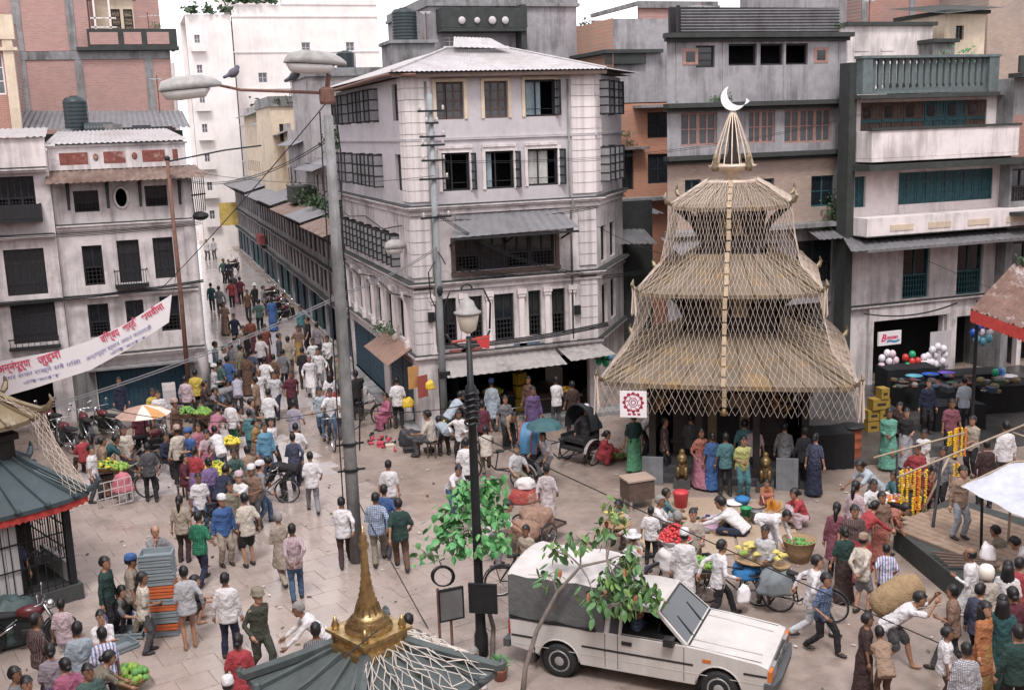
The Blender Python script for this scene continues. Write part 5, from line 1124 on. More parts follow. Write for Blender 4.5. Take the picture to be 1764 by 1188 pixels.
# ---------------------------------------------------------------- white pickup
CARW=mat('white_car_paint',(.52,.5,.48),.27,.08,2,.0,.35,scol=(.3,.26,.22),spec=.5); BLK=mat('black_rubber',(.02,.02,.022),.75,.3,8); CHR=mat('dull_chrome',(.5,.5,.5),.25,.1,4,metal=.9)
CANV=mat('grey_canvas',(.115,.118,.12),.85,.2,3,.5,.3,scol=(.07,.07,.07),bd=.04); CANW=mat('white_canvas',(.54,.51,.5),.8,.12,2,.12,.25,scol=(.35,.32,.3))
CGL=mat('car_glass',(.05,.06,.065),.06,.1,2,spec=.7); ORG=mat('orange_lens',(.5,.14,.02),.3); REDL=mat('red_lens',(.3,.02,.02),.3)
hd=math.atan2(-.685,.728); rt_=Vector((.685,.728,0)); fwv=Vector((.728,-.685,0))
cpos=Vector((7.9,16.1,0))
car=thing('pickup_truck','white pickup truck with grey canvas canopy over its bed','truck',cpos,hd)
def arc(cx,cz,r,a0,a1,n=10): return [(cx+r*math.cos(a0+(a1-a0)*i/n),cz+r*math.sin(a0+(a1-a0)*i/n)) for i in range(n+1)]
ol=[(-2.3,.46),(-2.32,.97),(-.52,.99),(.86,.985),(1.3,.955),(2.12,.87),(2.26,.82),(2.3,.56),(2.26,.42)]+[(1.84,.36)]+arc(1.45,.33,.38,R(4),R(176))[0:]+[(1.05,.32),(-.98,.32)]+arc(-1.38,.33,.39,R(4),R(176))+[(-1.8,.38)]
mb=MB(); mb.prism(ol,-.8,.8); body=mb.build('body',CARW,car)
bv=body.modifiers.new('b','BEVEL'); bv.width=.055; bv.segments=3; bv.limit_method='ANGLE'; bv.angle_limit=R(35)
# wheel wells, wheels
for x,y in ((1.45,-.7),(1.45,.7),(-1.38,-.7),(-1.38,.7)):
    s=-1 if y<0 else 1
    mb=MB(); mb.lathe([(.37,-.12),(.37,.1)],(0,0,0),20); mb.v=[(v[0]+x,v[2]*1.0+s*.62,v[1]+.335) for v in mb.v]; mb.build('wheel_well',DARK,car)
    w=link('wheel',None,car,(x,s*.72,.31))
    mb=MB(Matrix.Rotation(-s*PI/2,4,'X')); mb.lathe([(.19,-.08),(.27,-.1),(.31,-.07),(.315,0),(.31,.07),(.27,.1),(.19,.08)],(0,0,0),24); mb.build('tyre',BLK,w,True)
    mb=MB(Matrix.Rotation(-s*PI/2,4,'X')); mb.lathe([(.195,.0),(.2,.085),(.17,.08),(.15,.05),(.1,.07),(.06,.1),(.02,.1)],(0,0,0),20); 
    mb.build('rim',mat('grey_hubcap',(.38,.38,.38),.4,.1,4,metal=.5),w,True)
    for k in range(14):
        a=2*PI*k/14; q=MB(Matrix.Rotation(-s*PI/2,4,'X')); q.bx(.105,.165,-.014,.014,.06,.09); q.M=Matrix(); q.v=[tuple(Matrix.Rotation(a,3,'Y')@Vector(v)) for v in q.v]; q.build('rim_slot',BLK,w)
# cab
mb=MB()
rf=[(-.5,1.44),(-.44,1.5),(.2,1.52),(.36,1.48)]
def P3(x,y,z): return (x,y,z)
mb.loft([[(x,-w,z-.05),(x,-w,z-.015),(x,-w+.06,z+.01),(x,w-.06,z+.01),(x,w,z-.015),(x,w,z-.05)] for x,w,z in ((-.5,.64,1.46),(-.4,.67,1.5),(0,.68,1.52),(.25,.67,1.51),(.4,.65,1.47))]); mb.build('cab_roof',CARW,car,True)
mb=MB()
for s in (-1,1):
    mb.bar((.38,s*.65,1.45),(.9,s*.76,.98),.06,.05); mb.bar((-.47,s*.655,1.45),(-.5,s*.77,.98),.09,.05); mb.bar((-.24,s*.67,1.47),(-.26,s*.775,.98),.045,.04); mb.bar((-.46,s*.655,1.455),(.4,s*.655,1.455),.05,.05)
mb.bar((.38,-.65,1.46),(.38,.65,1.46),.05); mb.bar((.9,-.76,.985),(.9,.76,.985),.05); mb.bx(-.52,-.47,-.75,.75,.98,1.06); mb.build('cab_pillar',CARW,car)
mb=MB(); mb.quad((.91,-.72,1.0),(.91,.72,1.0),(.41,.62,1.45),(.41,-.62,1.45)); mb.build('windscreen',CGL,car)
mb=MB(); mb.quad((-.49,.7,1.05),(-.49,-.7,1.05),(-.475,-.62,1.43),(-.475,.62,1.43)); mb.build('rear_window',CGL,car)
mb=MB(); mb.quad((-.48,-.765,1.0),(-.28,-.772,1.0),(-.27,-.67,1.43),(-.45,-.66,1.43)); mb.build('quarter_window',CGL,car)
mb=MB(); mb.quad((-.25,.775,1.0),(.86,.76,1.0),(.38,.66,1.43),(-.25,.67,1.43)); mb.build('side_window',CGL,car)
mb=MB(); mb.bx(-.5,.95,-.72,.72,.62,.991); mb.build('cab_interior',DARK,car)
mb=MB(); mb.bx(-.42,-.26,-.62,-.1,.9,1.3); mb.bx(-.42,-.26,.1,.62,.9,1.3); mb.build('seat',BLK,car)
mb=MB(); mb.tube([(.35+.06*math.sin(a)*.4,-.35+.17*math.cos(a),1.06+.16*math.sin(a)) for a in [k*PI/8 for k in range(16)]],.014,5,closed=True); mb.build('steering_wheel',BLK,car)
# trim
TRM=mat('black_trim',(.02,.02,.02),.5)
for s in (-1,1):
    mb=MB(); 
    for a,c in ((-2.28,-1.82),(-.95,1.02),(1.86,2.24)): mb=MB(); mb.bx(a,c,s*.8-.012,s*.8+.012,.66,.69); mb.build('side_stripe',TRM,car)
    mb=MB(); mb.bx(-.53,-.52,s*.801-.003,s*.801+.003,.36,.97); mb.bx(-.3,-.29,s*.801-.003,s*.801+.003,.36,.97); mb.bx(.86,.87,s*.801-.003,s*.801+.003,.36,.96); mb.build('door_seam',TRM,car)
    mb=MB(); mb.bx(-.22,-.04,s*.812-.012,s*.812+.012,.83,.89); mb.build('door_handle',TRM,car)
    mb=MB(); mb.bx(.55,.72,min(s*.8,s*.97),max(s*.8,s*.97),1.0,1.13); mb.build('mirror',TRM,car)
    mb=MB(); mb.bx(2.25,2.318,s*.72-.09 if s>0 else -.81,s*.72+.09 if s>0 else -.63,.6,.78); mb.build('indicator',ORG,car)
    mb=MB(); mb.bx(2.27,2.325,min(s*.4,s*.62),max(s*.4,s*.62),.6,.79); mb.build('headlight',mat('headlight_glass',(.4,.4,.4),.1,.1,4,metal=.4),car)
    mb=MB(); mb.bx(-2.34,-2.29,s*.74-.06,s*.74+.07,.68,.95); mb.build('rear_light',REDL,car)
    mb=MB(); mb.bx(1.18,1.32,s*.8-.015,s*.8+.015,.76,.81); mb.build('side_marker',ORG,car)
    mb=MB(); mb.bx(-1.86,-1.83,s*.7-.1,s*.7+.1,.2,.5); mb.build('mud_flap',BLK,car)
mb=MB(); mb.bx(2.28,2.31,-.39,.39,.6,.79); mb.build('grille',TRM,car)
for k in range(3):
    mb=MB(); mb.bx(2.311,2.322,-.38,.38,.63+k*.055,.645+k*.055); mb.build('grille_bar',CHR,car)
mb=MB(); mb.bx(2.311,2.326,-.07,.07,.62,.78); mb.build('grille_badge',CHR,car)
mb=MB(); mb.loft([[(2.2+x,-.84,.4),(2.34+x,-.82 if x==0 else -.8,.4),(2.36+x,-.8,.55),(2.2,-.84,.57)] for x in (0,)]+[[(2.24,-.5,.4),(2.4,-.5,.4),(2.42,-.5,.55),(2.24,-.5,.57)],[(2.24,.5,.4),(2.4,.5,.4),(2.42,.5,.55),(2.24,.5,.57)],[(2.2,.84,.4),(2.34,.82,.4),(2.36,.8,.55),(2.2,.84,.57)]]); mb.build('front_bumper',mat('dark_grey_bumper',(.07,.075,.08),.5),car)
mb=MB(); mb.bx(-2.45,-2.33,-.8,.8,.42,.56); mb.build('rear_bumper',mat('dark_grey_bumper',(.07,.075,.08),.5),car)
mb=MB(); mb.bar((.93,-.4,1.0),(.62,-.3,1.265),.015); mb.bar((.93,.2,1.0),(.62,.3,1.265),.015); mb.build('wiper',TRM,car)
mb=MB(); mb.bx(.87,.95,-.7,.7,.975,.992); mb.build('cowl',TRM,car)
# canvas canopy: hooped, sagging a little between hoops
def canring(x,dz,lo):
    h=1.86+dz; w=.79
    return [(x,-w-.01,lo),(x,-w,1.2),(x,-w+.005,1.5),(x,-w+.02,h-.06),(x,-w+.1,h+.01),(x,-.35,h+.07),(x,0,h+.09),(x,.35,h+.07),(x,w-.1,h+.01),(x,w-.02,h-.06),(x,w-.005,1.45),(x,w,1.2),(x,w+.01,lo)]
xs=[-2.33,-2.25,-1.95,-1.65,-1.35,-1.05,-.75,-.55]; dz=[-.03,0,-.035,.0,-.04,.0,-.03,-.02]
mb=MB(); rings=[canring(x,d,.96+.012*math.sin(x*7)) for x,d in zip(xs,dz)]; n=13
vs=[p for r in rings for p in r]
fs=[(i*n+j,(i+1)*n+j,(i+1)*n+j+1,i*n+j+1) for i in range(len(rings)-1) for j in (0,1,2,9,10,11)]+[tuple(range(n)),tuple(reversed(range((len(rings)-1)*n,len(rings)*n)))]
mb.add(vs,fs); mb.build('canvas_side',CANV,car,False)
mb=MB(); mb.add([(x,y,z+.006) for x,y,z in vs],[(i*n+j,(i+1)*n+j,(i+1)*n+j+1,i*n+j+1) for i in range(len(rings)-1) for j in range(3,9)]); mb.build('canvas_top',CANW,car,True)
mb=MB(); 
for k in range(3): mb.tube([(-2.3+i*.18,-.815-.006*k,1.0+.02*k+.02*math.sin(i*1.3+k)) for i in range(10)],.008,4)
mb.build('canvas_rope',IRON,car)
# creases, gaps, seals and hoops
for y in (-.5,.5):
    mb=MB(); mb.tube([(.95,y,.985),(1.3,y*.98,.962),(2.1,y*.9,.878)],.012,5); mb.build('bonnet_crease',CARW,car,True)
    mb=MB(); mb.bar((.9,y*1.5,.988),(2.14,y*1.44,.876),.008,.006); mb.build('bonnet_gap',TRM,car)
for s in (-1,1):
    mb=MB(); mb.tube([(-.24,s*.776,.995),(.84,s*.765,.995),(.4,s*.668,1.43),(-.24,s*.675,1.435)],.009,4,closed=True); mb.tube([(-.47,s*.772,.995),(-.29,s*.776,.995),(-.28,s*.675,1.43),(-.44,s*.665,1.43)],.009,4,closed=True); mb.build('window_seal',TRM,car)
    for x in (1.45,-1.38):
        mb=MB(); mb.tube([(x+(.385)*math.cos(a),s*.802,.33+.385*math.sin(a)) for a in [R(5)+R(170)*k/12 for k in range(13)]],.016,5); mb.build('arch_lip',CARW,car,True)
    mb=MB(); mb.bx(-2.28,2.2,s*.803-.004,s*.803+.004,.52,.53); mb.build('body_crease',CARW,car)
mb=MB(); mb.tube([(.42,-.63,1.45),(.915,-.735,.995),(.915,.735,.995),(.42,.63,1.45)],.012,5,closed=True); mb.build('windscreen_seal',TRM,car)
# ---------------------------------------------------------------- cycles
def wheel(par,x,y,r,m=None,spk=12):
    w=link('wheel',None,par,(x,y,r))
    mb=MB(); mb.tube([(r*.96*math.cos(a),0,r*.96*math.sin(a)) for a in [2*PI*k/24 for k in range(24)]],.02,6,closed=True); mb.build('tyre',BLK,w,True)
    mb=MB(); mb.tube([(r*.89*math.cos(a),0,r*.89*math.sin(a)) for a in [2*PI*k/24 for k in range(24)]],.012,4,closed=True)
    for k in range(spk): a=2*PI*k/spk; mb.tube([(0,.03*(-1)**k,0),(r*.89*math.cos(a),0,r*.89*math.sin(a))],.0035,3,cap=False)
    mb.tube([(0,-.05,0),(0,.05,0)],.025,6); mb.build('rim',CHR,w)
    return w
FRB=mat('black_frame_enamel',(.025,.025,.03),.35)
BIKE=None
def bicycle(label,pos,rz,lean=0,group='bicycles in the square'):
    global BIKE
    if BIKE is None:
        t=thing('bicycle',label,'bicycle',pos,rz,group); BIKE=t
        wheel(t,-.52,0,.335); wheel(t,.52,0,.335)
        mb=MB(); f=[((-.52,0,.335),(-.12,0,.3)),((-.52,0,.335),(-.2,0,.78)),((-.12,0,.3),(-.22,0,.84)),((-.2,0,.76),(.33,0,.82)),((-.12,0,.3),(.36,0,.7)),((.32,0,.9),(.52,0,.335))]
        for a,c in f: mb.tube([a,c],.017,6)
        mb.build('frame',FRB,t,True)
        mb=MB(); mb.tube([(.32,0,.9),(.3,0,1.0)],.014,6); mb.tube([(.16,-.28,.98),(.28,-.24,1.0),(.34,-.1,1.01),(.34,.1,1.01),(.28,.24,1.0),(.16,.28,.98)],.013,6); mb.build('handlebar',CHR,t,True)
        mb=MB(); mb.loft([[(x,w*math.cos(a),.87+h*math.sin(a)) for a in [2*PI*k/8 for k in range(8)]] for x,w,h in ((-.36,.07,.02),(-.32,.1,.035),(-.22,.08,.03),(-.08,.025,.02))]); mb.build('saddle',BLK,t,True)
        mb=MB(); 
        for a,c in (((-.2,.07,.62),(-.72,.07,.66)),((-.2,-.07,.62),(-.72,-.07,.66)),((-.52,.07,.335),(-.6,.07,.65)),((-.52,-.07,.335),(-.6,-.07,.65))): mb.tube([a,c],.008,5)
        mb.bx(-.72,-.3,-.08,.08,.655,.67); mb.build('carrier',FRB,t)
        mb=MB(); mb.tube([(-.12+.09*math.cos(a),.05,.3+.09*math.sin(a)) for a in [2*PI*k/14 for k in range(14)]],.01,5,closed=True); mb.tube([(-.12,-.12,.3),(-.12,.12,.3)],.012,5); mb.bar((-.12,.1,.3),(.02,.12,.22),.02); mb.bar((-.12,-.1,.3),(-.26,-.12,.38),.02); mb.bx(-.03,.07,.1,.2,.2,.225); mb.bx(-.31,-.21,-.2,-.1,.37,.395); mb.build('crank',CHR,t)
        mb=MB(); 
        for xx in (-.52,.52): mb=MB(); mb.loft([[(xx+.36*math.cos(a),-.03,.335+.36*math.sin(a)),(xx+.36*math.cos(a),.03,.335+.36*math.sin(a)),(xx+.37*math.cos(a),.03,.335+.37*math.sin(a)),(xx+.37*math.cos(a),-.03,.335+.37*math.sin(a))] for a in [R(20)+R(150)*k/10 for k in range(11)]]); mb.build('mudguard',FRB,t)
    else:
        t=copytree(BIKE); tag(t,label,'bicycle',group); t.location=pos
    t.rotation_euler=(lean,0,rz); return t
def heading(p,deg):
    "direction as the photo shows it: 0 toward the camera, 90 to the right, 180 away"
    return math.atan2(-p[1],-p[0])+R(deg)
def fruitpile(name,label,cat,pos,r,h,fr,cols,n,basket=True,rz=0,jit=.0,base=0.,bm=None):
    t=thing(name,label,cat,pos,rz)
    if basket: 
        mb=MB(); mb.lathe([(r*.8,0),(r*1.0,.12),(r*1.06,.13),(r*.96,.12),(r*.1,.1)],(0,0,0),18); mb.build('basket',bm or WICK,t,True)
    z_=Vector(pos).z
    if z_>.2 and not name.startswith('shop'):
        for sx in (-1,1):
            for sy in (-1,1): mb=MB(); mb.bar((sx*r*.6,sy*r*.6,-z_),(sx*r*.6,sy*r*.6,.02),.04); mb.build('leg',WOODB,t)
        mb=MB(); mb.bx(-r*.75,r*.75,-r*.75,r*.75,-.05,-.005); mb.build('stand_top',WOODB,t)
    for i,c in enumerate(cols):
        mb=MB()
        for k in range(n//len(cols)):
            a=random.uniform(0,6.28); q=math.sqrt(random.random()); x,y=q*r*.92*math.cos(a),q*r*.92*math.sin(a); z=.11+h*(1-q*q)*random.uniform(.55,1)
            mb.ell((x,y,z),(fr*random.uniform(.9,1.1),fr,fr*.92),7,5)
        o=mb.build('fruit',c,t,True); o['kind']='stuff'
    return t
WICK=mat('wicker',(.3,.2,.11),.85,.35,14,.3)
TOM=mat('tomato_red',(.5,.045,.05),.3,.25,9); LIM=mat('lime_green',(.22,.36,.06),.45,.3,9); LEM=mat('lemon_yellow',(.6,.5,.06),.45,.25,9); BANA=mat('banana_yellow',(.55,.47,.14),.5,.25,9); GRN=mat('leafy_green',(.12,.3,.08),.6,.4,8); ORA=mat('orange_fruit',(.6,.25,.04),.5,.2,8)
def bananas(label,pos,r,n,rz=0):
    t=thing('banana_heap',label,'bananas',pos,rz)
    mb=MB(); mb.lathe([(r*.7,-.02),(r,.06),(r*.95,.07),(.02,.05)],(0,0,0),14); mb.build('tray',WICK,t,True)
    for i in range(n):
        a=2*PI*i/n+random.uniform(-.3,.3); q=r*random.uniform(.1,.75); c=Vector((q*math.cos(a),q*math.sin(a),.08+.22*(1-q/r)))
        mb=MB(T(c.x,c.y,c.z,random.uniform(0,6.28)))
        for k in range(5):
            o=(k-2)*.035; mb.tube([(0,o*.3,.03),(.05,o*.8,.075),(.11,o,.08),(.17,o*1.1,.05)],[.008,.019,.019,.006],5)
        mb.build('banana_hand',BANA if random.random()<.8 else LIM,t,True)
    return t
def cloth_lump(name,label,cat,pos,rx,ry,h,m,rz=0,seed=0,drop=0):
    mb=MB(); n=26; rings=[]
    for j in range(11):
        v=j/10; rr=math.cos(v*PI/2)**.5 if j<10 else .04
        ring=[]
        for k in range(n):
            a=2*PI*k/n; c_,s_=math.cos(a),math.sin(a)
            f=1+.22*noise.noise((c_*1.6+seed,s_*1.6,v*2))+.12*noise.noise((c_*4+seed,s_*4,v*5))+.06*noise.noise((c_*9,s_*9+seed,v*9))
            zf=1+.35*noise.noise((c_*1.5*rr,s_*1.5*rr+seed,v*.8))+.1*noise.noise((c_*4*rr,s_*4*rr+seed,v*3))
            ring.append((rx*rr*c_*f,ry*rr*s_*f,h*math.sin(v*PI/2)*zf))
        rings.append(ring)
    mb.loft(rings); return tag(mb.build(name,m,None,True,pos,rz),label,cat)
def bikeat(label,px,py,deg,lean=0):
    p=G(px,py); return bicycle(label,(p.x,p.y,0),heading(p,deg)+0,lean),p
bikeat('bicycle ridden by white shirted man beside the lamp post',570,770,10)
_,p=bikeat('black bicycle under tomato pile behind pickup cab',1172,1015,300)
_,p=bikeat('bicycle loaded with bananas and blue cloth',1262,1040,268)
_,p=bikeat('bicycle behind rear of pickup canopy',905,1022,100)
_,p=bikeat('cycle with pink cloth and greens by left shrine',222,858,70)
_,p=bikeat('bicycle with red bag beside man in cap',290,815,70)
_,p=bikeat('bicycle half hidden among fruit sellers',462,868,80)
_,p=bikeat('bicycle in front of man in blue coat',385,925,75)
_,p=bikeat('bicycle parked below blue roller shutter',632,735,120)
_,p=bikeat('bicycle standing in shade of corner shop',880,752,15)
_,p=bikeat('bicycle wheel showing left of plaid shirt man',1385,1062,75)
# loads
p=G(1163,935,.95); fruitpile('tomato_heap','big heap of red tomatoes on white sheet','tomatoes',p,.36,.3,.042,[TOM],170,True,0,bm=CANW)
cloth_lump('white_sheet','white sheet hanging over bicycle below tomatoes','cloth',G(1160,975,.55),.38,.36,.42,CANW,0,3)
p=G(1208,985,.5); fruitpile('guava_heap','heap of green guavas beside tomato bicycle','fruit',p,.33,.24,.045,[LIM,GRN],120)
bananas('large heap of bananas on blue cloth bicycle load',G(1300,965,.85),.42,13)
cloth_lump('blue_cloth','bright blue cloth under banana heap','cloth',G(1290,990,.55),.34,.3,.33,mat('bright_blue_cloth',(.03,.17,.4),.7),0,5)
cloth_lump('grey_sack_load','grey tarpaulin sack load at back of banana bicycle','sack',G(1338,1015,.45),.42,.34,.42,mat('grey_tarpaulin',(.16,.18,.19),.7,.2,4,.2),.3,8)
bananas('small bunch of bananas on grey sack load',G(1346,978,.9),.18,4)
bananas('bananas heaped behind the leaning tree',G(1062,905,.9),.34,9)
t=thing('wicker_basket','tall wicker basket where man in white bends over','basket',G(1376,965)); mb=MB(); mb.lathe([(.22,0),(.3,.25),(.36,.48),(.38,.5),(.34,.49),(.28,.4),(.02,.38)],(0,0,0),18); mb.build('basket',WICK,t,True)
mb=MB()
for k in range(40): a=random.uniform(0,6.28);q=random.uniform(0,.28); mb.ell((q*math.cos(a),q*math.sin(a),.42),.04,6,4)
o=mb.build('contents',GRN,t,True); o['kind']='stuff'
p=G(372,820,.75); fruitpile('lemon_heap','heap of yellow lemons beside woman in red blouse','fruit',p,.4,.32,.045,[LEM,LIM,LEM],190)
p=G(182,808,.8); fruitpile('greens_heap','yellow green fruit on cart beside left shrine','fruit',p,.34,.2,.05,[LIM,LEM],80)
p=G(208,812,.75); fruitpile('pale_greens_heap','smaller pale green fruit pile next to pink cloth','fruit',p,.25,.16,.05,[LIM],50)
cloth_lump('pink_cloth','pink patterned cloth hanging from fruit cycle','cloth',G(212,845,.4),.28,.24,.45,mat('pink_cloth',(.5,.16,.2),.8,.3,8),0,2)
for i,(px,py,lab) in enumerate(((322,716,'green vegetables in basket below man in yellow shirt'),(350,716,'leafy green pile right of man in yellow shirt'),(398,768,'yellow fruit basket in the left crowd'))):
    fruitpile('vegetable_basket',lab,'vegetables',G(px,py,.6),.3,.2,.055,[GRN,LIM] if i<2 else [LEM],70)
fruitpile('produce_basket','green basket before squatting woman in red','basket',G(1064,790,.0),.28,.1,.05,[GRN],40)
fruitpile('cabbage_basket','green sack of vegetables at bottom left','vegetables',G(225,1175,.15),.32,.22,.07,[GRN,LIM],60)
fruitpile('shop_fruit','yellow fruit tray inside corner shop','fruit',G(960,712)+Vector((.35,0,.662)),.3,.12,.05,[ORA,LEM],70)
fruitpile('shop_greens','pale vegetables heaped on corner shop counter','vegetables',G(850,712)+Vector((0,0,.662)),.38,.14,.05,[BANA,LEM],90)
fruitpile('potato_heap','yellowish produce heap on low shop stand','vegetables',G(740+35,735,.35),.4,.14,.045,[BANA],60)
# sacks cart in the middle
NUT=mat('peanut_brown',(.3,.19,.14),.85,.45,16,.8,bd=.03); REDN=mat('red_net_sack',(.34,.06,.05),.8,.6,22,.8,bd=.03,patch=.5,pcol=(.45,.36,.28)); JUTE=mat('jute',(.33,.23,.13),.9,.35,9,.9,.3,scol=(.2,.13,.07),bd=.04)
cloth_lump('white_bundle','white cloth bundle on top of red sacks','bundle',G(905,838,1.1),.27,.24,.2,CANW,0,1)
cloth_lump('red_net_sack','red net sack under white bundle','sack',G(902,862,.82),.4,.32,.28,REDN,0,4)
cloth_lump('peanut_sack','large brown sack of peanuts beside striped kurta man','sack',G(925,900,.4),.44,.4,.36,NUT,0,6)
cloth_lump('brown_sack','brown sack heaped in front of peanut sack','sack',G(905,922,.4),.4,.36,.35,NUT,.4,9)
t=thing('handcart','low handcart under the peanut sacks','cart',G(918,935),.5)
mb=MB(); mb.bx(-.75,.75,-.42,.42,.34,.4); mb.build('deck',WOODB,t)
for x in (-.7,.7): mb=MB(); mb.bar((x,-.42,.4),(x,.42,.4),.05); mb.build('rail',WOOD,t)
for y in (-.48,.48): wheel(t,0,y,.3)
t=thing('wooden_cart','brown wooden cart box left of seated women','cart',G(1098,872)); mb=MB(); mb.bx(-.35,.35,-.28,.28,.25,.75); mb.build('box',WOODB,t)
mb=MB(); mb.bx(-.38,.38,-.31,.31,.75,.79); 
for x in (-.3,.3):
    for y in (-.25,.25): mb.bx(x-.03,x+.03,y-.03,y+.03,0,.25)
mb.build('frame',BRICKT,t)
# ---------------------------------------------------------------- rickshaws
def rickshaw(label,px,py,deg,hood,rimm):
    p=G(px,py); t=thing('cycle_rickshaw',label,'rickshaw',(p.x,p.y,0),heading(p,deg))
    wheel(t,1.05,0,.34); wheel(t,-.65,-.5,.36); wheel(t,-.65,.5,.36)
    mb=MB(); 
    for a,c in (((-.65,-.5,.36),(-.65,.5,.36)),((.3,0,.34),(-.65,-.3,.4)),((.3,0,.34),(-.65,.3,.4)),((.3,0,.34),(.85,0,.85)),((.3,0,.34),(.2,0,.85)),((.2,0,.82),(.85,0,.85)),((.86,0,.95),(1.05,0,.34))): mb.tube([a,c],.02,6)
    mb.tube([(.72,-.3,1.0),(.85,-.2,1.03),(.85,.2,1.03),(.72,.3,1.0)],.015,6); mb.build('frame',FRB,t)
    mb=MB(); mb.ell((.15,0,.88),(.14,.09,.04)); mb.build('saddle',BLK,t,True)
    mb=MB(); mb.bx(-.95,-.3,-.42,.42,.42,.5); mb.bx(-.95,-.4,-.42,.42,.62,.74); mb.bx(-1.0,-.9,-.42,.42,.74,1.2); mb.bx(-.95,-.3,-.45,-.42,.42,.85); mb.bx(-.95,-.3,.42,.45,.42,.85); mb.build('seat',BLK,t)
    mb=MB(); rings=[]
    for x,h in ((-1.05,1.3),(-1.0,1.5),(-.9,1.66),(-.74,1.74),(-.55,1.72)):
        rings.append([(x+.0,.47*math.cos(a),1.0+(h-1.0)*math.sin(a)**.7 if math.sin(a)>0 else 1.0) for a in [PI*k/14 for k in range(15)]])
    n=15; mb.add([q for r in rings for q in r],[(i*n+j,i*n+j+1,(i+1)*n+j+1,(i+1)*n+j) for i in range(4) for j in range(14)]+[tuple(range(n))]); mb.build('hood',hood,t,True)
    mb=MB()
    for r in (rings[0],rings[2],rings[4]): mb.tube([(a,b_*1.02,c+.01) for a,b_,c in r],.02,5)
    mb.build('hood_rib',rimm,t)
    for y in (-.5,.5):
        mb=MB(); mb.loft([[(-.65+.4*math.cos(a),y-.05,.36+.4*math.sin(a)),(-.65+.4*math.cos(a),y+.05,.36+.4*math.sin(a)),(-.65+.41*math.cos(a),y+.05,.36+.41*math.sin(a)),(-.65+.41*math.cos(a),y-.05,.36+.41*math.sin(a))] for a in [R(10)+R(160)*k/8 for k in range(9)]]); mb.build('mudguard',LAMPG,t)
    return t,p
BTARP=mat('blue_rickshaw_tarp',(.06,.17,.3),.55,.3,6,.15)
rickshaw('cycle rickshaw with blue tarp hood and red rim',872,830,250,BTARP,mat('red_hood_rim',(.3,.07,.05),.6))
rickshaw('cycle rickshaw with black hood turned to camera',975,805,318,mat('black_hood',(.03,.035,.04),.6,.3,5,.1),IRON)
t=thing('umbrella','dark teal umbrella over rickshaw driver','umbrella',G(938,735,1.85)); mb=MB(); mb.lathe([(.5,0),(.42,.1),(.25,.18),(.02,.23)],(0,0,0),10); mb.v=[v for v in mb.v]; mb.build('canopy',mat('dark_teal_fabric',(.03,.09,.1),.6),t); mb=MB(); mb.tube([(0,0,-.5),(0,0,.25)],.012,5); mb.build('shaft',IRON,t)
# ---------------------------------------------------------------- motorcycles
MOTO=None
def motorcycle(label,px,py,deg,col=None):
    global MOTO
    p=G(px,py); rz=heading(p,deg)
    if MOTO is None:
        t=thing('motorcycle',label,'motorcycle',(p.x,p.y,0),rz,'parked motorcycles'); MOTO=t
        for x in (-.62,.65):
            w=link('wheel',None,t,(x,0,.3)); mb=MB(); mb.tube([(.26*math.cos(a),0,.26*math.sin(a)) for a in [2*PI*k/20 for k in range(20)]],.048,7,closed=True); mb.build('tyre',BLK,w,True)
            mb=MB(); mb.lathe([(.21,-.02),(.22,.02),(.05,.05),(.02,.05)],(0,0,0),14); mb.v=[(v[0],v[2],v[1]) for v in mb.v]; mb.build('rim',CHR,w,True)
        mb=MB(); mb.ell((.15,0,.78),(.27,.14,.13)); mb.build('tank',mat('dark_red_tank',(.1,.02,.025),.3),t,True)
        mb=MB(); mb.loft([[(x,w*math.cos(a),z+h*math.sin(a)) for a in [2*PI*k/8 for k in range(8)]] for x,w,h,z in ((-.78,.06,.03,.8),(-.7,.12,.06,.8),(-.3,.13,.06,.77),(-.05,.09,.05,.76))]); mb.build('seat',BLK,t,True)
        mb=MB(); mb.bx(-.15,.3,-.13,.13,.3,.6); mb.ell((.05,0,.4),(.22,.17,.15)); mb.build('engine',IRON,t)
        mb=MB(); mb.tube([(.65,.08,.3),(.42,.08,.92)],.025,6); mb.tube([(.65,-.08,.3),(.42,-.08,.92)],.025,6); mb.tube([(-.62,.08,.3),(-.1,.1,.6)],.025,6); mb.tube([(-.62,-.08,.3),(-.1,-.1,.6)],.025,6); mb.tube([(.3,-.34,1.0),(.4,-.2,.98),(.42,.2,.98),(.3,.34,1.0)],.014,6); mb.tube([(.15,.16,.3),(-.3,.18,.25),(-.75,.18,.3)],[.025,.035,.04],6); mb.build('frame',CHR,t,True)
        mb=MB(); mb.ell((.52,0,.88),(.09,.1,.1)); mb.build('headlamp',CHR,t,True)
        mb=MB(); mb.loft([[(.65+.33*math.cos(a),-.06,.3+.33*math.sin(a)),(.65+.33*math.cos(a),.06,.3+.33*math.sin(a)),(.65+.345*math.cos(a),.06,.3+.345*math.sin(a)),(.65+.345*math.cos(a),-.06,.3+.345*math.sin(a))] for a in [R(30)+R(130)*k/8 for k in range(9)]]); mb.build('mudguard',FRB,t); mb=MB(); mb.loft([[(-.62+.34*math.cos(a),-.07,.32+.34*math.sin(a)),(-.62+.34*math.cos(a),.07,.32+.34*math.sin(a)),(-.62+.355*math.cos(a),.07,.32+.355*math.sin(a)),(-.62+.355*math.cos(a),-.07,.32+.355*math.sin(a))] for a in [R(30)+R(150)*k/8 for k in range(9)]]); mb.build('mudguard',FRB,t)
        for y in (-.25,.25): mb=MB(); mb.tube([(.35,y,1.0),(.36,y*1.2,1.15)],.008,4); mb.ell((.36,y*1.25,1.18),(.02,.06,.045)); mb.build('mirror',CHR,t)
    else:
        t=copytree(MOTO); tag(t,label,'motorcycle','parked motorcycles'); t.location=(p.x,p.y,0); t.rotation_euler=(0,0,rz)
    return t
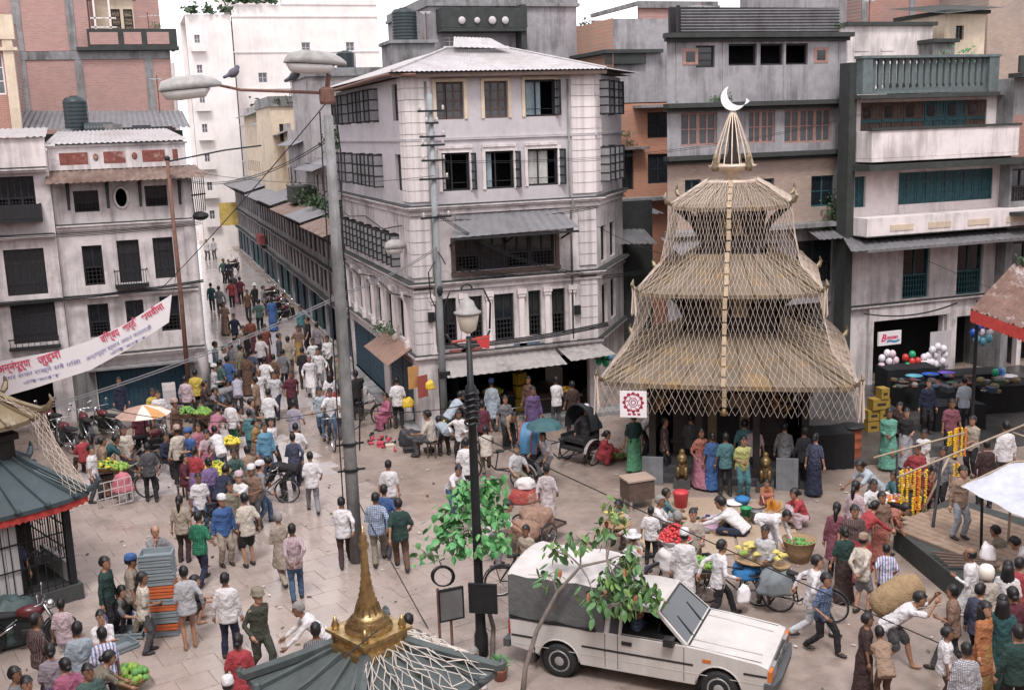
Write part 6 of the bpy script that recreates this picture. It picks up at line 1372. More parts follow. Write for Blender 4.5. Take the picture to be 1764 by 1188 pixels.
for px,py,d,l in ((118,775,200,'motorcycle with raised mirror parked beyond left shrine'),(150,758,190,'motorcycle second from shrine under timber house'),(185,752,210,'motorcycle nearest the orange umbrella'),(92,750,200,'motorcycle in dark doorway of timber house'),(490,556,150,'motorcycle nearest in row down the lane'),(478,540,150,'second motorcycle in row down the lane'),(468,520,150,'third motorcycle in row down the lane'),(405,468,160,'motorcycle parked far up the lane'),(262,790,120,'motorcycle with blue cover behind fruit cycles')): motorcycle(l,px,py,d)
t=motorcycle('motorcycle half under green tarpaulin at bottom left corner',45,1120,80)
cloth_lump('tarpaulin','dark green tarpaulin thrown over motorcycle at left','tarpaulin',G(18,1095,.1),.6,.5,.8,mat('dark_green_tarp',(.06,.09,.09),.5,.3,5,.2),.3,11)
# ---------------------------------------------------------------- crates
CG=mat('grey_plastic_crate',(.22,.26,.28),.5,.15,5); CO=mat('orange_plastic_crate',(.5,.13,.05),.5,.15,5)
def cratemesh(m):
    mb=MB(); w,d,h=.3,.2,.125
    mb.bx(-w,w,-d,d,0,.012)
    for s in (-1,1):
        mb.bx(-w,w,s*d-.008,s*d+.008,.012,h); mb.bx(s*w-.008,s*w+.008,-d+.009,d-.009,.012,h)
    for z in (.03,h-.02): mb.bx(-w-.02,w+.02,-d-.02,-d-.009,z-.012,z+.012); mb.bx(-w-.02,w+.02,d+.009,d+.02,z-.012,z+.012); mb.bx(-w-.02,-w-.009,-d-.008,d+.008,z-.012,z+.012); mb.bx(w+.009,w+.02,-d-.008,d+.008,z-.012,z+.012)
    return mb.mesh('crate',m)
cg,co=cratemesh(CG),cratemesh(CO); cp=G(283,1090); cr=R(-12)
for k in range(13):
    org=k in(1,4,6,7)
    lab='topmost open grey crate of the tall stack' if k==12 else ('lowest grey crate of the tall stack' if k==0 else ('orange plastic crate within the tall stack' if org else 'grey plastic crate within the tall stack'))
    o=link('crate',co if org else cg,None,(cp.x+random.gauss(0,.008),cp.y+random.gauss(0,.008),.02+k*.131),cr+random.gauss(0,.02)); tag(o,lab,'crate','crates of the tall stack')
p=G(222,1095); tag(link('crate',cg,None,(p.x,p.y,.02),-.25),'empty grey crate lying left of the tall stack','crate')
p=G(205,1120); tag(link('crate',cg,None,(p.x,p.y,.02),.5),'grey crate beside striped shirt man','crate')
cloth_lump('blue_bag','bright blue plastic bag by small shrine grille','bag',G(205,1062),.28,.22,.28,mat('blue_plastic',(.04,.12,.4),.35),0,13)
# umbrella stall
t=thing('market_umbrella','orange and white striped market umbrella at left stall','umbrella',G(247,712,1.75)); um=[mat('orange_canvas',(.5,.26,.1),.8),mat('white_umbrella_canvas',(.62,.58,.52),.8),mat('faded_pink_canvas',(.38,.25,.2),.8)]
for k in range(10):
    a,c=2*PI*k/10,2*PI*(k+1)/10; mb=MB()
    for (r0,z0),(r1,z1) in (((.78,-.02),(.5,.14)),((.5,.14),(.02,.26))): mb.quad((r0*math.cos(a),r0*math.sin(a),z0),(r0*math.cos(c),r0*math.sin(c),z0),(r1*math.cos(c),r1*math.sin(c),z1),(r1*math.cos(a),r1*math.sin(a),z1))
    mb.build('gore',um[(0,1,1,2,2,2,2,1,0,1)[k]],t)
mb=MB(); mb.tube([(0,0,-1.75),(0,0,.3)],.02,6); mb.build('shaft',IRON,t)
t=thing('box_stack','tall pale stack of boxes beside the umbrella','boxes',G(295,712)); 
for k in range(5): mb=MB(); mb.bx(-.22,.22,-.2,.2,k*.22,k*.22+.215); mb.build('box',PAINT2 if k==4 else GREYW,t)
cloth_lump('tarp_heap','grey tarpaulin heap under the white house','tarpaulin',G(180,740),1.0,.6,.6,mat('grey_beige_tarp',(.22,.2,.18),.8,.25,4,.2),.2,15)
# shoes and trays for sale in the middle
SHO=[mat('red_shoe',(.45,.05,.08),.5),mat('dark_shoe',(.03,.03,.035),.5),mat('cream_box',(.5,.42,.33),.8)]
for k in range(22):
    px,py=random.uniform(635,690),0; py=752+ (px-635)*.25+random.uniform(-7,14); mb=MB(); mb.ell((0,0,.04),(.1,.04,.045),8,5); mb.ell((-.06,0,.07),(.04,.035,.04),6,4)
    c=k%5; lab='small red shoe laid out on ground for sale' if c<3 else 'small dark shoe laid out on ground for sale'
    tag(mb.build('shoe',SHO[0 if c<3 else 1],None,True,G(px,py),random.uniform(0,6)),lab,'shoe','shoes laid out for sale')
for px,py,w,m,l in ((672,772,.25,2,'cream shoe box at end of shoe display'),(655,768,.2,0,'red shoe box beside cream box'),(705,778,.35,1,'dark tray of goods right of shoes'),(740,778,.3,1,'dark tray near seated beige shirt man')):
    mb=MB(); mb.bx(-w/2,w/2,-.12,.12,0,.1); mb.bx(-w/2-.01,w/2+.01,-.13,.13,.1,.13); tag(mb.build('goods_box',SHO[m],None,False,G(px,py),random.uniform(-.4,.4)),l,'box')
cloth_lump('black_bundle','black bundle of goods beside shoe sellers','bundle',G(708,765),.4,.3,.45,SHO[1],0,17)
cloth_lump('yellow_bag','yellow bag hanging at corner shop','bag',G(703,700,.75),.2,.16,.32,mat('yellow_plastic',(.62,.42,.04),.5),0,19)
cloth_lump('white_sack','white sack below yellow bag','sack',G(704,727),.2,.18,.6,CANW,0,20)
cloth_lump('small_yellow_bag','small yellow bag hung by utility pole','bag',G(741,670,1.8),.14,.1,.26,MATS['yellow_plastic'],0,21)
for k,(px,py,z) in enumerate(((897,705,0),(897,705,.46),(897,705,.92))):
    mb=MB(); mb.bx(-.2,.2,-.14,.14,0,.38); mb.tube([(-.1,0,.38),(-.08,0,.45),(.08,0,.45),(.1,0,.38)],.02,5); tag(mb.build('jerrycan',MATS['yellow_plastic'],None,False,G(px,py)+Vector((0,0,z)),-.2+.3*k),['lowest yellow jerrycan stacked in corner shop','middle yellow jerrycan stacked in corner shop','top yellow jerrycan hung in corner shop'][k],'jerrycan','yellow jerrycans')
for px,w,l in ((850,1.5,'low wooden counter at left of corner shop'),(960,1.6,'low wooden counter at right of corner shop')):
    t=thing('shop_counter',l,'counter',G(px,712)); mb=MB(); mb.bx(-w/2,w/2,-.3,.3,.6,.66); mb.build('top',WOODB,t); mb=MB(); mb.bx(-w/2+.05,w/2-.05,-.25,.25,0,.6); mb.build('base',WOOD,t)
for px,py,m,l in ((700,640,'orange_canvas','orange printed poster in corner shop doorway'),(716,655,'faded_red_iron','red and white goods hanging in doorway')):
    mb=MB(); mb.bx(-.2,.2,-.02,.02,-.35,.35); tag(mb.build('hanging_goods',MATS[m],None,False,AY(px,py,33.4)-Vector((0,.9,0)),.5),l,'poster')
# ---------------------------------------------------------------- mats and utensils before the temple
MATB=mat('straw_mat',(.34,.26,.19),.9,.15,12,.1); MATP=mat('pink_mat',(.42,.27,.36),.9,.15,8)
def flatmat(name,label,pts,m,z=.028):
    mb=MB(); q=[G(*p) for p in pts]; c=sum(q,Vector())/4; mb.add([(p.x-c.x,p.y-c.y,z) for p in q]+[(p.x-c.x,p.y-c.y,.022) for p in q],[(0,1,2,3),(4,5,1,0),(5,6,2,1),(6,7,3,2),(7,4,0,3)]); return tag(mb.build(name,m,None,False,(c.x,c.y,0)),label,'mat')
flatmat('ground_mat','straw mat spread under seated women',[(1090,960),(1270,955),(1250,858),(1120,858)],MATB); flatmat('ground_mat','straw mat with lamps and bowls at right of the first',[(1275,955),(1385,950),(1350,862),(1255,860)],MATB,.03); flatmat('ground_mat','small pink mat with brass bowls',[(1215,915),(1290,915),(1280,885),(1212,888)],MATP,.036)
mb=MB(); flatmat('ground_mat','flat cardboard sheets beside tomato bicycle',[(1085,960),(1135,955),(1130,925),(1088,928)],mat('cardboard',(.42,.3,.2),.9,.15),.04)
def pot(name,label,px,py,prof,m,cat,z=.03):
    mb=MB(); mb.lathe(prof,(0,0,0),14); return tag(mb.build(name,m,None,True,G(px,py,z)),label,cat)
for k in range(26):
    px=random.uniform(1243,1295); py=random.uniform(888,912); s=random.uniform(.6,1)
    pot('brass_bowl','small brass bowl in the heap on pink mat',px,py,[(.05*s,0),(.11*s,.05*s),(.12*s,.09*s),(.1*s,.09*s),(.03*s,.02*s)],BRASS,'bowl',.04)['group']='brass bowls on pink mat'
pot('brass_tray','large round brass tray on pink mat',1276,908,[(.2,0),(.26,.05),(.27,.06),(.24,.05),(.02,.02)],BRASS,'tray'); pot('brass_tray','deep brass basin left of large tray',1255,910,[(.15,0),(.24,.1),(.25,.11),(.22,.1),(.02,.03)],BRASS,'tray')
pot('bucket','red plastic bucket with white lid on straw mat',1173,872,[(.15,0),(.2,.36),(.21,.38),(.17,.42),(.02,.45)],mat('red_plastic',(.5,.05,.06),.4),'bucket'); pot('bucket','green plastic bucket beside brass bowls',1285,892,[(.11,0),(.14,.26),(.15,.27),(.12,.26),(.02,.03)],mat('green_plastic',(.02,.25,.1),.4),'bucket'); pot('tin','grey metal tin next to green bucket',1303,900,[(.13,0),(.13,.3),(.135,.31),(.02,.31)],TING,'tin')
pot('bowl','blue plastic bowl among goods near temple steps',1279,868,[(.1,0),(.19,.12),(.2,.16),(.12,.2),(.02,.22)],MATS['bright_blue_cloth'],'bowl'); pot('tray','white and red tray beside blue bowl',1265,868,[(.15,0),(.24,.04),(.2,.08),(.02,.1)],SGN,'tray'); pot('tray','pale tray right of blue bowl',1303,872,[(.15,0),(.24,.04),(.2,.05),(.02,.03)],BRICKT,'tray')
for k in range(9):
    px=1322+k*2.6; mb=MB(); mb.lathe([(.02,0),(.025,.25),(.015,.32),(.004,.35)],(0,0,0),6); tag(mb.build('incense_stick',ORA,None,False,G(px,884+random.uniform(-6,6))),'orange candle stick standing before woman in red','candle','orange candles')
cloth_lump('white_bag','white plastic bag near orange candles','bag',G(1325,898),.22,.18,.16,SGN,0,23)
cloth_lump('carrier_bag','white carrier bag carried beside walking man','bag',G(1281,1035,.3),.15,.1,.3,SGN,0,24)
# ---------------------------------------------------------------- right side: platform, awnings, flowers
t=thing('wooden_platform','raised wooden platform strewn with planks at right','platform',(0,0,0))
q=[G(1540,905,.55),G(1640,985,.55),G(1800,1050,.55),G(1800,900,.55),G(1640,852,.55)]
def polyprism(par,name,pts,z0,z1,m):
    n=len(pts); mb=MB(); mb.add([(p.x,p.y,z1) for p in pts]+[(p.x,p.y,z0) for p in pts],[tuple(range(n)),tuple(reversed(range(n,2*n)))]+[(i,(i+1)%n,(i+1)%n+n,i+n) for i in range(n)]); return mb.build(name,m,par)
polyprism(t,'base',q,0,.5,DCONC)
c0=q[0];ex=(q[2]-q[1]).normalized(); ey=Vector((-ex.y,ex.x,0))
PLK=mat('pale_worn_plank',(.25,.18,.13),.8,.3,6,.2)
for k in range(11):
    a=G(1545,898,.55)+ey*(-.28+k*.22); 
    mb=MB(); L0=.0+random.uniform(-.15,.1)+ (.0 if k>1 else .3); L1=4.6+random.uniform(-.1,.2); mb.bar(a+ex*L0+Vector((0,0,-.02)),a+ex*L1+Vector((0,0,-.02)),.205,.05); mb.build('plank',PLK,t)
for k in range(5):
    a=G(1650+k*7,955+k*5,.6); mb=MB(); mb.bar((-.5,0,0),(.5,.02*k,0),.07,.03); tag(mb.build('loose_plank',WOODB,None,False,a,-.75+.06*k),'loose dark batten lying on the platform','plank','loose battens on platform')
cloth_lump('plastic_bag','white and red carrier bag on platform edge','bag',G(1702,962,.57),.17,.15,.3,SGN,0,31)
BAM=mat('bamboo_pole',(.34,.27,.2),.7,.25,6)
def stick(label,a,c,r=.025,m=None):
    a=Vector(a);c=Vector(c);mb=MB(); mb.tube([(0,0,0),(c-a)/2,c-a],r,7); return tag(mb.build('pole',m or BAM,None,True,a),label,'pole')
stick('upper slanting bamboo rail above flower sellers',G(1505,788,1.55),G(1662,745,1.9)); stick('lower slanting bamboo rail above flower sellers',G(1545,822,1.55),G(1768,730,2.3))
stick('thin dark upright post among flower garlands',G(1548,905,.0),G(1545,780,1.6),.03,WOOD); stick('tall dark upright post at platform corner',G(1600,965,.0),G(1622,790,1.75),.035,WOOD); stick('post under white awning',G(1690,950,.5),G(1692,850,1.9),.03,WOOD); stick('diagonal brace pole by the marigolds',G(1585,890,.3),G(1636,785,1.7),.03); stick('short bamboo rail at right edge',G(1745,745,1.9),G(1775,755,1.9))
t=thing('white_awning','white tarpaulin awning over platform at right edge','awning',(0,0,0))
a_,b_,c_,d_=G(1655,838,1.95),G(1790,905,1.85),G(1850,790,2.4),G(1745,795,2.35)
mb=MB(); mb.patch(a_,b_,c_,d_,12,8,lambda u,v:(0,0,-.12*math.sin(u*PI)*math.sin(v*PI)+.02*math.sin(u*17+v*9))); mb.build('sheet',mat('white_blue_tarp',(.46,.48,.54),.55,.2,3,.6,.4,scol=(.25,.25,.27),bd=.05),t,True)
mb=MB(); mb.tube([a_,d_],.02,6); mb.tube([d_,c_],.02,6); mb.tube([d_,(d_.x,d_.y,0)],.03,6); mb.tube([c_,(c_.x,c_.y,0)],.03,6); mb.build('frame',BAM,t)
t=thing('rusty_roof_shelter','shelter roof of rusty corrugated tin with red scalloped valance','shelter',(0,0,0))
e0,e1=P_(1672,532,24.0),P_(1800,578,22.0); u0,u1=P_(1745,455,26.5),P_(1900,470,25)
mb=MB(); corr(mb,e0,e1,u1,u0,14,.035); mb.build('roof',mat('red_rust_tin',(.2,.12,.095),.7,.4,3,.1,.6,scol=(.12,.06,.045),patch=1.,pcol=(.42,.38,.37)),t)
mb=MB(); mb.patch(e0-Vector((0,0,.36)),e1-Vector((0,0,.36)),e1-Vector((0,0,.02)),e0-Vector((0,0,.02)),60,2,lambda u,v:(0,0,(1-v)*.025*math.sin(u*110))); mb.build('valance',REDV,t,True)
mb=MB(); mb.patch(e0-Vector((0,0,.36)),u0-Vector((0,0,.36)),u0-Vector((0,0,.02)),e0-Vector((0,0,.02)),30,2,lambda u,v:(0,0,(1-v)*.025*math.sin(u*60))); mb.build('side_valance',REDV,t,True)
for p in (e0.lerp(u0,.15),e1): mb=MB(); mb.tube([(p.x+.2,p.y+.2,0),(p.x+.2,p.y+.2,p.z)],.05,8); mb.build('post',WOOD,t); weeds(t,[P_(1765,456,26.3)],.25,70)
# marigolds
MG=[mat('marigold_orange',(.65,.2,.02),.7,.3,20,.3),mat('marigold_yellow',(.68,.45,.03),.7,.3,20,.3)]
def garland(label,px,py,z,L,n,spread=.3):
    t=thing('marigold_garlands',label,'garlands',G(px,py,z))
    for k in range(n):
        mb=MB(); x=(k-(n-1)/2)*spread/max(1,n-1)*2; y=random.uniform(-.08,.08)
        for j in range(int(L/.055)): mb.ell((x+random.gauss(0,.008),y,-j*.055),.036,6,4)
        mb.build('garland',MG[k%2] if k%3 else MG[1],t,True)
garland('orange and yellow marigold garlands hung before woman in red',1574,812,1.4,1.1,7,.32); garland('marigold garlands hanging beside the thin dark post',1558,810,1.4,.5,4,.16); garland('yellow garlands over arm of beige shirt man',1652,738,1.6,.8,5,.16); garland('short garlands left of beige shirt man',1641,745,1.5,.4,3,.1); garland('orange garland on back of slender flower stand',1648,800,1.0,.35,3,.08); garland('yellow garlands draped on brown shirt man stall',1575,858,.9,.35,4,.15)
for px,py,l in ((1525,866,'basket of mixed pink and yellow flowers'),(1545,868,'basket of orange flowers beside dark post'),(1560,846,'posy of red and white flowers under garlands')):
    fruitpile('flower_basket',l,'flowers',G(px,py,.5),.24,.14,.04,[MG[0],MG[1],MATS['pink_cloth'],SGN],70)
# balloons
def balloons(label,px,py,Y,cols,n,r):
    t=thing('balloon_cluster',label,'balloons',AY(px,py,Y))
    for k in range(n):
        a=2*PI*k/max(1,n-1); q=0 if k==0 else r; me=MB(); me.ell((0,0,0),(.12,.12,.145),10,7); me.lathe([(.02,-.16),(.008,-.14)],(0,0,0),5)
        me.build('balloon',cols[k%len(cols)],t,True,(q*math.cos(a),random.uniform(-.1,.05),q*math.sin(a)))
BW=mat('white_balloon',(.7,.66,.7),.3,.05); BP=mat('pink_white_balloon',(.66,.5,.55),.3,.05); BG=mat('green_balloon',(.02,.3,.14),.25,.05); BR=mat('red_balloon',(.5,.04,.04),.25,.05); BB=mat('blue_balloon',(.02,.08,.36),.25,.05); BT=mat('teal_balloon',(.1,.3,.4),.25,.05)
balloons('cluster of white and pink balloons below shop sign',1530,622,30.4,[BW,BP,BW],8,.3); balloons('green and red balloons in the middle of balloon row',1568,622,30.3,[BR,BG,BR,BG,BG],6,.24); balloons('white balloons at right of balloon row',1590,625,30.3,[BW],5,.2); balloons('large cluster of white balloons beside pale curtain',1613,612,30.3,[BW],9,.32); balloons('blue balloons hanging under rusty roof',1692,572,27.5,[BW,BB,BB,BB,BB,BT,BT,BT],9,.3); balloons('two blue and green balloons low under rusty roof',1718,640,27.5,[BB,BG,BT],3,.14); balloons('small green and blue balloons by gap lane',1040,615,32.5,[BG,BT,BR,BG],6,.2)
mb=MB(); mb.bx(0,.95,-.02,.0,0,1.3); tag(mb.build('shop_curtain',GREYW,None,False,AY(1600,632,31.7)),'pale curtain hanging in balloon shop opening','curtain')
# crates, barrel, bowls in the shade
YC=mat('yellow_crate',(.3,.2,.04),.6,.2,6); BLKC=mat('black_crate_print',(.03,.03,.03),.6)
for k,(px,py,z) in enumerate(((1500,742,0),(1524,742,0),(1512,742,.36),(1500,742,.36),(1512,742,.72),(1518,742,1.05))):
    t=thing('yellow_carton',['lower left yellow carton behind woman in green','lower right yellow carton behind woman in green','middle right yellow carton of the stack','middle left yellow carton of the stack','upper yellow carton of the stack','topmost small yellow carton of the stack'][k],'carton',G(px,py)+Vector((.18 if k==2 else 0,0,z)),-.1,'yellow cartons')
    t.scale=(.85,.85,1); w=.24 if k<4 else (.34 if k==4 else .16); mb=MB(); mb.bx(-w,w,-.2,.2,0,.33); mb.build('box',YC,t); mb=MB(); mb.bx(-w*.5,w*.5,-.206,-.201,.12,.2); mb.build('print',BLKC,t)
t=thing('oil_drum','rusty orange oil drum in temple shade','drum',G(1466,785)); mb=MB(); mb.lathe([(.28,0),(.29,.03),(.28,.06),(.28,.28),(.29,.3),(.28,.32),(.28,.55),(.29,.57),(.28,.6),(.28,.82),(.29,.85),(.27,.85),(.02,.83)],(0,0,0),20); mb.build('body',mat('rusty_orange_drum',(.36,.1,.05),.6,.35,5,.1,.4),t,True)
mb=MB(); mb.lathe([(.36,.86),(.37,.9),(.3,.93),(.02,.93)],(0,0,0),20); mb.build('lid_tray',IRON,t,True)
for px,py,dx,dz_,m,l in ((1600,700,-.6,.92,BT,'pale teal plastic basin on dark stall'),(1600,700,.0,.92,BB,'blue plastic basin on dark stall beside teal one'),(1600,700,.6,.92,mat('violet_plastic',(.1,.06,.3),.3),'violet plastic basin on dark stall'),(1725,705,.2,.92,SGN,'white basin on stall under rusty roof')):
    o=pot('basin',l,px,py,[(.12,0),(.26,.18),(.28,.2),(.24,.18),(.02,.03)],m,'basin',0); o.location=G(px,py)+Vector((dx,-.1*dx,dz_))
t=thing('flower_stand','dark slatted table carrying flowers below garlands','table',G(1560,900)); mb=MB(); mb.bx(-.5,.5,-.3,.3,.55,.6); mb.build('top',WOOD,t)
for x in (-.45,.45):
    for y in (-.25,.25): mb=MB(); mb.bx(x-.03,x+.03,y-.03,y+.03,0,.55); mb.build('leg',WOOD,t)
# porter's sack
t=thing('jute_sack','huge full jute sack carried on porter back','sack',G(1545,1025,1.1))
mb=MB(); Mx=Matrix.Rotation(-.5,3,'Y'); 
for _ in (0,):
    rings=[]
    for x,r in ((-.5,.07),(-.47,.18),(-.36,.26),(-.13,.3),(.13,.3),(.36,.26),(.47,.19),(.5,.07)):
        rings.append([Vector((x,r*.95*math.cos(a)*(1+.08*noise.noise((x*3,a,0))),r*math.sin(a)*(1+.1*noise.noise((x*3,a,4))))) for a in [2*PI*k/16 for k in range(16)]])
    mb.loft([[Mx@p for p in r] for r in rings])
t.rotation_euler=(0,0,math.atan2(_rt.y,_rt.x)); mb.build('sack',JUTE,t,True)
mb=MB(); mb.tube([Mx@Vector((-.45,-.33,-.1)),Mx@Vector((.2,-.4,-.2)),(.75,-.15,-.12)],.02,5); mb.tube([Mx@Vector((-.4,.2,-.25)),(.72,.1,-.1)],.02,5); mb.build('strap',MATB,t)

DCL=mat('shade_black_stall_cloth',(.008,.009,.011),.8,.3,6,.2)  # near-black cloth carries the deep shade before the shopfronts
for px,py,w,hh,lab in ((1600,700,2.2,.9,'dark covered stall behind girl in white'),(1665,690,2.4,1.0,'dark stall under rusty roof left part'),(1725,705,2.0,.9,'dark stall under rusty roof right part'),(1560,684,1.8,1.1,'dark counter below the balloons'),(1420,800,1.3,1.0,'dark covered stand at right corner of temple'),(1640,735,1.6,.8,'dark table behind beige shirt man')):
    t=thing('covered_stall',lab,'stall',G(px,py),-.25,'dark covered stalls'); 
    mb=MB(); mb.patch((-w/2,-.5,hh),(w/2,-.5,hh),(w/2,.5,hh),(-w/2,.5,hh),10,5,lambda u,v:(0,0,.04*noise.noise((u*5,v*5,w)))); mb.build('top_cloth',DCL,t,True)
    for a,c in (((-w/2,-.5),(w/2,-.5)),((w/2,-.5),(w/2,.5)),((w/2,.5),(-w/2,.5)),((-w/2,.5),(-w/2,-.5))):
        mb=MB(); mb.patch((a[0],a[1],.02),(c[0],c[1],.02),(c[0],c[1],hh),(a[0],a[1],hh),16,1,lambda u,v:(0,.03*math.sin(u*30)*(1-v),0)); mb.build('skirt_cloth',DCL,t,True)

# goods heaped on the dark stalls and on the mats
GC=[mat('muted_%d'%i,c,.7,.3,8,.2) for i,c in enumerate(((.05,.06,.07),(.12,.04,.035),(.03,.05,.09),(.16,.12,.06),(.03,.06,.04),(.2,.19,.18),(.08,.05,.04)))]
def goods(lab,grp,px0,px1,py0,py1,z,n,s0,s1):
    for k in range(n):
        s_=random.uniform(s0,s1); q=random.random(); mb=MB()
        if q<.4: mb.ell((0,0,s_*.5),(s_,s_*.8,s_*.6),10,6)
        elif q<.7: mb.bx(-s_,s_,-s_*.7,s_*.7,0,s_*.9); mb.bx(-s_*1.05,s_*1.05,-s_*.75,s_*.75,s_*.7,s_*.8)
        else: mb.lathe([(s_*.7,0),(s_,s_*.5),(s_*1.05,s_*.55),(s_*.9,s_*.5),(.01,s_*.2)],(0,0,0),12)
        tag(mb.build('ware',random.choice(GC),None,q<.4 or q>.7,G(random.uniform(px0,px1),random.uniform(py0,py1),z),random.uniform(0,3)),lab,'ware',grp)
goods('small ware heaped on dark stalls under rusty roof','wares on dark stalls',1600,1755,648,676,1.0,34,.09,.2)
goods('small ware set out on counter below balloons','wares below balloons',1530,1595,655,670,1.12,12,.08,.16)
goods('small ware laid on straw mats before temple','wares on straw mats',1130,1240,862,955,.03,26,.05,.12)
goods('small ware stacked beside corner shop entrance','wares by corner shop',700,780,690,725,.0,16,.1,.2)
goods('small bundle piled among left fruit sellers','bundles at left stalls',300,450,700,790,.0,26,.1,.2)
goods('small bundle on ground behind tomato bicycle','bundles behind tomato bicycle',1080,1130,930,985,.0,10,.08,.16)
cable('thin wire from utility pole to far grey terrace',(8.7,32,9.3),(14,46,13),.3,.01)
cable('pair of wires from utility pole toward balcony house',(8.7,31.9,8.6),(23.8,31.4,9.6),.5,.009,IRON,2)
cable('wire from utility pole across to white house eave',(8.7,31.9,8.2),(2.2,39.6,8.4),.3,.01)
cable('low wire from corner building to temple eave',(14.3,32.6,6.3),(15.5,26.5,5.6),.25,.01)

# rooftop clutter
def antenna(lab,p,h):
    t=thing('roof_antenna',lab,'antenna',p,random.uniform(0,3)); mb=MB(); mb.tube([(0,0,0),(.02,0,h)],.025,5); mb.build('mast',RUSTI,t)
    mb=MB(); mb.bar((-.5,0,h*.9),(.5,0,h*.9),.02)
    for k in range(6): mb.bar((-.45+k*.18,-.25+.02*k,h*.9),(-.45+k*.18,.25-.02*k,h*.9),.014)
    mb.build('boom',CHR,t)
for l,p,h in (('antenna on brick block terrace at top left',(1.6,54.5,13.7),1.6),('antenna on roof shed above white house',(1.5,47.5,10.6),1.5),('antenna on cream terrace house down the lane',(10.5,72.5,11.5),1.6),('antenna on second street house upper roof',(10.4,53,8.4),1.4),('antenna on third street house upper roof',(10.6,60,8.0),1.5),('antenna beside big tank behind corner building',(12.9,47.5,13.4),1.3),('antenna on grey terrace block',(18.5,48.5,15.0),.9),('antenna on stair tower',(20.8,49.5,13.7),1.0),('antenna on grey house behind temple',(19.5,35,12.3),1.3),('antenna above white attic at right',(27.6,36.5,13.0),1.0)): antenna(l,p,h)
def bits(lab,grp,x0,x1,y0,y1,z,n,s0,s1):
    for k in range(n):
        s_=random.uniform(s0,s1); mb=MB(); mb.bx(-s_,s_,-s_*.7,s_*.7,0,s_*random.uniform(.6,1.6)); mb.bx(-s_*1.1,s_*1.1,-s_*.8,s_*.8,s_*.4,s_*.48)
        tag(mb.build('roof_junk',random.choice(GC+[CONC,TINR,WOODB]),None,False,(random.uniform(x0,x1),random.uniform(y0,y1),z),random.uniform(0,3)),lab,'junk',grp)
bits('old box or drum left on roof of white house','junk on white house roof',-2.2,1.6,43.6,46,9.75,12,.12,.3)
bits('discarded box on grey house roof ledge behind fence','junk on grey house roof',18.5,23.5,33.7,34.6,12.25,10,.12,.3)
bits('clutter on flat roof of low street houses','junk on street roofs',10,13,46,62,8.35,14,.2,.45)
bits('clutter on terrace of grey block','junk on grey block terrace',13.8,17,47.3,47.9,13.92,8,.1,.25)
bits('clutter behind balustrade of balcony house','junk behind balustrade',24,28.8,32.6,34,10.15,12,.15,.4)
cable('tangled wire along left house fronts',(-6.5,39.2,6.7),(2.3,39.6,6.6),.2,.014,IRON,3)
cable('tangled wire from thin pole to street lamp',(1.35,39.1,8.3),(4.4,24,9.5),.6,.012,IRON,2)
cable('tangled wires from utility pole down to corner shop',(8.75,32,7.0),(13.8,32.6,4.7),.35,.013,IRON,3)
cable('loose wire along second floor of corner building',(8.9,32.7,6.8),(14.4,32.7,6.9),.18,.014,IRON,2)
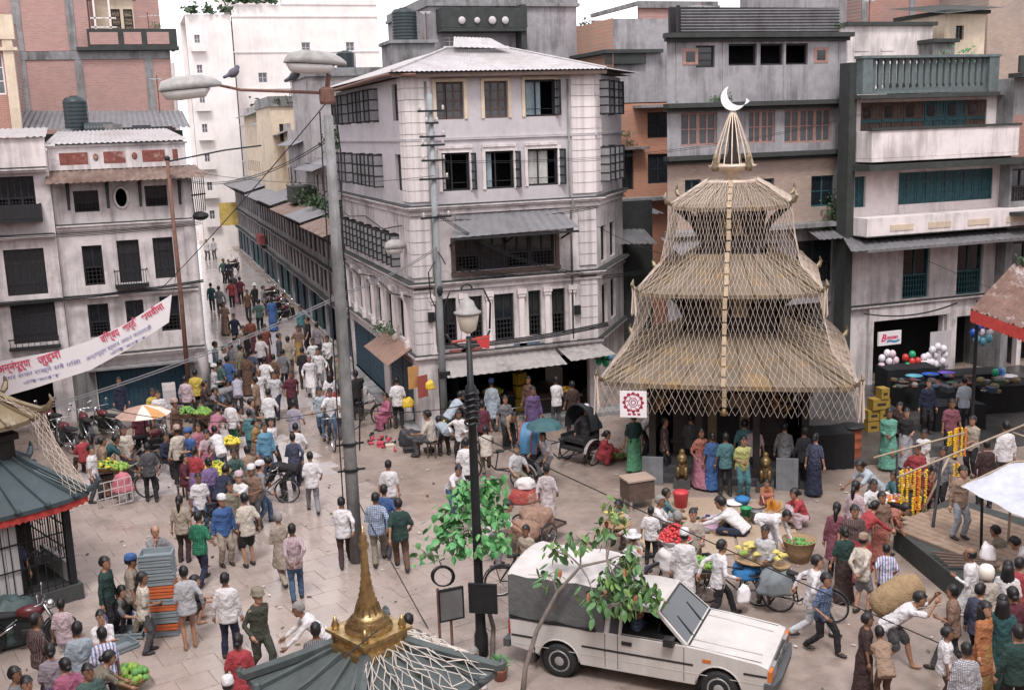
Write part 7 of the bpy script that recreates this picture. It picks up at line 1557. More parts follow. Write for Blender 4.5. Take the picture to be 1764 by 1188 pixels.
# ---------------------------------------------------------------- people
V=Vector
POSES={
'stand':dict(p=(0,0,.9),l=2,f=[(.1,0,.07),(-.1,.03,.07)],h=[(.26,-.05,.8),(-.26,-.04,.8)]),
'idle':dict(p=(0,0,.9),l=3,f=[(.11,-.04,.07),(-.09,.04,.07)],h=[(.05,-.25,.98),(-.07,-.25,1.02)]),
'behind':dict(p=(0,0,.9),l=0,f=[(.1,.05,.07),(-.1,-.08,.07)],h=[(.04,.17,.9),(-.05,.17,.9)]),
'akimbo':dict(p=(0,0,.9),l=2,f=[(.14,0,.07),(-.12,.03,.07)],h=[(.18,-.06,1.0),(-.18,-.06,1.0)],e=(1,.6,.2)),
'crossed':dict(p=(0,0,.9),l=2,f=[(.1,0,.07),(-.1,.03,.07)],h=[(-.12,-.2,1.14),(.12,-.21,1.1)],e=(.8,-.2,-1)),
'chin':dict(p=(0,0,.9),l=5,f=[(.1,0,.07),(-.1,.03,.07)],h=[(.1,-.22,1.08),(-.03,-.16,1.34)],e=(.6,-.3,-1)),
'walk':dict(p=(0,0,.865),l=5,f=[(.08,-.29,.07),(-.08,.27,.11)],h=[(.25,.2,.87),(-.25,-.2,.9)]),
'walk2':dict(p=(0,0,.865),l=5,f=[(.08,.27,.11),(-.08,-.29,.07)],h=[(.25,-.2,.9),(-.25,.2,.87)]),
'stride':dict(p=(0,0,.82),l=9,f=[(.07,-.38,.07),(-.07,.38,.13)],h=[(.26,.26,.88),(-.27,-.26,.92)]),
'lean':dict(p=(0,.14,.88),l=42,f=[(.11,.03,.07),(-.11,.0,.07)],h=[(.2,-.6,.72),(-.18,-.62,.75)]),
'bend':dict(p=(0,.22,.85),l=82,f=[(.13,.0,.07),(-.13,.04,.07)],h=[(.14,-.42,.35),(-.14,-.4,.33)]),
'push':dict(p=(0,0,.88),l=10,f=[(.08,-.18,.07),(-.08,.18,.08)],h=[(.22,-.45,.98),(-.2,-.45,.98)]),
'squat':dict(p=(0,.14,.24),l=24,f=[(.15,-.1,.07),(-.15,-.1,.07)],h=[(.14,-.45,.36),(-.12,-.46,.38)],k=(.15,-1,.9)),
'sit':dict(p=(0,.05,.13),l=12,f=[(-.17,-.32,.07),(.17,-.34,.07)],h=[(.14,-.4,.26),(-.14,-.4,.26)],k=(1,-.5,.15)),
'sitlean':dict(p=(0,.1,.13),l=48,f=[(-.17,-.3,.07),(.17,-.32,.07)],h=[(.25,-.72,.12),(-.2,-.72,.14)],k=(1,-.5,.15)),
'chair':dict(p=(0,.12,.52),l=6,f=[(.1,-.32,.07),(-.1,-.3,.07)],h=[(.14,-.3,.62),(-.14,-.28,.62)],k=(.1,-1,.6)),
'ride':dict(p=(0,.12,.96),l=20,f=[(.1,-.02,.24),(-.1,-.1,.42)],h=[(.24,-.5,1.02),(-.24,-.5,1.02)],k=(.1,-1,.4)),
'porter':dict(p=(0,.1,.84),l=46,f=[(.08,-.25,.07),(-.08,.3,.1)],h=[(.13,-.58,1.36),(-.13,-.58,1.34)],e=(.6,-.8,-.5)),
'reach':dict(p=(0,0,.9),l=4,f=[(.12,0,.07),(-.1,.05,.07)],h=[(.28,-.5,1.3),(-.26,-.03,.8)]),
}
def ik(a,t,l1,l2,pole):
    d=t-a;L=d.length
    if L>(l1+l2)*.995: t=a+d*((l1+l2)*.995/L); d=t-a; L=d.length
    L=max(L,abs(l1-l2)+.02); x=(l1*l1-l2*l2+L*L)/(2*L); h=math.sqrt(max(0,l1*l1-x*x)); n=d.normalized(); q=pole-n*pole.dot(n); q=q.normalized() if q.length>1e-5 else n.orthogonal()
    return a+n*x+q*h,t
def joints(ps):
    J={};p=V(ps['p']);l=R(ps['l']);sp=V((0,-math.sin(l),math.cos(l)));J['pel']=p;J['sp']=sp;J['dp']=V((0,math.cos(l),math.sin(l)))
    J['nk']=p+sp*.5; hl=l*.35; hu=V((0,-math.sin(hl),math.cos(hl)));J['hu']=hu;J['hl']=hl;J['hc']=J['nk']+sp*.04+hu*.12+V((0,-.015,0))
    for i,s in enumerate((1,-1)):
        sh=p+sp*.415+V((s*.155,0,0)); e=V(ps.get('e',(.45,1,-.25))); e=V((e.x*s,e.y,e.z)); el,ha=ik(sh,V(ps['h'][i]),.28,.25,e); J['sh',i],J['el',i],J['ha',i]=sh,el,ha
        hp=p+V((s*.085,0,-.04)); k=V(ps.get('k',(.05,-1,.1))); k=V((k.x*s,k.y,k.z)); kn,an=ik(hp,V(ps['f'][i]),.42,.41,k); J['hp',i],J['kn',i],J['an',i]=hp,kn,an
    return J
_rg=random.Random(3)
for _k in list(POSES):
    for _v in (1,2):
        q=dict(POSES[_k]); j=lambda p,a:tuple(c+_rg.uniform(-a,a) for c in p)
        q['l']=q['l']+_rg.uniform(-4,5); q['h']=[j(p,.06) for p in q['h']]; q['f']=[(p[0]+_rg.uniform(-.03,.03),p[1]+_rg.uniform(-.07,.07),p[2]) for p in q['f']]
        if _v==2 and _k in('stand','idle','walk','walk2'): q['h'][_rg.randint(0,1)]=(_rg.choice((-1,1))*.12,-.26,1.0+_rg.uniform(-.05,.2))
        if _v==2: q['h']=[q['h'][0] if q['h'][0][0]>-.1 else (-q['h'][0][0],)+q['h'][0][1:],q['h'][1] if q['h'][1][0]<.1 else (-q['h'][1][0],)+q['h'][1][1:]] if _k in('stand','idle','walk','walk2') else q['h']
        POSES[_k+str(_v)+'v']=q
JT={k:joints(v) for k,v in POSES.items()}
TORSO=[(-.14,.1,.075),(-.02,.165,.115),(.12,.15,.105),(.26,.145,.1),(.5,.16,.11),(.72,.172,.112),(.86,.15,.098),(.97,.1,.075),(1.02,.06,.06)]
def torso(mb,J,inf,t0=-.2,t1=1.1,hem=None,n=14):
    rings=[];rows=[r for r in TORSO if t0<=r[0]<=t1]
    if hem: rows=[(hem[0],hem[1],hem[2])]+rows
    for t,a,b in rows:
        c=J['pel']+J['sp']*.5*t
        rings.append([c+V((math.cos(q)*(a+inf),0,0))+J['dp']*math.sin(q)*(b+inf) for q in [2*PI*k/n for k in range(n)]])
    mb.loft(rings)
def limb(mb,pts,rs,n=10):
    mb.tube(pts,rs,n)
    for p,r in zip(pts,rs): mb.ell(p,r*.98,8,6)
def foot(mb,an,kn,r=.045,inf=0):
    d=V((0,-1,0)); c=an+d*.06+V((0,0,-.03)); mb.ell(c,(.043+inf,.12+inf,.036+inf),10,6); mb.ell(an,(.042+inf,.05+inf,.05+inf),8,6)
def raw(pose,piece):
    J=JT[pose];mb=MB();low=J['pel'].z<.7
    if piece=='body':
        torso(mb,J,-.004)
        hc,hu=J['hc'],J['hu'];f=V((0,-math.cos(J['hl']),-math.sin(J['hl'])))
        mb.tube([J['nk']-J['sp']*.04,hc-hu*.06],[.056,.05],10)
        rings=[]
        for z,w,d,o in ((-.135,.025,.025,.05),(-.118,.05,.055,.038),(-.08,.066,.082,.018),(-.03,.076,.096,.005),(.03,.08,.102,-.005),(.07,.073,.094,-.008),(.105,.048,.064,-.01),(.12,.012,.015,-.01)):
            rings.append([hc+hu*z+f*o+V((w*math.cos(q),0,0))-f*(d*math.sin(q)) for q in [2*PI*k/12 for k in range(12)]])
        mb.loft(rings)
        for i in (0,1):
            limb(mb,[J['sh',i],J['el',i],J['ha',i]],[.05,.037,.026]); limb(mb,[J['hp',i],J['kn',i],(J['kn',i]*.6+J['an',i]*.4)+V((0,.012,0)),J['an',i]],[.078,.052,.05,.036]); foot(mb,J['an',i],J['kn',i])
    elif piece in('L','S','K'):
        torso(mb,J,.014,-.1 if not low else -.05,.98,hem=(-.34,.165,.125) if not low else (-.12,.165,.115))
        mb.tube([J['pel']+J['sp']*.47,J['pel']+J['sp']*.515],[.075,.062],10)
        for i in (0,1):
            s,e,h=J['sh',i],J['el',i],J['ha',i]
            limb(mb,[s-V((0,0,.0)),e,e.lerp(h,.93)] if piece!='S' else [s,s.lerp(e,.85)],[.056,.047,.039] if piece!='S' else [.058,.06])
        if piece=='K':
            fx=(J['an',0]+J['an',1])/2; p=J['pel']
            if not low:
                rings=[];sy=abs(J['an',0].y-J['an',1].y)/2
                for t,w,d in ((0,.18,.13),(.35,.2,.15+sy*.15),(.7,.22,.16+sy*.4),(.95,.235,.17+sy*.55)):
                    c=p.lerp(V((fx.x,fx.y,.42)),t); rings.append([c+V((w*math.cos(q),d*math.sin(q),0)) for q in [2*PI*k/14 for k in range(14)]])
                mb.loft(rings)
            else: mb.ell(p+V((0,-.15,.08)),(.24,.26,.16),12,8)
    elif piece in('T','H'):
        torso(mb,J,.002,-.2,.13)
        for i in (0,1):
            h,k,a=J['hp',i],J['kn',i],J['an',i]
            if piece=='T': limb(mb,[h,k,a+(k-a)*.06],[.095,.072,.062])
            else: limb(mb,[h,k.lerp(h,.12)],[.1,.09])
    elif piece=='D':
        p=J['pel'];fx=(J['an',0]+J['an',1])/2
        torso(mb,J,.014,-.1,.3)
        if not low:
            sy=abs(J['an',0].y-J['an',1].y)/2;sx=abs(J['an',0].x-J['an',1].x)/2;rings=[]
            for t,w,d in ((-.05,.165,.12),(.15,.19,.15),(.5,.19,.155+sy*.3),(.8,.2+sx*.2,.17+sy*.7),(1,.215+sx*.3,.18+sy*.95)):
                c=p.lerp(V((fx.x,fx.y,.06)),t); rings.append([c+V((w*math.cos(q)*(1+.05*math.sin(q*6)),d*math.sin(q)*(1+.05*math.sin(q*6)),0)) for q in [2*PI*k/24 for k in range(24)]])
            mb.loft(rings)
        else:
            for i in (0,1): limb(mb,[J['hp',i],J['kn',i],J['an',i]],[.11,.1,.09])
            km=(J['kn',0]+J['kn',1])/2; mb.tube([J['kn',0],J['kn',1]],.09,10); mb.ell((p+km+fx)/3,(.22,.25,.16),12,8)
    elif piece=='W':   # shawl round the shoulders
        torso(mb,J,.034,.2,.93); 
        for i in (0,1): limb(mb,[J['sh',i],J['sh',i].lerp(J['el',i],.75)],[.08,.078])
    return mb
PCACHE={}
TEX=bpy.data.textures.new('folds','CLOUDS'); TEX.noise_scale=.1
def prepare(keys):
    tmp=[]
    for k in keys:
        me=raw(*k).mesh('tmp',None) if False else None
        mb=raw(*k); me=bpy.data.meshes.new('tmp'); me.from_pydata(mb.v,[],mb.f); o=bpy.data.objects.new('tmp',me); COL.objects.link(o)
        r=o.modifiers.new('r','REMESH'); r.mode='VOXEL'; r.voxel_size=.021 if k[1]=='body' else .024
        s=o.modifiers.new('s','SMOOTH'); s.factor=.5; s.iterations=4 if k[1]!='body' else 2
        if k[1]!='body': d=o.modifiers.new('d','DISPLACE'); d.texture=TEX; d.strength=.03; d.mid_level=.45
        tmp.append((k,o))
    dg=bpy.context.evaluated_depsgraph_get()
    for k,o in tmp:
        me=bpy.data.meshes.new_from_object(o.evaluated_get(dg))
        if k[1]=='body':
            b=MB(); b.add([v.co.copy() for v in me.vertices],[tuple(p.vertices) for p in me.polygons]); J=JT[k[0]]
            hc,hu=J['hc'],J['hu'];f=V((0,-math.cos(J['hl']),-math.sin(J['hl'])))
            X=V((1,0,0)); fr=hc+f*.1
            b.add([fr+hu*.03,fr+X*.016-hu*.025,fr-X*.016-hu*.025,fr+f*.022-hu*.02],[(0,1,3),(0,3,2),(1,2,3)])
            for s in (1,-1): b.ell(hc+X*s*.073-hu*.0,(.012,.022,.034),6,5)
            for i in (0,1):
                h,e=J['ha',i],J['el',i]; d=(h-e).normalized(); s=1 if i==0 else -1
                inw=V((-s,-.3,0)); nx=d.cross(inw).normalized() if d.cross(inw).length>.1 else X; pl=nx.cross(d).normalized()
                b.tube([h-d*.01,h+d*.04,h+d*.085],[.026,.036,.032],7)
                for q in range(4):
                    o_=nx*((q-1.5)*.018); L=(.065,.075,.07,.055)[q]; s0=h+d*.08+o_; m1=s0+d*L*.55+pl*.008; b.tube([s0,m1,m1+d*L*.35+pl*.025],[.0095,.009,.006],5)
                s0=h+d*.03-nx*.03; b.tube([s0,s0-nx*.022+d*.03+pl*.01,s0-nx*.02+d*.06+pl*.02],[.011,.01,.007],5)
            b.m=1
            for s in (1,-1): b.ell(hc+f*.088+X*s*.03+hu*.012,(.014,.008,.007),6,4); b.ell(hc+f*.09+X*s*.031+hu*.034,(.02,.006,.004),6,4)
            b.m=2; b.ell(hc+f*.092-hu*.058,(.024,.009,.008),6,4)
            PCACHE[k]=b.mesh('body',[SKIN[0],EYE,LIP],True); bpy.data.meshes.remove(me)
        else:
            me.polygons.foreach_set('use_smooth',[True]*len(me.polygons)); me.materials.clear(); me.materials.append(SKIN[0]); me.name='garment'; PCACHE[k]=me
        bpy.data.objects.remove(o)
SKIN=[mat('skin_a',(.3,.16,.1),.55,.12,8),mat('skin_b',(.38,.215,.145),.55,.12,8),mat('skin_c',(.21,.11,.068),.55,.12,8)]
EYE=mat('dark_eye',(.015,.012,.01),.3); LIP=mat('lips',(.2,.06,.05),.5)
HAIR=mat('black_hair',(.012,.011,.012),.45,.3,20,.2); GHAIR=mat('grey_hair',(.22,.21,.2),.7,.3,20,.2)
def cloth(n,c,v=.2): return mat('cloth_'+n,c,.85,v,2.6,1.,bd=.06)
def plaid(n,c1,c2,s=26.,stripe=False):
    m=cloth(n,c1); t=m.node_tree;N=t.nodes;L=t.links;b=N['Principled BSDF'];tc=[q for q in N if q.type=='TEX_COORD'][0];src=None
    for d in (['X'] if stripe else ['X','Z']):
        w=N.new('ShaderNodeTexWave'); w.bands_direction=d; w.inputs['Scale'].default_value=s/6.28*2; L.new(tc.outputs['Object'],w.inputs['Vector'])
        r=N.new('ShaderNodeMath'); r.operation='GREATER_THAN'; r.inputs[1].default_value=.55; L.new(w.outputs['Fac'],r.inputs[0])
        x=N.new('ShaderNodeMix'); x.data_type='RGBA'; x.inputs[7].default_value=(*c2,1)
        k=N.new('ShaderNodeMath'); k.operation='MULTIPLY'; k.inputs[1].default_value=.9 if stripe else .6; L.new(r.outputs[0],k.inputs[0]); L.new(k.outputs[0],x.inputs[0])
        if src is None: x.inputs[6].default_value=(*c1,1)
        else: L.new(src,x.inputs[6])
        src=x.outputs[2]
    L.new(src,b.inputs['Base Color']); return m
CC=dict(white=(.6,.58,.59),cream=(.5,.45,.39),beige=(.43,.35,.27),khaki=(.25,.22,.15),tan=(.36,.23,.15),brown=(.14,.075,.045),dbrown=(.06,.03,.028),maroon=(.13,.02,.04),rust=(.24,.06,.035),orange=(.48,.16,.04),mustard=(.38,.22,.05),yellow=(.62,.45,.03),lime=(.48,.5,.14),green=(.04,.2,.09),dgreen=(.02,.06,.05),teal=(.06,.22,.25),mint=(.12,.4,.3),dteal=(.02,.1,.11),sky=(.1,.33,.5),blue=(.03,.12,.36),navy=(.018,.024,.06),denim=(.06,.12,.22),lblue=(.42,.5,.58),grey=(.25,.25,.27),lgrey=(.45,.45,.47),dgrey=(.09,.09,.1),black=(.018,.017,.02),pink=(.5,.16,.24),lpink=(.58,.42,.46),rose=(.44,.1,.2),red=(.46,.03,.045),purple=(.13,.07,.2),lilac=(.4,.37,.46),camo=(.06,.065,.045),mauve=(.3,.25,.29))
for _k,_v in list(CC.items()):
    _l=sum(_v)/3
    if _k not in('white','cream','lgrey','black'): CC[_k]=tuple((c+(_l-c)*.18)*.8 for c in _v)
CM={k:cloth(k,v) for k,v in CC.items()}
CM['plaidb']=plaid('blue_check',(.42,.47,.55),(.03,.06,.16)); CM['plaidg']=plaid('green_check',(.03,.2,.1),(.01,.07,.05),22); CM['plaidw']=plaid('grey_check',(.55,.5,.5),(.25,.2,.22),30); CM['plaidd']=plaid('dark_blue_check',(.12,.17,.26),(.03,.04,.09),20); CM['stripe']=plaid('blue_stripe',(.62,.55,.58),(.1,.18,.4),16,True); CM['hstripe']=plaid('pale_stripe',(.66,.62,.62),(.42,.3,.3),22,True); CM['flower']=plaid('flower_print',(.5,.42,.36),(.24,.2,.17),34); CM['bw']=plaid('black_white_print',(.55,.55,.58),(.05,.05,.07),40)
PRN={}
def printed(c):
    k=(c,_rg.randint(0,2))
    if k not in PRN:
        v=CC[c]; l=sum(v)/3; d=tuple(x*.55+.02 for x in v) if l>.12 else tuple(min(1,x*2.2+.05) for x in v)
        PRN[k]=plaid(c+'_print%d'%k[1],v,d,(46,30,60)[k[1]],k[1]==1)
    return PRN[k]
SHOEM=mat('dark_leather',(.03,.025,.022),.5); SOLE=mat('sandal',(.09,.05,.035),.7)
# hair and hats in head space (origin head centre, -Y forward)
def headpieces():
    D={}
    def capmesh(r,cut,m,back=.0,nm='hair'):
        mb=MB(); n=14; rings=[]
        for j in range(8):
            a=-.55+ (PI/2+.55)*j/7; q=max(math.cos(a),.03)
            ring=[]
            for k in range(n):
                b=2*PI*k/n; q2=q*(1+.1*noise.noise((math.cos(b)*2.5,math.sin(b)*2.5,j*.7))); x=r[0]*q2*math.cos(b); y=r[1]*q2*math.sin(b)+.012; z=r[2]*math.sin(a)+.012
                if y<-.02 and z<cut: z=cut+ (.01*math.cos(b*5)); y=max(y,-r[1]*.93)
                ring.append((x,y,z))
            rings.append(ring)
        mb.loft(rings); return mb
    D['short']=[('hair',capmesh((.084,.108,.118),.062,HAIR).mesh('hair',HAIR,True))]
    D['grey']=[('hair',capmesh((.083,.106,.116),.068,GHAIR).mesh('hair',GHAIR,True))]
    mb=MB(); n=14
    rings=[[(r*math.cos(2*PI*k/n)*.9,r*1.12*math.sin(2*PI*k/n)+.02,z) for k in range(n)] for r,z in ((.08,-.05),(.088,-.01),(.088,.03),(.082,.05))]
    mb.loft(rings); mb.v=[(x,max(y,-.03) ,z) for x,y,z in mb.v]; D['bald']=[('hair',mb.mesh('hair',HAIR,True))]
    mb=capmesh((.086,.11,.12),.06,HAIR); mb.tube([(0,.09,.02),(0,.115,-.08),(0,.12,-.2),(0,.11,-.3)],[.04,.045,.035,.012],8); D['long']=[('hair',mb.mesh('hair',HAIR,True))]
    mb=capmesh((.086,.11,.12),.06,HAIR); mb.ell((0,.12,-.02),(.05,.045,.05)); D['bun']=[('hair',mb.mesh('hair',HAIR,True))]
    mb=capmesh((.088,.112,.122),.06,HAIR); mb.loft([[(w*math.cos(2*PI*k/12),.045+d*math.sin(2*PI*k/12),z) for k in range(12)] for w,d,z in ((.085,.08,.06),(.1,.08,-.05),(.12,.085,-.18),(.11,.08,-.32),(.05,.04,-.4))]); D['loose']=[('hair',mb.mesh('hair',HAIR,True))]
    def hat(prof,m,nm,s=(1,1.2)):
        mb=MB(); mb.lathe(prof,(0,0,0),16); mb.v=[(x*s[0],y*s[1]+.005,z) for x,y,z in mb.v]; return (nm,mb.mesh(nm,m,True))
    hb=('hair',capmesh((.082,.104,.1),.06,HAIR).mesh('hair',HAIR,True))
    D['topi']=[hb,hat([(.088,.03),(.09,.06),(.082,.13),(.05,.15),(.01,.145)],cloth('topi_print',(.42,.3,.26),.4),'cap')]
    D['wcap']=[hb,hat([(.09,.03),(.092,.06),(.08,.125),(.05,.145),(.01,.15)],CM['white'],'cap')]
    D['pcap']=[hb,hat([(.09,.03),(.092,.06),(.08,.125),(.05,.145),(.01,.15)],CM['lpink'],'cap')]
    D['tcap']=[hb,hat([(.09,.03),(.092,.06),(.08,.125),(.05,.145),(.01,.15)],CM['tan'],'cap')]
    bc=[hb,hat([(.09,.03),(.092,.06),(.085,.11),(.06,.14),(.01,.15)],CM['blue'],'cap')]; D['bcap']=bc
    D['camocap']=[hb,hat([(.11,.03),(.095,.035),(.092,.1),(.08,.13),(.01,.14)],CM['khaki'],'cap',(1,1.25))]
    D['hat']=[hb,hat([(.2,.05),(.19,.045),(.1,.06),(.09,.12),(.07,.16),(.02,.17)],CM['white'],'sun_hat',(1,1.08))]
    D['helmet']=[hat([(.1,-.09),(.125,-.04),(.135,.03),(.125,.09),(.09,.14),(.04,.16),(.01,.165)],mat('white_helmet_shell',(.74,.68,.62),.25,.05),'helmet',(1,1.1))]
    D['none']=[]
    return D
HP=headpieces()
SOLES={}
def shoes(pose):
    if pose not in SOLES:
        out=[]
        for i in (0,1):
            mb=MB(); an=JT[pose]['an',i]; c=an+V((0,-.055,-.032)); mb.ell(c,(.05,.132,.042),12,6); mb.ell(an+V((0,.01,-.01)),(.05,.06,.05),10,6); out.append(mb.mesh('shoe',SHOEM,True))
        SOLES[pose]=out
    return SOLES[pose]
def setm(o,m):
    o.material_slots[0].link='OBJECT'; o.material_slots[0].material=m
WNAME={'L':'shirt','S':'short_sleeved_shirt','K':'long_tunic','T':'trousers','H':'shorts','D':'skirt','W':'shawl'}
ROWS=[]
def person(hx,hy,pose,face,ts,tc,bs,bc,head,label,sc=1.,z0=0.,shawl=None,shoe=True,pos=None,skin=None):
    J=JT[pose]; topz=(J['hc']+J['hu']*.115).z*sc+z0; tl=(J['hc'].y)*sc
    if pos is None:
        hp=G(hx,hy,topz); h=heading(hp,face); off=V((math.cos(h),math.sin(h),0))*(-tl); p=V((hp.x,hp.y,z0))-off
    else: p=V(pos); h=face
    t=thing('person',label,'person',p,h+PI/2); wv=_rg.uniform(.94,1.08); t.scale=(sc*wv,sc*wv,sc*_rg.uniform(.97,1.03))
    sk=SKIN[skin if skin is not None else random.choice((0,0,1,2))]
    b=link('body',PCACHE[pose,'body'],t); setm(b,sk)
    for st,c in ((bs,bc),(ts,tc)):
        if st in 'N': continue
        o=link(WNAME[st],PCACHE[pose,st],t); setm(o,printed(c) if (st in 'LSDK' and c in CC and c not in('white','black','yellow','lime') and _rg.random()<.4) else CM[c])
    if shawl: o=link('shawl',PCACHE[pose,'W'],t); setm(o,CM[shawl])
    Mh=Matrix.Translation(J['hc'])@Matrix.Rotation(J['hl'],4,'X')@Matrix.Scale(1.07,4)
    for nm,me in HP[head]: link(nm,me,t,M=Mh)
    if shoe:
        for me in shoes(pose): link('shoe',me,t)
    return t
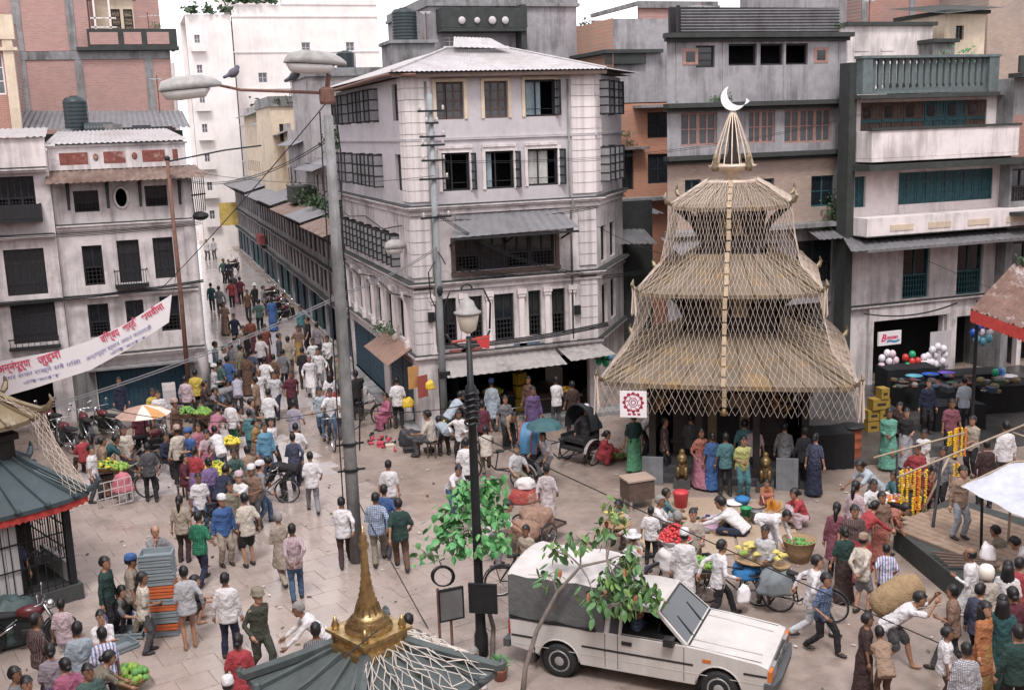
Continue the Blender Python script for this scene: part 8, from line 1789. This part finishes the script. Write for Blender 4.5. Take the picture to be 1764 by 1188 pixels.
PEOPLE='''
355 412 stand 20 L white T dgrey short 1|white shirted person far up the lane on a step
367 411 stand 340 L lgrey T dgrey short 1|grey shirted person far up the lane beside another
362 486 walk 180 L dteal T dgrey short 1|man in dark teal shirt walking up lane, left of suited man
376 493 stand 180 L dgrey T dgrey short 1|man in dark suit seen from behind in lane
397 481 walk2 180 S red T black bun 1|woman in red top and black trousers in lane
406 484 walk 180 S pink D pink bun .8|girl in pink dress beside woman in red top
393 447 stand 0 L navy T black short 1|dark clothed person far up lane near motorcycles
384 445 stand 30 L dgreen T black short 1|second dark figure far up the lane
438 489 walk 20 L black T black hat 1|person in black with pale hat in lane
453 491 stand 90 L grey T dgrey short 1|grey shirted man by parked motorcycles in lane
467 513 stand 180 K blue D blue bun 1|woman in bright blue dress standing in lane
490 505 chair 60 L dgrey T black short 1|man sitting on motorcycle in lane
517 526 stand 20 L teal T dgrey short 1|man in teal shirt behind woman in ochre sari
512 559 walk 0 S brown D mustard bun 1|woman in brown and ochre sari walking down lane
545 554 stand 160 L mauve T dgrey short 1|man in mauve shirt near dark shop door
563 578 idle 340 L white T black short 1|man in white shirt and black trousers at lane edge
538 583 walk 0 S white T dgrey short 1|man in white behind the white robed elder
547 601 walk2 350 L white T grey short 1|white shirted man right behind robed elder
532 611 walk 0 K white T white grey 1|grey haired elder in long white robe walking toward camera
567 639 stand 190 S white D red loose 1|long haired woman with red and yellow shawl
550 669 walk 350 L lblue T denim short 1|man in pale blue shirt and jeans beside cyclist
568 671 push 5 S white T denim short 1|man in white short sleeves pushing bicycle toward camera
586 668 stand 180 L white T dgrey short 1|white shirted person half hidden by lamp post
447 576 stand 200 L white T black short 1|white shirted man right of crowd in front of white house
423 573 idle 250 S black T black short 1|man in black shirt at back of left crowd
403 580 stand 180 S lgrey T grey bald 1|balding man in pale grey at back of left crowd
370 590 stand 90 L lblue T dgrey short 1|man in pale blue by the house corner
385 596 stand 60 S white T dgrey short 1|white shirted head at back left of crowd
396 592 stand 300 S grey T dgrey short 1|grey shirted man in left crowd beside black shirt
368 626 idle 90 L lgrey T beige wcap 1|old man in pale clothes and white cap by blue shutters
390 614 stand 180 S blue T dgrey short 1|man in blue shirt seen from behind in left crowd
407 640 lean 180 S lilac T dgrey short 1|man in lilac shirt leaning over stall in crowd
423 606 stand 180 K brown D brown bun 1|woman in long brown dress at edge of left crowd
415 656 bend 90 S grey T dgrey short 1|grey shirted man bent over at front of crowd
370 668 squat 60 S grey T dgrey short 1|man squatting in grey blue shirt by blue shutters
388 655 squat 120 S denim T dgrey short 1|person in blue crouching beside grey squatting man
445 634 walk 0 K white T white bald 1|bald man in white tunic facing camera near left crowd
455 616 walk2 180 S white T khaki short 1|white shirted man just behind bald man
461 669 walk 180 L white T navy short 1|man in white shirt and navy trousers walking away mid street
432 688 stand 90 S dgrey T dgrey short 1|dark haired boy left of walking white shirt man
428 703 walk2 190 L teal T dteal short 1|person in teal walking beside woman in gold blouse
440 719 idle 60 S mustard D brown bun .97|woman in gold blouse and brown sari
455 728 stand 20 L sky T denim short 1|man in bright sky blue jacket beside gold bloused woman
466 722 walk 30 L white T black short 1|man in white behind sky blue jacket
335 636 stand 175 S yellow T black short 1|man in yellow shirt and black trousers before blue shutters
318 645 stand 150 L lpink T dgrey short 1|person in pale pink left of yellow shirt man
376 700 lean 150 S pink T dgrey short 1|person in pink bending over vegetables
396 686 stand 150 L white T green short 1|white shirted person with dark green trousers at stalls
340 730 chair 30 S pink D red bun 1|woman in pink and red seated among fruit sellers
355 742 chair 340 S lpink D rose bun 1|seated woman in rose cloth near left bicycles
323 737 idle 300 S blue T dgrey bcap 1|man in blue cap behind fruit bicycles
508 728 walk 180 L white T black short 1|man in white and black walking ahead of navy shirt man
503 743 walk2 180 L navy T navy short 1|man all in navy walking away up the street
533 777 walk 185 S white T grey short 1|man in white short sleeves and grey trousers walking away
587 853 walk2 175 L white T dbrown short 1|man in white shirt just left of lamp post foot
304 735 stand 200 L cream T black topi 1|man in cream shirt and patterned cap by bicycle
334 770 idle 150 S red D purple bun .95|woman in red blouse and purple sari at lemon heap
368 732 lean 200 S white T denim short 1|white shirted man bent over behind lemon heap
402 772 chair 20 L dgreen T grey short 1|seated vendor in dark green waistcoat by lemons
388 802 lean 150 L navy T navy short 1|person in navy leaning over cart beside lemons
411 814 reach 330 L white T navy pcap 1|man in white shirt and pink cap leaning on cycle
447 795 walk 110 L grey T denim wcap 1|man in grey jacket and jeans striding right
462 790 bend 250 L black T black short 1|man in black bending behind grey jacket man
381 853 stand 20 L blue T beige wcap 1|man in blue coat and white cap with pale trousers
420 853 stand 200 S cream H black short 1|man in cream shirt and black shorts seen from behind
341 817 stand 10 S white T denim short .95|boy in white t shirt facing camera
308 850 stand 160 S beige T dbrown long .98|woman with ponytail in beige blouse and dark trousers
341 881 walk 150 S plaidg T navy short 1|man in green checked shirt and navy trousers
266 902 chin 10 S grey T dgrey bald 1|balding man with hand at chin behind crate stack
478 882 walk2 200 K beige T beige grey 1|man in long beige tunic behind pink shirt man
502 904 behind 180 L lpink T denim short 1|man in pale pink shirt with hands clasped behind
315 974 stand 190 L lgrey N black short 1|barefoot man in loose grey shirt beside crate stack
335 992 squat 100 S black H black short 1|person in black squatting behind barefoot man
386 985 stand 170 L white T navy short 1.02|man in white shirt and navy trousers near bottom left
443 1016 walk 30 L camo T camo camocap 1|soldier in dark camouflage and cap walking
513 1041 lean 270 L white T white grey 1|grey haired man in white bending near shrine roof
543 1077 stand 180 S dgrey T dgrey short 1|dark haired person mostly hidden behind shrine roof
409 1091 stand 170 S red D red bun .97|woman in bright red dress at bottom edge
391 1164 stand 180 S white T dgrey wcap 1|person in white cap at bottom edge
224 952 stand 90 S beige T khaki bcap 1|man in beige shirt and blue cap by shrine grille
244 981 idle 90 S cream T dgrey short 1|man in cream shirt next to crate stack
104 1035 stand 170 S lpink T white short .85|boy in pink top and white trousers from behind
132 1075 stand 180 L lblue T dbrown short 1|man in pale shirt seen from behind at bottom left
172 1048 crossed 10 S white T dgrey short 1|man in white shirt with crossed arms at bottom left
174 1079 stand 190 S stripe T dgrey short 1|man in blue and white striped shirt at bottom left
187 1117 lean 100 S khaki D khaki bun .98|woman in khaki dress leaning over vegetable sack
85 1110 stand 180 S mauve D purple bun .97|woman in mauve seen from behind at bottom left
44 1160 stand 20 S rust D maroon bun 1|dark haired woman in rust at bottom left corner
139 745 chair 200 S red T dbrown short 1|person in red top by parked motorcycles
156 767 stand 60 S white T dgrey short .95|person in white shirt behind green fruit cart
175 753 idle 100 S tan D rust bun 1|woman in tan near parked motorcycles
199 751 lean 90 S dteal T black short 1|person in dark teal bending by motorcycles
212 734 stand 10 S cream T dgrey short 1|man in cream vest behind motorcycles
226 770 squat 20 L beige T khaki short 1|man in beige crouching by fruit cycle
271 671 stand 0 S white T dgrey short 1|person in white behind striped umbrella
204 650 stand 0 L navy D navy bun 1|dark blue clad woman in front of blue shutters
262 668 stand 20 S yellow D black bun 1|woman in yellow patterned top behind umbrella
622 652 chair 200 S white T black short 1|man in white sitting on bicycle by roller shutter
612 640 stand 200 S black T black short 1|dark clad person in front of roller shutter
663 676 chair 300 K rose D rose bun .95|woman in rose dress sitting on step by shop
683 651 stand 180 S white T black short 1|man in white shirt facing into corner shop
735 707 chair 250 S cream T dgrey short 1.1|man in cream t shirt seated beside shoe display
755 716 bend 200 S lblue T black short 1|person in pale blue crouching beside seated man
790 705 akimbo 340 L white T black short 1|man in white shirt with hands on hips
778 688 chair 60 L dgreen T black short 1|man in dark clothes sitting in shop shade
793 676 lean 120 S lblue T dgrey short 1|stooping figure in pale blue behind hands on hips man
846 655 stand 180 K lblue T dgrey bcap 1|man in pale blue tunic and cap at shop counter
835 733 ride 185 L cream T khaki short .9|man in cream shirt riding ahead of blue rickshaw
802 757 stand 180 S white T dgrey short 1|white shirted man half hidden by iron lamp
790 801 lean 30 S white T denim short 1|man in white shirt behind bright green tree
668 790 stand 175 S white T grey short 1|man in white seen from behind in mid square
661 838 walk 170 S blue T dgrey short 1|man in vivid blue shirt between two others
646 850 walk2 175 L plaidb T khaki short 1|man in blue checked shirt right of lamp post
685 855 walk 185 S dgreen T brown short 1.03|man in dark green shirt and brown trousers walking away
957 650 idle 200 S white T dgrey short 1|white shirted man deep in corner shop
918 668 stand 20 K purple D purple short 1|person in purple in shop shade
886 712 bend 20 S tan T black short 1|man in tan bent over bicycle in shop shade
1046 742 squat 90 K red D red bun 1|woman in red dress squatting left of notice board
1010 700 walk 150 L black T dgrey wcap 1|man in black with white cap walking past rickshaw
941 802 walk 170 K plaidw T lgrey short 1|man in striped grey tunic beside peanut sacks
875 863 lean 90 S white T grey short 1|man in white shirt bent at red sacks
905 901 stand 330 S beige T khaki short .95|man in beige shirt behind pickup canopy
1065 860 squat 330 L flower T brown short 1.15|man in print shirt sitting by wooden cart
1091 712 stand 200 S dgreen D green bun 1|woman in dark top and green skirt under notice board
1128 700 lean 90 S white T black short 1|man in white shirt under temple eave
1208 741 walk 30 S rust D pink bun .97|woman in rust blouse and pink skirt at temple steps
1227 744 stand 190 S blue D blue bun .95|woman in blue sari entering the temple
1272 711 stand 180 S hstripe T black short 1|person in pale striped shirt inside temple
1250 745 stand 190 S dteal T black short 1|dark figure between blue sari and green shirt
1283 722 stand 180 S teal T dgrey short 1|person in teal standing inside temple porch
1300 725 stand 180 S lpink T denim short 1|person in pale pink inside temple porch
1281 751 idle 20 S lime T teal short .98|man in lime shirt and teal trousers before temple
1352 728 stand 170 L grey T black short 1|man in grey shirt at right of temple porch
1321 826 squat 10 S orange D rust bun .75|child in orange squatting at temple steps
1369 840 squat 290 S red D lpink bun 1|woman in red top squatting beside orange candles
1148 840 sit 100 S teal T lblue short 1|person in teal seated behind white shirt sitter
1137 851 sit 80 S white T black grey 1.1|person in white shirt and black seated on mat
1121 870 stand 170 S white T black short .82|boy in white shirt standing beside mat
1167 878 sit 190 S dgrey T dgrey grey 1.2|grey haired man in slate shirt seated on mat
1243 856 sitlean 250 L white T navy short 1.2|man in white shirt lounging beside brass bowls
1194 878 stand 10 S flower T brown short 1|man in print shirt standing behind tomatoes
1357 880 bend 60 L white T white short 1|man in white bending over wicker basket
1318 902 stand 345 L lgrey T grey short 1|man in pale grey shirt behind bananas
1179 912 stand 175 K white T lblue wcap 1.03|man in white tunic and cap beside tomatoes
1244 928 stride 120 L white T black short 1.02|man in white shirt striding past banana bicycle
1090 917 chair 200 S white T dgrey hat 1|man in white sun hat behind pickup
1532 706 idle 0 K mint D mint bun 1.02|woman in mint green dress facing camera
1562 706 stand 10 S black D bw bun 1|woman in black and white by balloon shop
1592 738 idle 0 S white D white bun .9|girl in white dress at flower sellers
1581 766 stand 10 S red D red bun 1|woman in bright red behind marigolds
1676 716 idle 330 S beige T black short 1|man in beige shirt holding garlands
1733 728 stand 210 L white T dgrey short 1.08|tall man in white shirt turned away at right
1483 793 lean 300 S lblue T grey bun 1|person in pale blue bending at temple corner
1506 824 chair 20 S white T black short 1|seated youth in black and white by flowers
1475 831 stand 150 L lpink T dgrey long 1|woman in pale pink blouse from behind
1540 812 chair 300 S teal D dgreen bun .9|woman in teal sitting among garlands
1442 865 stand 170 K maroon T black long 1|woman in maroon with striped sleeve from behind
1473 872 stand 20 S dbrown D red bun 1|woman in dark top holding red cloth
1508 862 lean 130 K red D red bun 1|woman in red sari stooping at flowers
1560 866 bend 95 S rust T khaki short 1.05|man in rust shirt bending over platform
1488 916 behind 150 L cream H grey tcap 1|old man in cream shirt, shorts and tan cap
1527 936 walk 190 S stripe T black short .85|boy in striped shirt beside platform
1409 952 stride 95 L white T lgrey short 1.05|man in white shirt and pale trousers striding right
1424 986 walk 60 S plaidd T black short .95|youth in dark checked shirt walking right
1495 1055 stand 100 S dbrown D dbrown short .9|child in dark brown dress at lower right
1515 1077 lean 200 S tan T brown short .88|boy in tan shirt beside brown dressed child
1671 947 walk2 260 K white T white bald 1|man in white tunic walking left at right
1700 973 stand 190 L cream T cream helmet 1|person in cream wearing white helmet
1737 968 stand 180 S white T dgrey loose 1|white shirted person behind helmet wearer
1757 956 stand 170 S red T navy short 1|person in red at right edge
1699 1036 stand 60 K orange D mustard loose 1|long haired woman in orange near right edge
1728 1021 stand 190 K dteal D dgreen loose 1.05|woman in dark teal shawl at lower right
1633 1078 stand 100 S white T brown short .85|boy in white shirt at lower right
1665 1108 stand 200 L bw T dgrey short .95|youth in white and black printed jersey at bottom right
1750 928 bend 250 L white T lgrey short 1|person in white bending at platform edge
814 1118 sit 330 S white T dgrey grey 1.1|elder in white seated at foot of iron lamp
703 1055 stand 180 S dgrey T black short .95|person half hidden right of golden spire
1600 655 stand 20 L navy T black short 1|shopkeeper in navy in dark balloon shop
1662 650 stand 200 S lblue T dgrey short 1|person in pale blue deep under rusty roof
934 742 ride 330 S white T grey short .95|rickshaw driver in white under teal umbrella
890 766 chair 20 S lgrey T khaki short 1|passenger in pale shirt in blue rickshaw

400 470 walk 0 S dgrey T black short 1|man in dark grey far up lane by motorcycle
412 476 walk2 180 S maroon T black short 1|maroon shirted man far up the lane
425 500 walk 0 L brown T black short 1|man in brown far up lane left side
445 515 walk2 180 S dgreen T black short 1|man in dark green mid lane beyond blue dress
385 520 walk 0 S tan D brown bun 1|woman in tan sari up lane on left
402 540 walk2 0 L navy T black short 1|man in navy coming down lane left of centre
480 575 stand 90 L dgrey T black short 1|man in dark grey by lane motorcycles
495 580 walk 180 S beige T brown short 1|beige shirted man walking up lane right side
455 560 walk 0 S rust D maroon bun 1|woman in rust coming down mid lane
528 545 stand 270 S black T black short 1|figure in black at lane shop door
470 610 walk2 180 S brown T black short 1|man in brown walking up wet lane
505 690 walk 170 S lilac T navy short 1|man in lilac ahead of navy shirt man
330 600 stand 100 S brown T dgrey short 1|man in brown shirt left of crowd against house corner
352 612 idle 200 L grey T dgrey topi 1|man in grey with patterned cap by house corner
378 618 stand 140 S dgreen T black short 1|man in dark green shirt inside left crowd
412 596 stand 220 L khaki T dgrey short 1|man in khaki at back of left crowd
432 600 walk 160 S navy T black short 1|man in navy behind brown dressed woman
438 650 stand 250 S tan T brown short 1|man in tan shirt right edge of left crowd
352 655 chair 90 L dbrown T dgrey short 1|man in dark brown sitting by blue shutters
472 640 walk 350 S lgrey T navy short 1|man in pale grey walking down lane middle
486 600 walk2 180 L dgrey T black short 1|man in dark grey walking up lane middle
500 640 walk 10 S maroon T black short 1|man in maroon shirt mid lane
418 560 walk 0 L beige T brown short 1|man in beige coming down lane on left
430 545 stand 180 S rust D maroon bun 1|woman in rust sari up the lane
520 600 walk 180 L black T dgrey short 1|man in black beside lane shop shutters
580 610 stand 300 S khaki T dgrey short 1|khaki shirted man close to roller shutter
412 700 squat 90 S beige T brown short 1|vendor in beige squatting behind vegetables
345 690 squat 30 S rust D brown bun 1|woman in rust squatting at vegetable baskets
300 690 stand 60 L brown T black topi 1|man in brown coat right of pale box stack
285 745 chair 30 L navy T black short 1|man in navy sitting on motorcycle saddle left
252 760 stand 180 S dgrey T black short 1|dark shirted man behind fruit cycle with red bag
318 780 chair 60 S maroon D maroon bun 1|woman in maroon seated beside fruit bicycle
425 770 squat 200 S tan T khaki short 1|vendor in tan squatting behind lemons
432 800 stand 330 S brown T dgrey wcap 1|man in brown shirt and white cap by carts
358 790 stand 200 S purple D navy bun .95|woman in purple left of lemon heap
395 830 stand 20 L khaki T brown short 1|man in khaki between cap wearers
238 700 stand 0 S maroon T black short 1|man in maroon under striped umbrella
1145 720 stand 90 L dbrown T black short 1|dark brown figure at left temple pillar
1190 715 stand 180 S dgrey T black short 1|dark grey figure inside temple left side
1225 700 stand 180 L navy T black short 1|navy figure deep inside temple porch
1330 712 stand 170 S dbrown T black short 1|dark figure inside right temple porch
1385 735 stand 200 L black T black short 1|figure in black at right temple pillar
1405 745 stand 160 S navy D navy bun 1|woman in navy beside right temple pillar
870 680 stand 20 S dgrey T black short 1|shopkeeper in grey behind corner shop greens
910 650 stand 340 L brown T black short 1|man in brown inside corner shop
985 655 stand 200 S dbrown T black short 1|dark figure by corner shop fruit tray
830 690 stand 180 S maroon T black short 1|man in maroon in corner shop entrance
1455 905 stand 200 S dgreen D dbrown bun .95|woman in dark green beside maroon woman
1520 850 stand 30 S brown D rust bun .95|woman in brown behind stooping red sari
1600 800 squat 300 S rust D red bun 1|flower seller in rust squatting behind garlands
1625 770 stand 330 S dgrey T black short 1|dark grey man behind marigold garlands
1700 760 stand 200 L dbrown T black short 1|man in dark brown behind white awning
1715 905 squat 250 S khaki T brown short 1|workman in khaki squatting on platform side
1745 1010 stand 200 S maroon D dbrown bun 1|woman in maroon at right edge behind teal shawl
1690 1000 stand 150 L navy T black short 1|man in navy left of helmet wearer
1640 1010 walk 260 S brown T dgrey short .95|youth in brown walking left near white tunic
1755 1080 stand 210 L dgreen T black short 1|man in dark green at bottom right edge
1550 690 stand 340 L dbrown T black short 1|dark brown man beside yellow cartons
1640 690 stand 20 S maroon T black short 1|vendor in maroon among dark stalls
60 1060 stand 120 S dbrown T black short 1|man in dark brown beside green tarpaulin
110 1130 stand 200 S rose D maroon bun .95|woman in rose at bottom left group
150 1140 stand 20 S dgreen T black short 1|man in dark green at bottom left group
25 1150 stand 60 L grey T dgrey short 1|man in grey at bottom left edge
20 920 stand 0 S navy T black short 1|dark figure inside the left shrine grille
180 960 stand 60 L dgreen T black short 1|man in dark green at left shrine post
210 1010 squat 60 S dgrey T black short 1|man squatting by left shrine grille
'''
rows=[]
for ln in [l for l in PEOPLE.splitlines() if '|' in l]:
    a,lab=ln.split('|'); f=a.split(); f[2]+=_rg.choice(('','1v','2v')); rows.append((float(f[0]),float(f[1]),f[2],float(f[3]),f[4],f[5],f[6],f[7],f[8],float(f[9]),lab))
keys=set()
for r in rows: keys|={(r[2],'body'),(r[2],r[4])}|({(r[2],r[6])} if r[6]!='N' else set())
keys|={('porter','body'),('porter','S'),('porter','H'),('chair','S'),('chair','T'),('reach','L'),('reach','T'),('reach','body'),('stand','W')}
prepare(sorted(keys))
PL=[]
for r in rows:
    bare=r[6] in 'NH' and 'barefoot' in r[10] or r[2][:3]=='sit'
    z0={'chair':.0,'ride':.0}.get(r[2],0)
    P0=len(PL); PL.append(person(r[0],r[1],r[2],r[3],r[4],r[5],r[6],r[7],r[8],r[10],r[9],z0,shoe=not bare))
person(1660,800,'reach',40,'L','tan','T','lblue','short','man in tan shirt and pale jeans standing on platform',1.0,.55)
person(1584,1022,'porter',90,'S','white','H','dgrey','short','barefoot porter bent under huge jute sack',1.0,shoe=False)
# driver in the pickup
pd=car.matrix_world if False else None
dp=cpos+fwv*(-.02)+rt_*(-.36)*1.0
d=person(0,0,'chair',hd,'S','plaidd','T','navy','short','driver in blue checked shirt inside white pickup',.95,pos=(cpos.x+fwv.x*.0-rt_.x*.36,cpos.y+fwv.y*.0-rt_.y*.36,.2))

STM=MB(); STM.bx(-.16,.16,-.15,.15,.38,.42)
for _x in (-.13,.13):
    for _y in (-.12,.12): STM.bx(_x-.02,_x+.02,_y-.02,_y+.02,0,.385)
STM=STM.mesh('stool',WOODB)
for r,o in zip(rows,PL):
    if r[2].startswith('chair') and not any(w in r[10] for w in ('motorcycle','rickshaw','bicycle by')):
        st=link('stool',STM,None,o.matrix_basis@Vector((0,.14,0)),o.rotation_euler[2]); st.location.z=0; st.scale=(1,1,max(.8,o.scale[2])); tag(st,'low wooden stool under '+' '.join(r[10].split()[:11]),'stool','low stools')
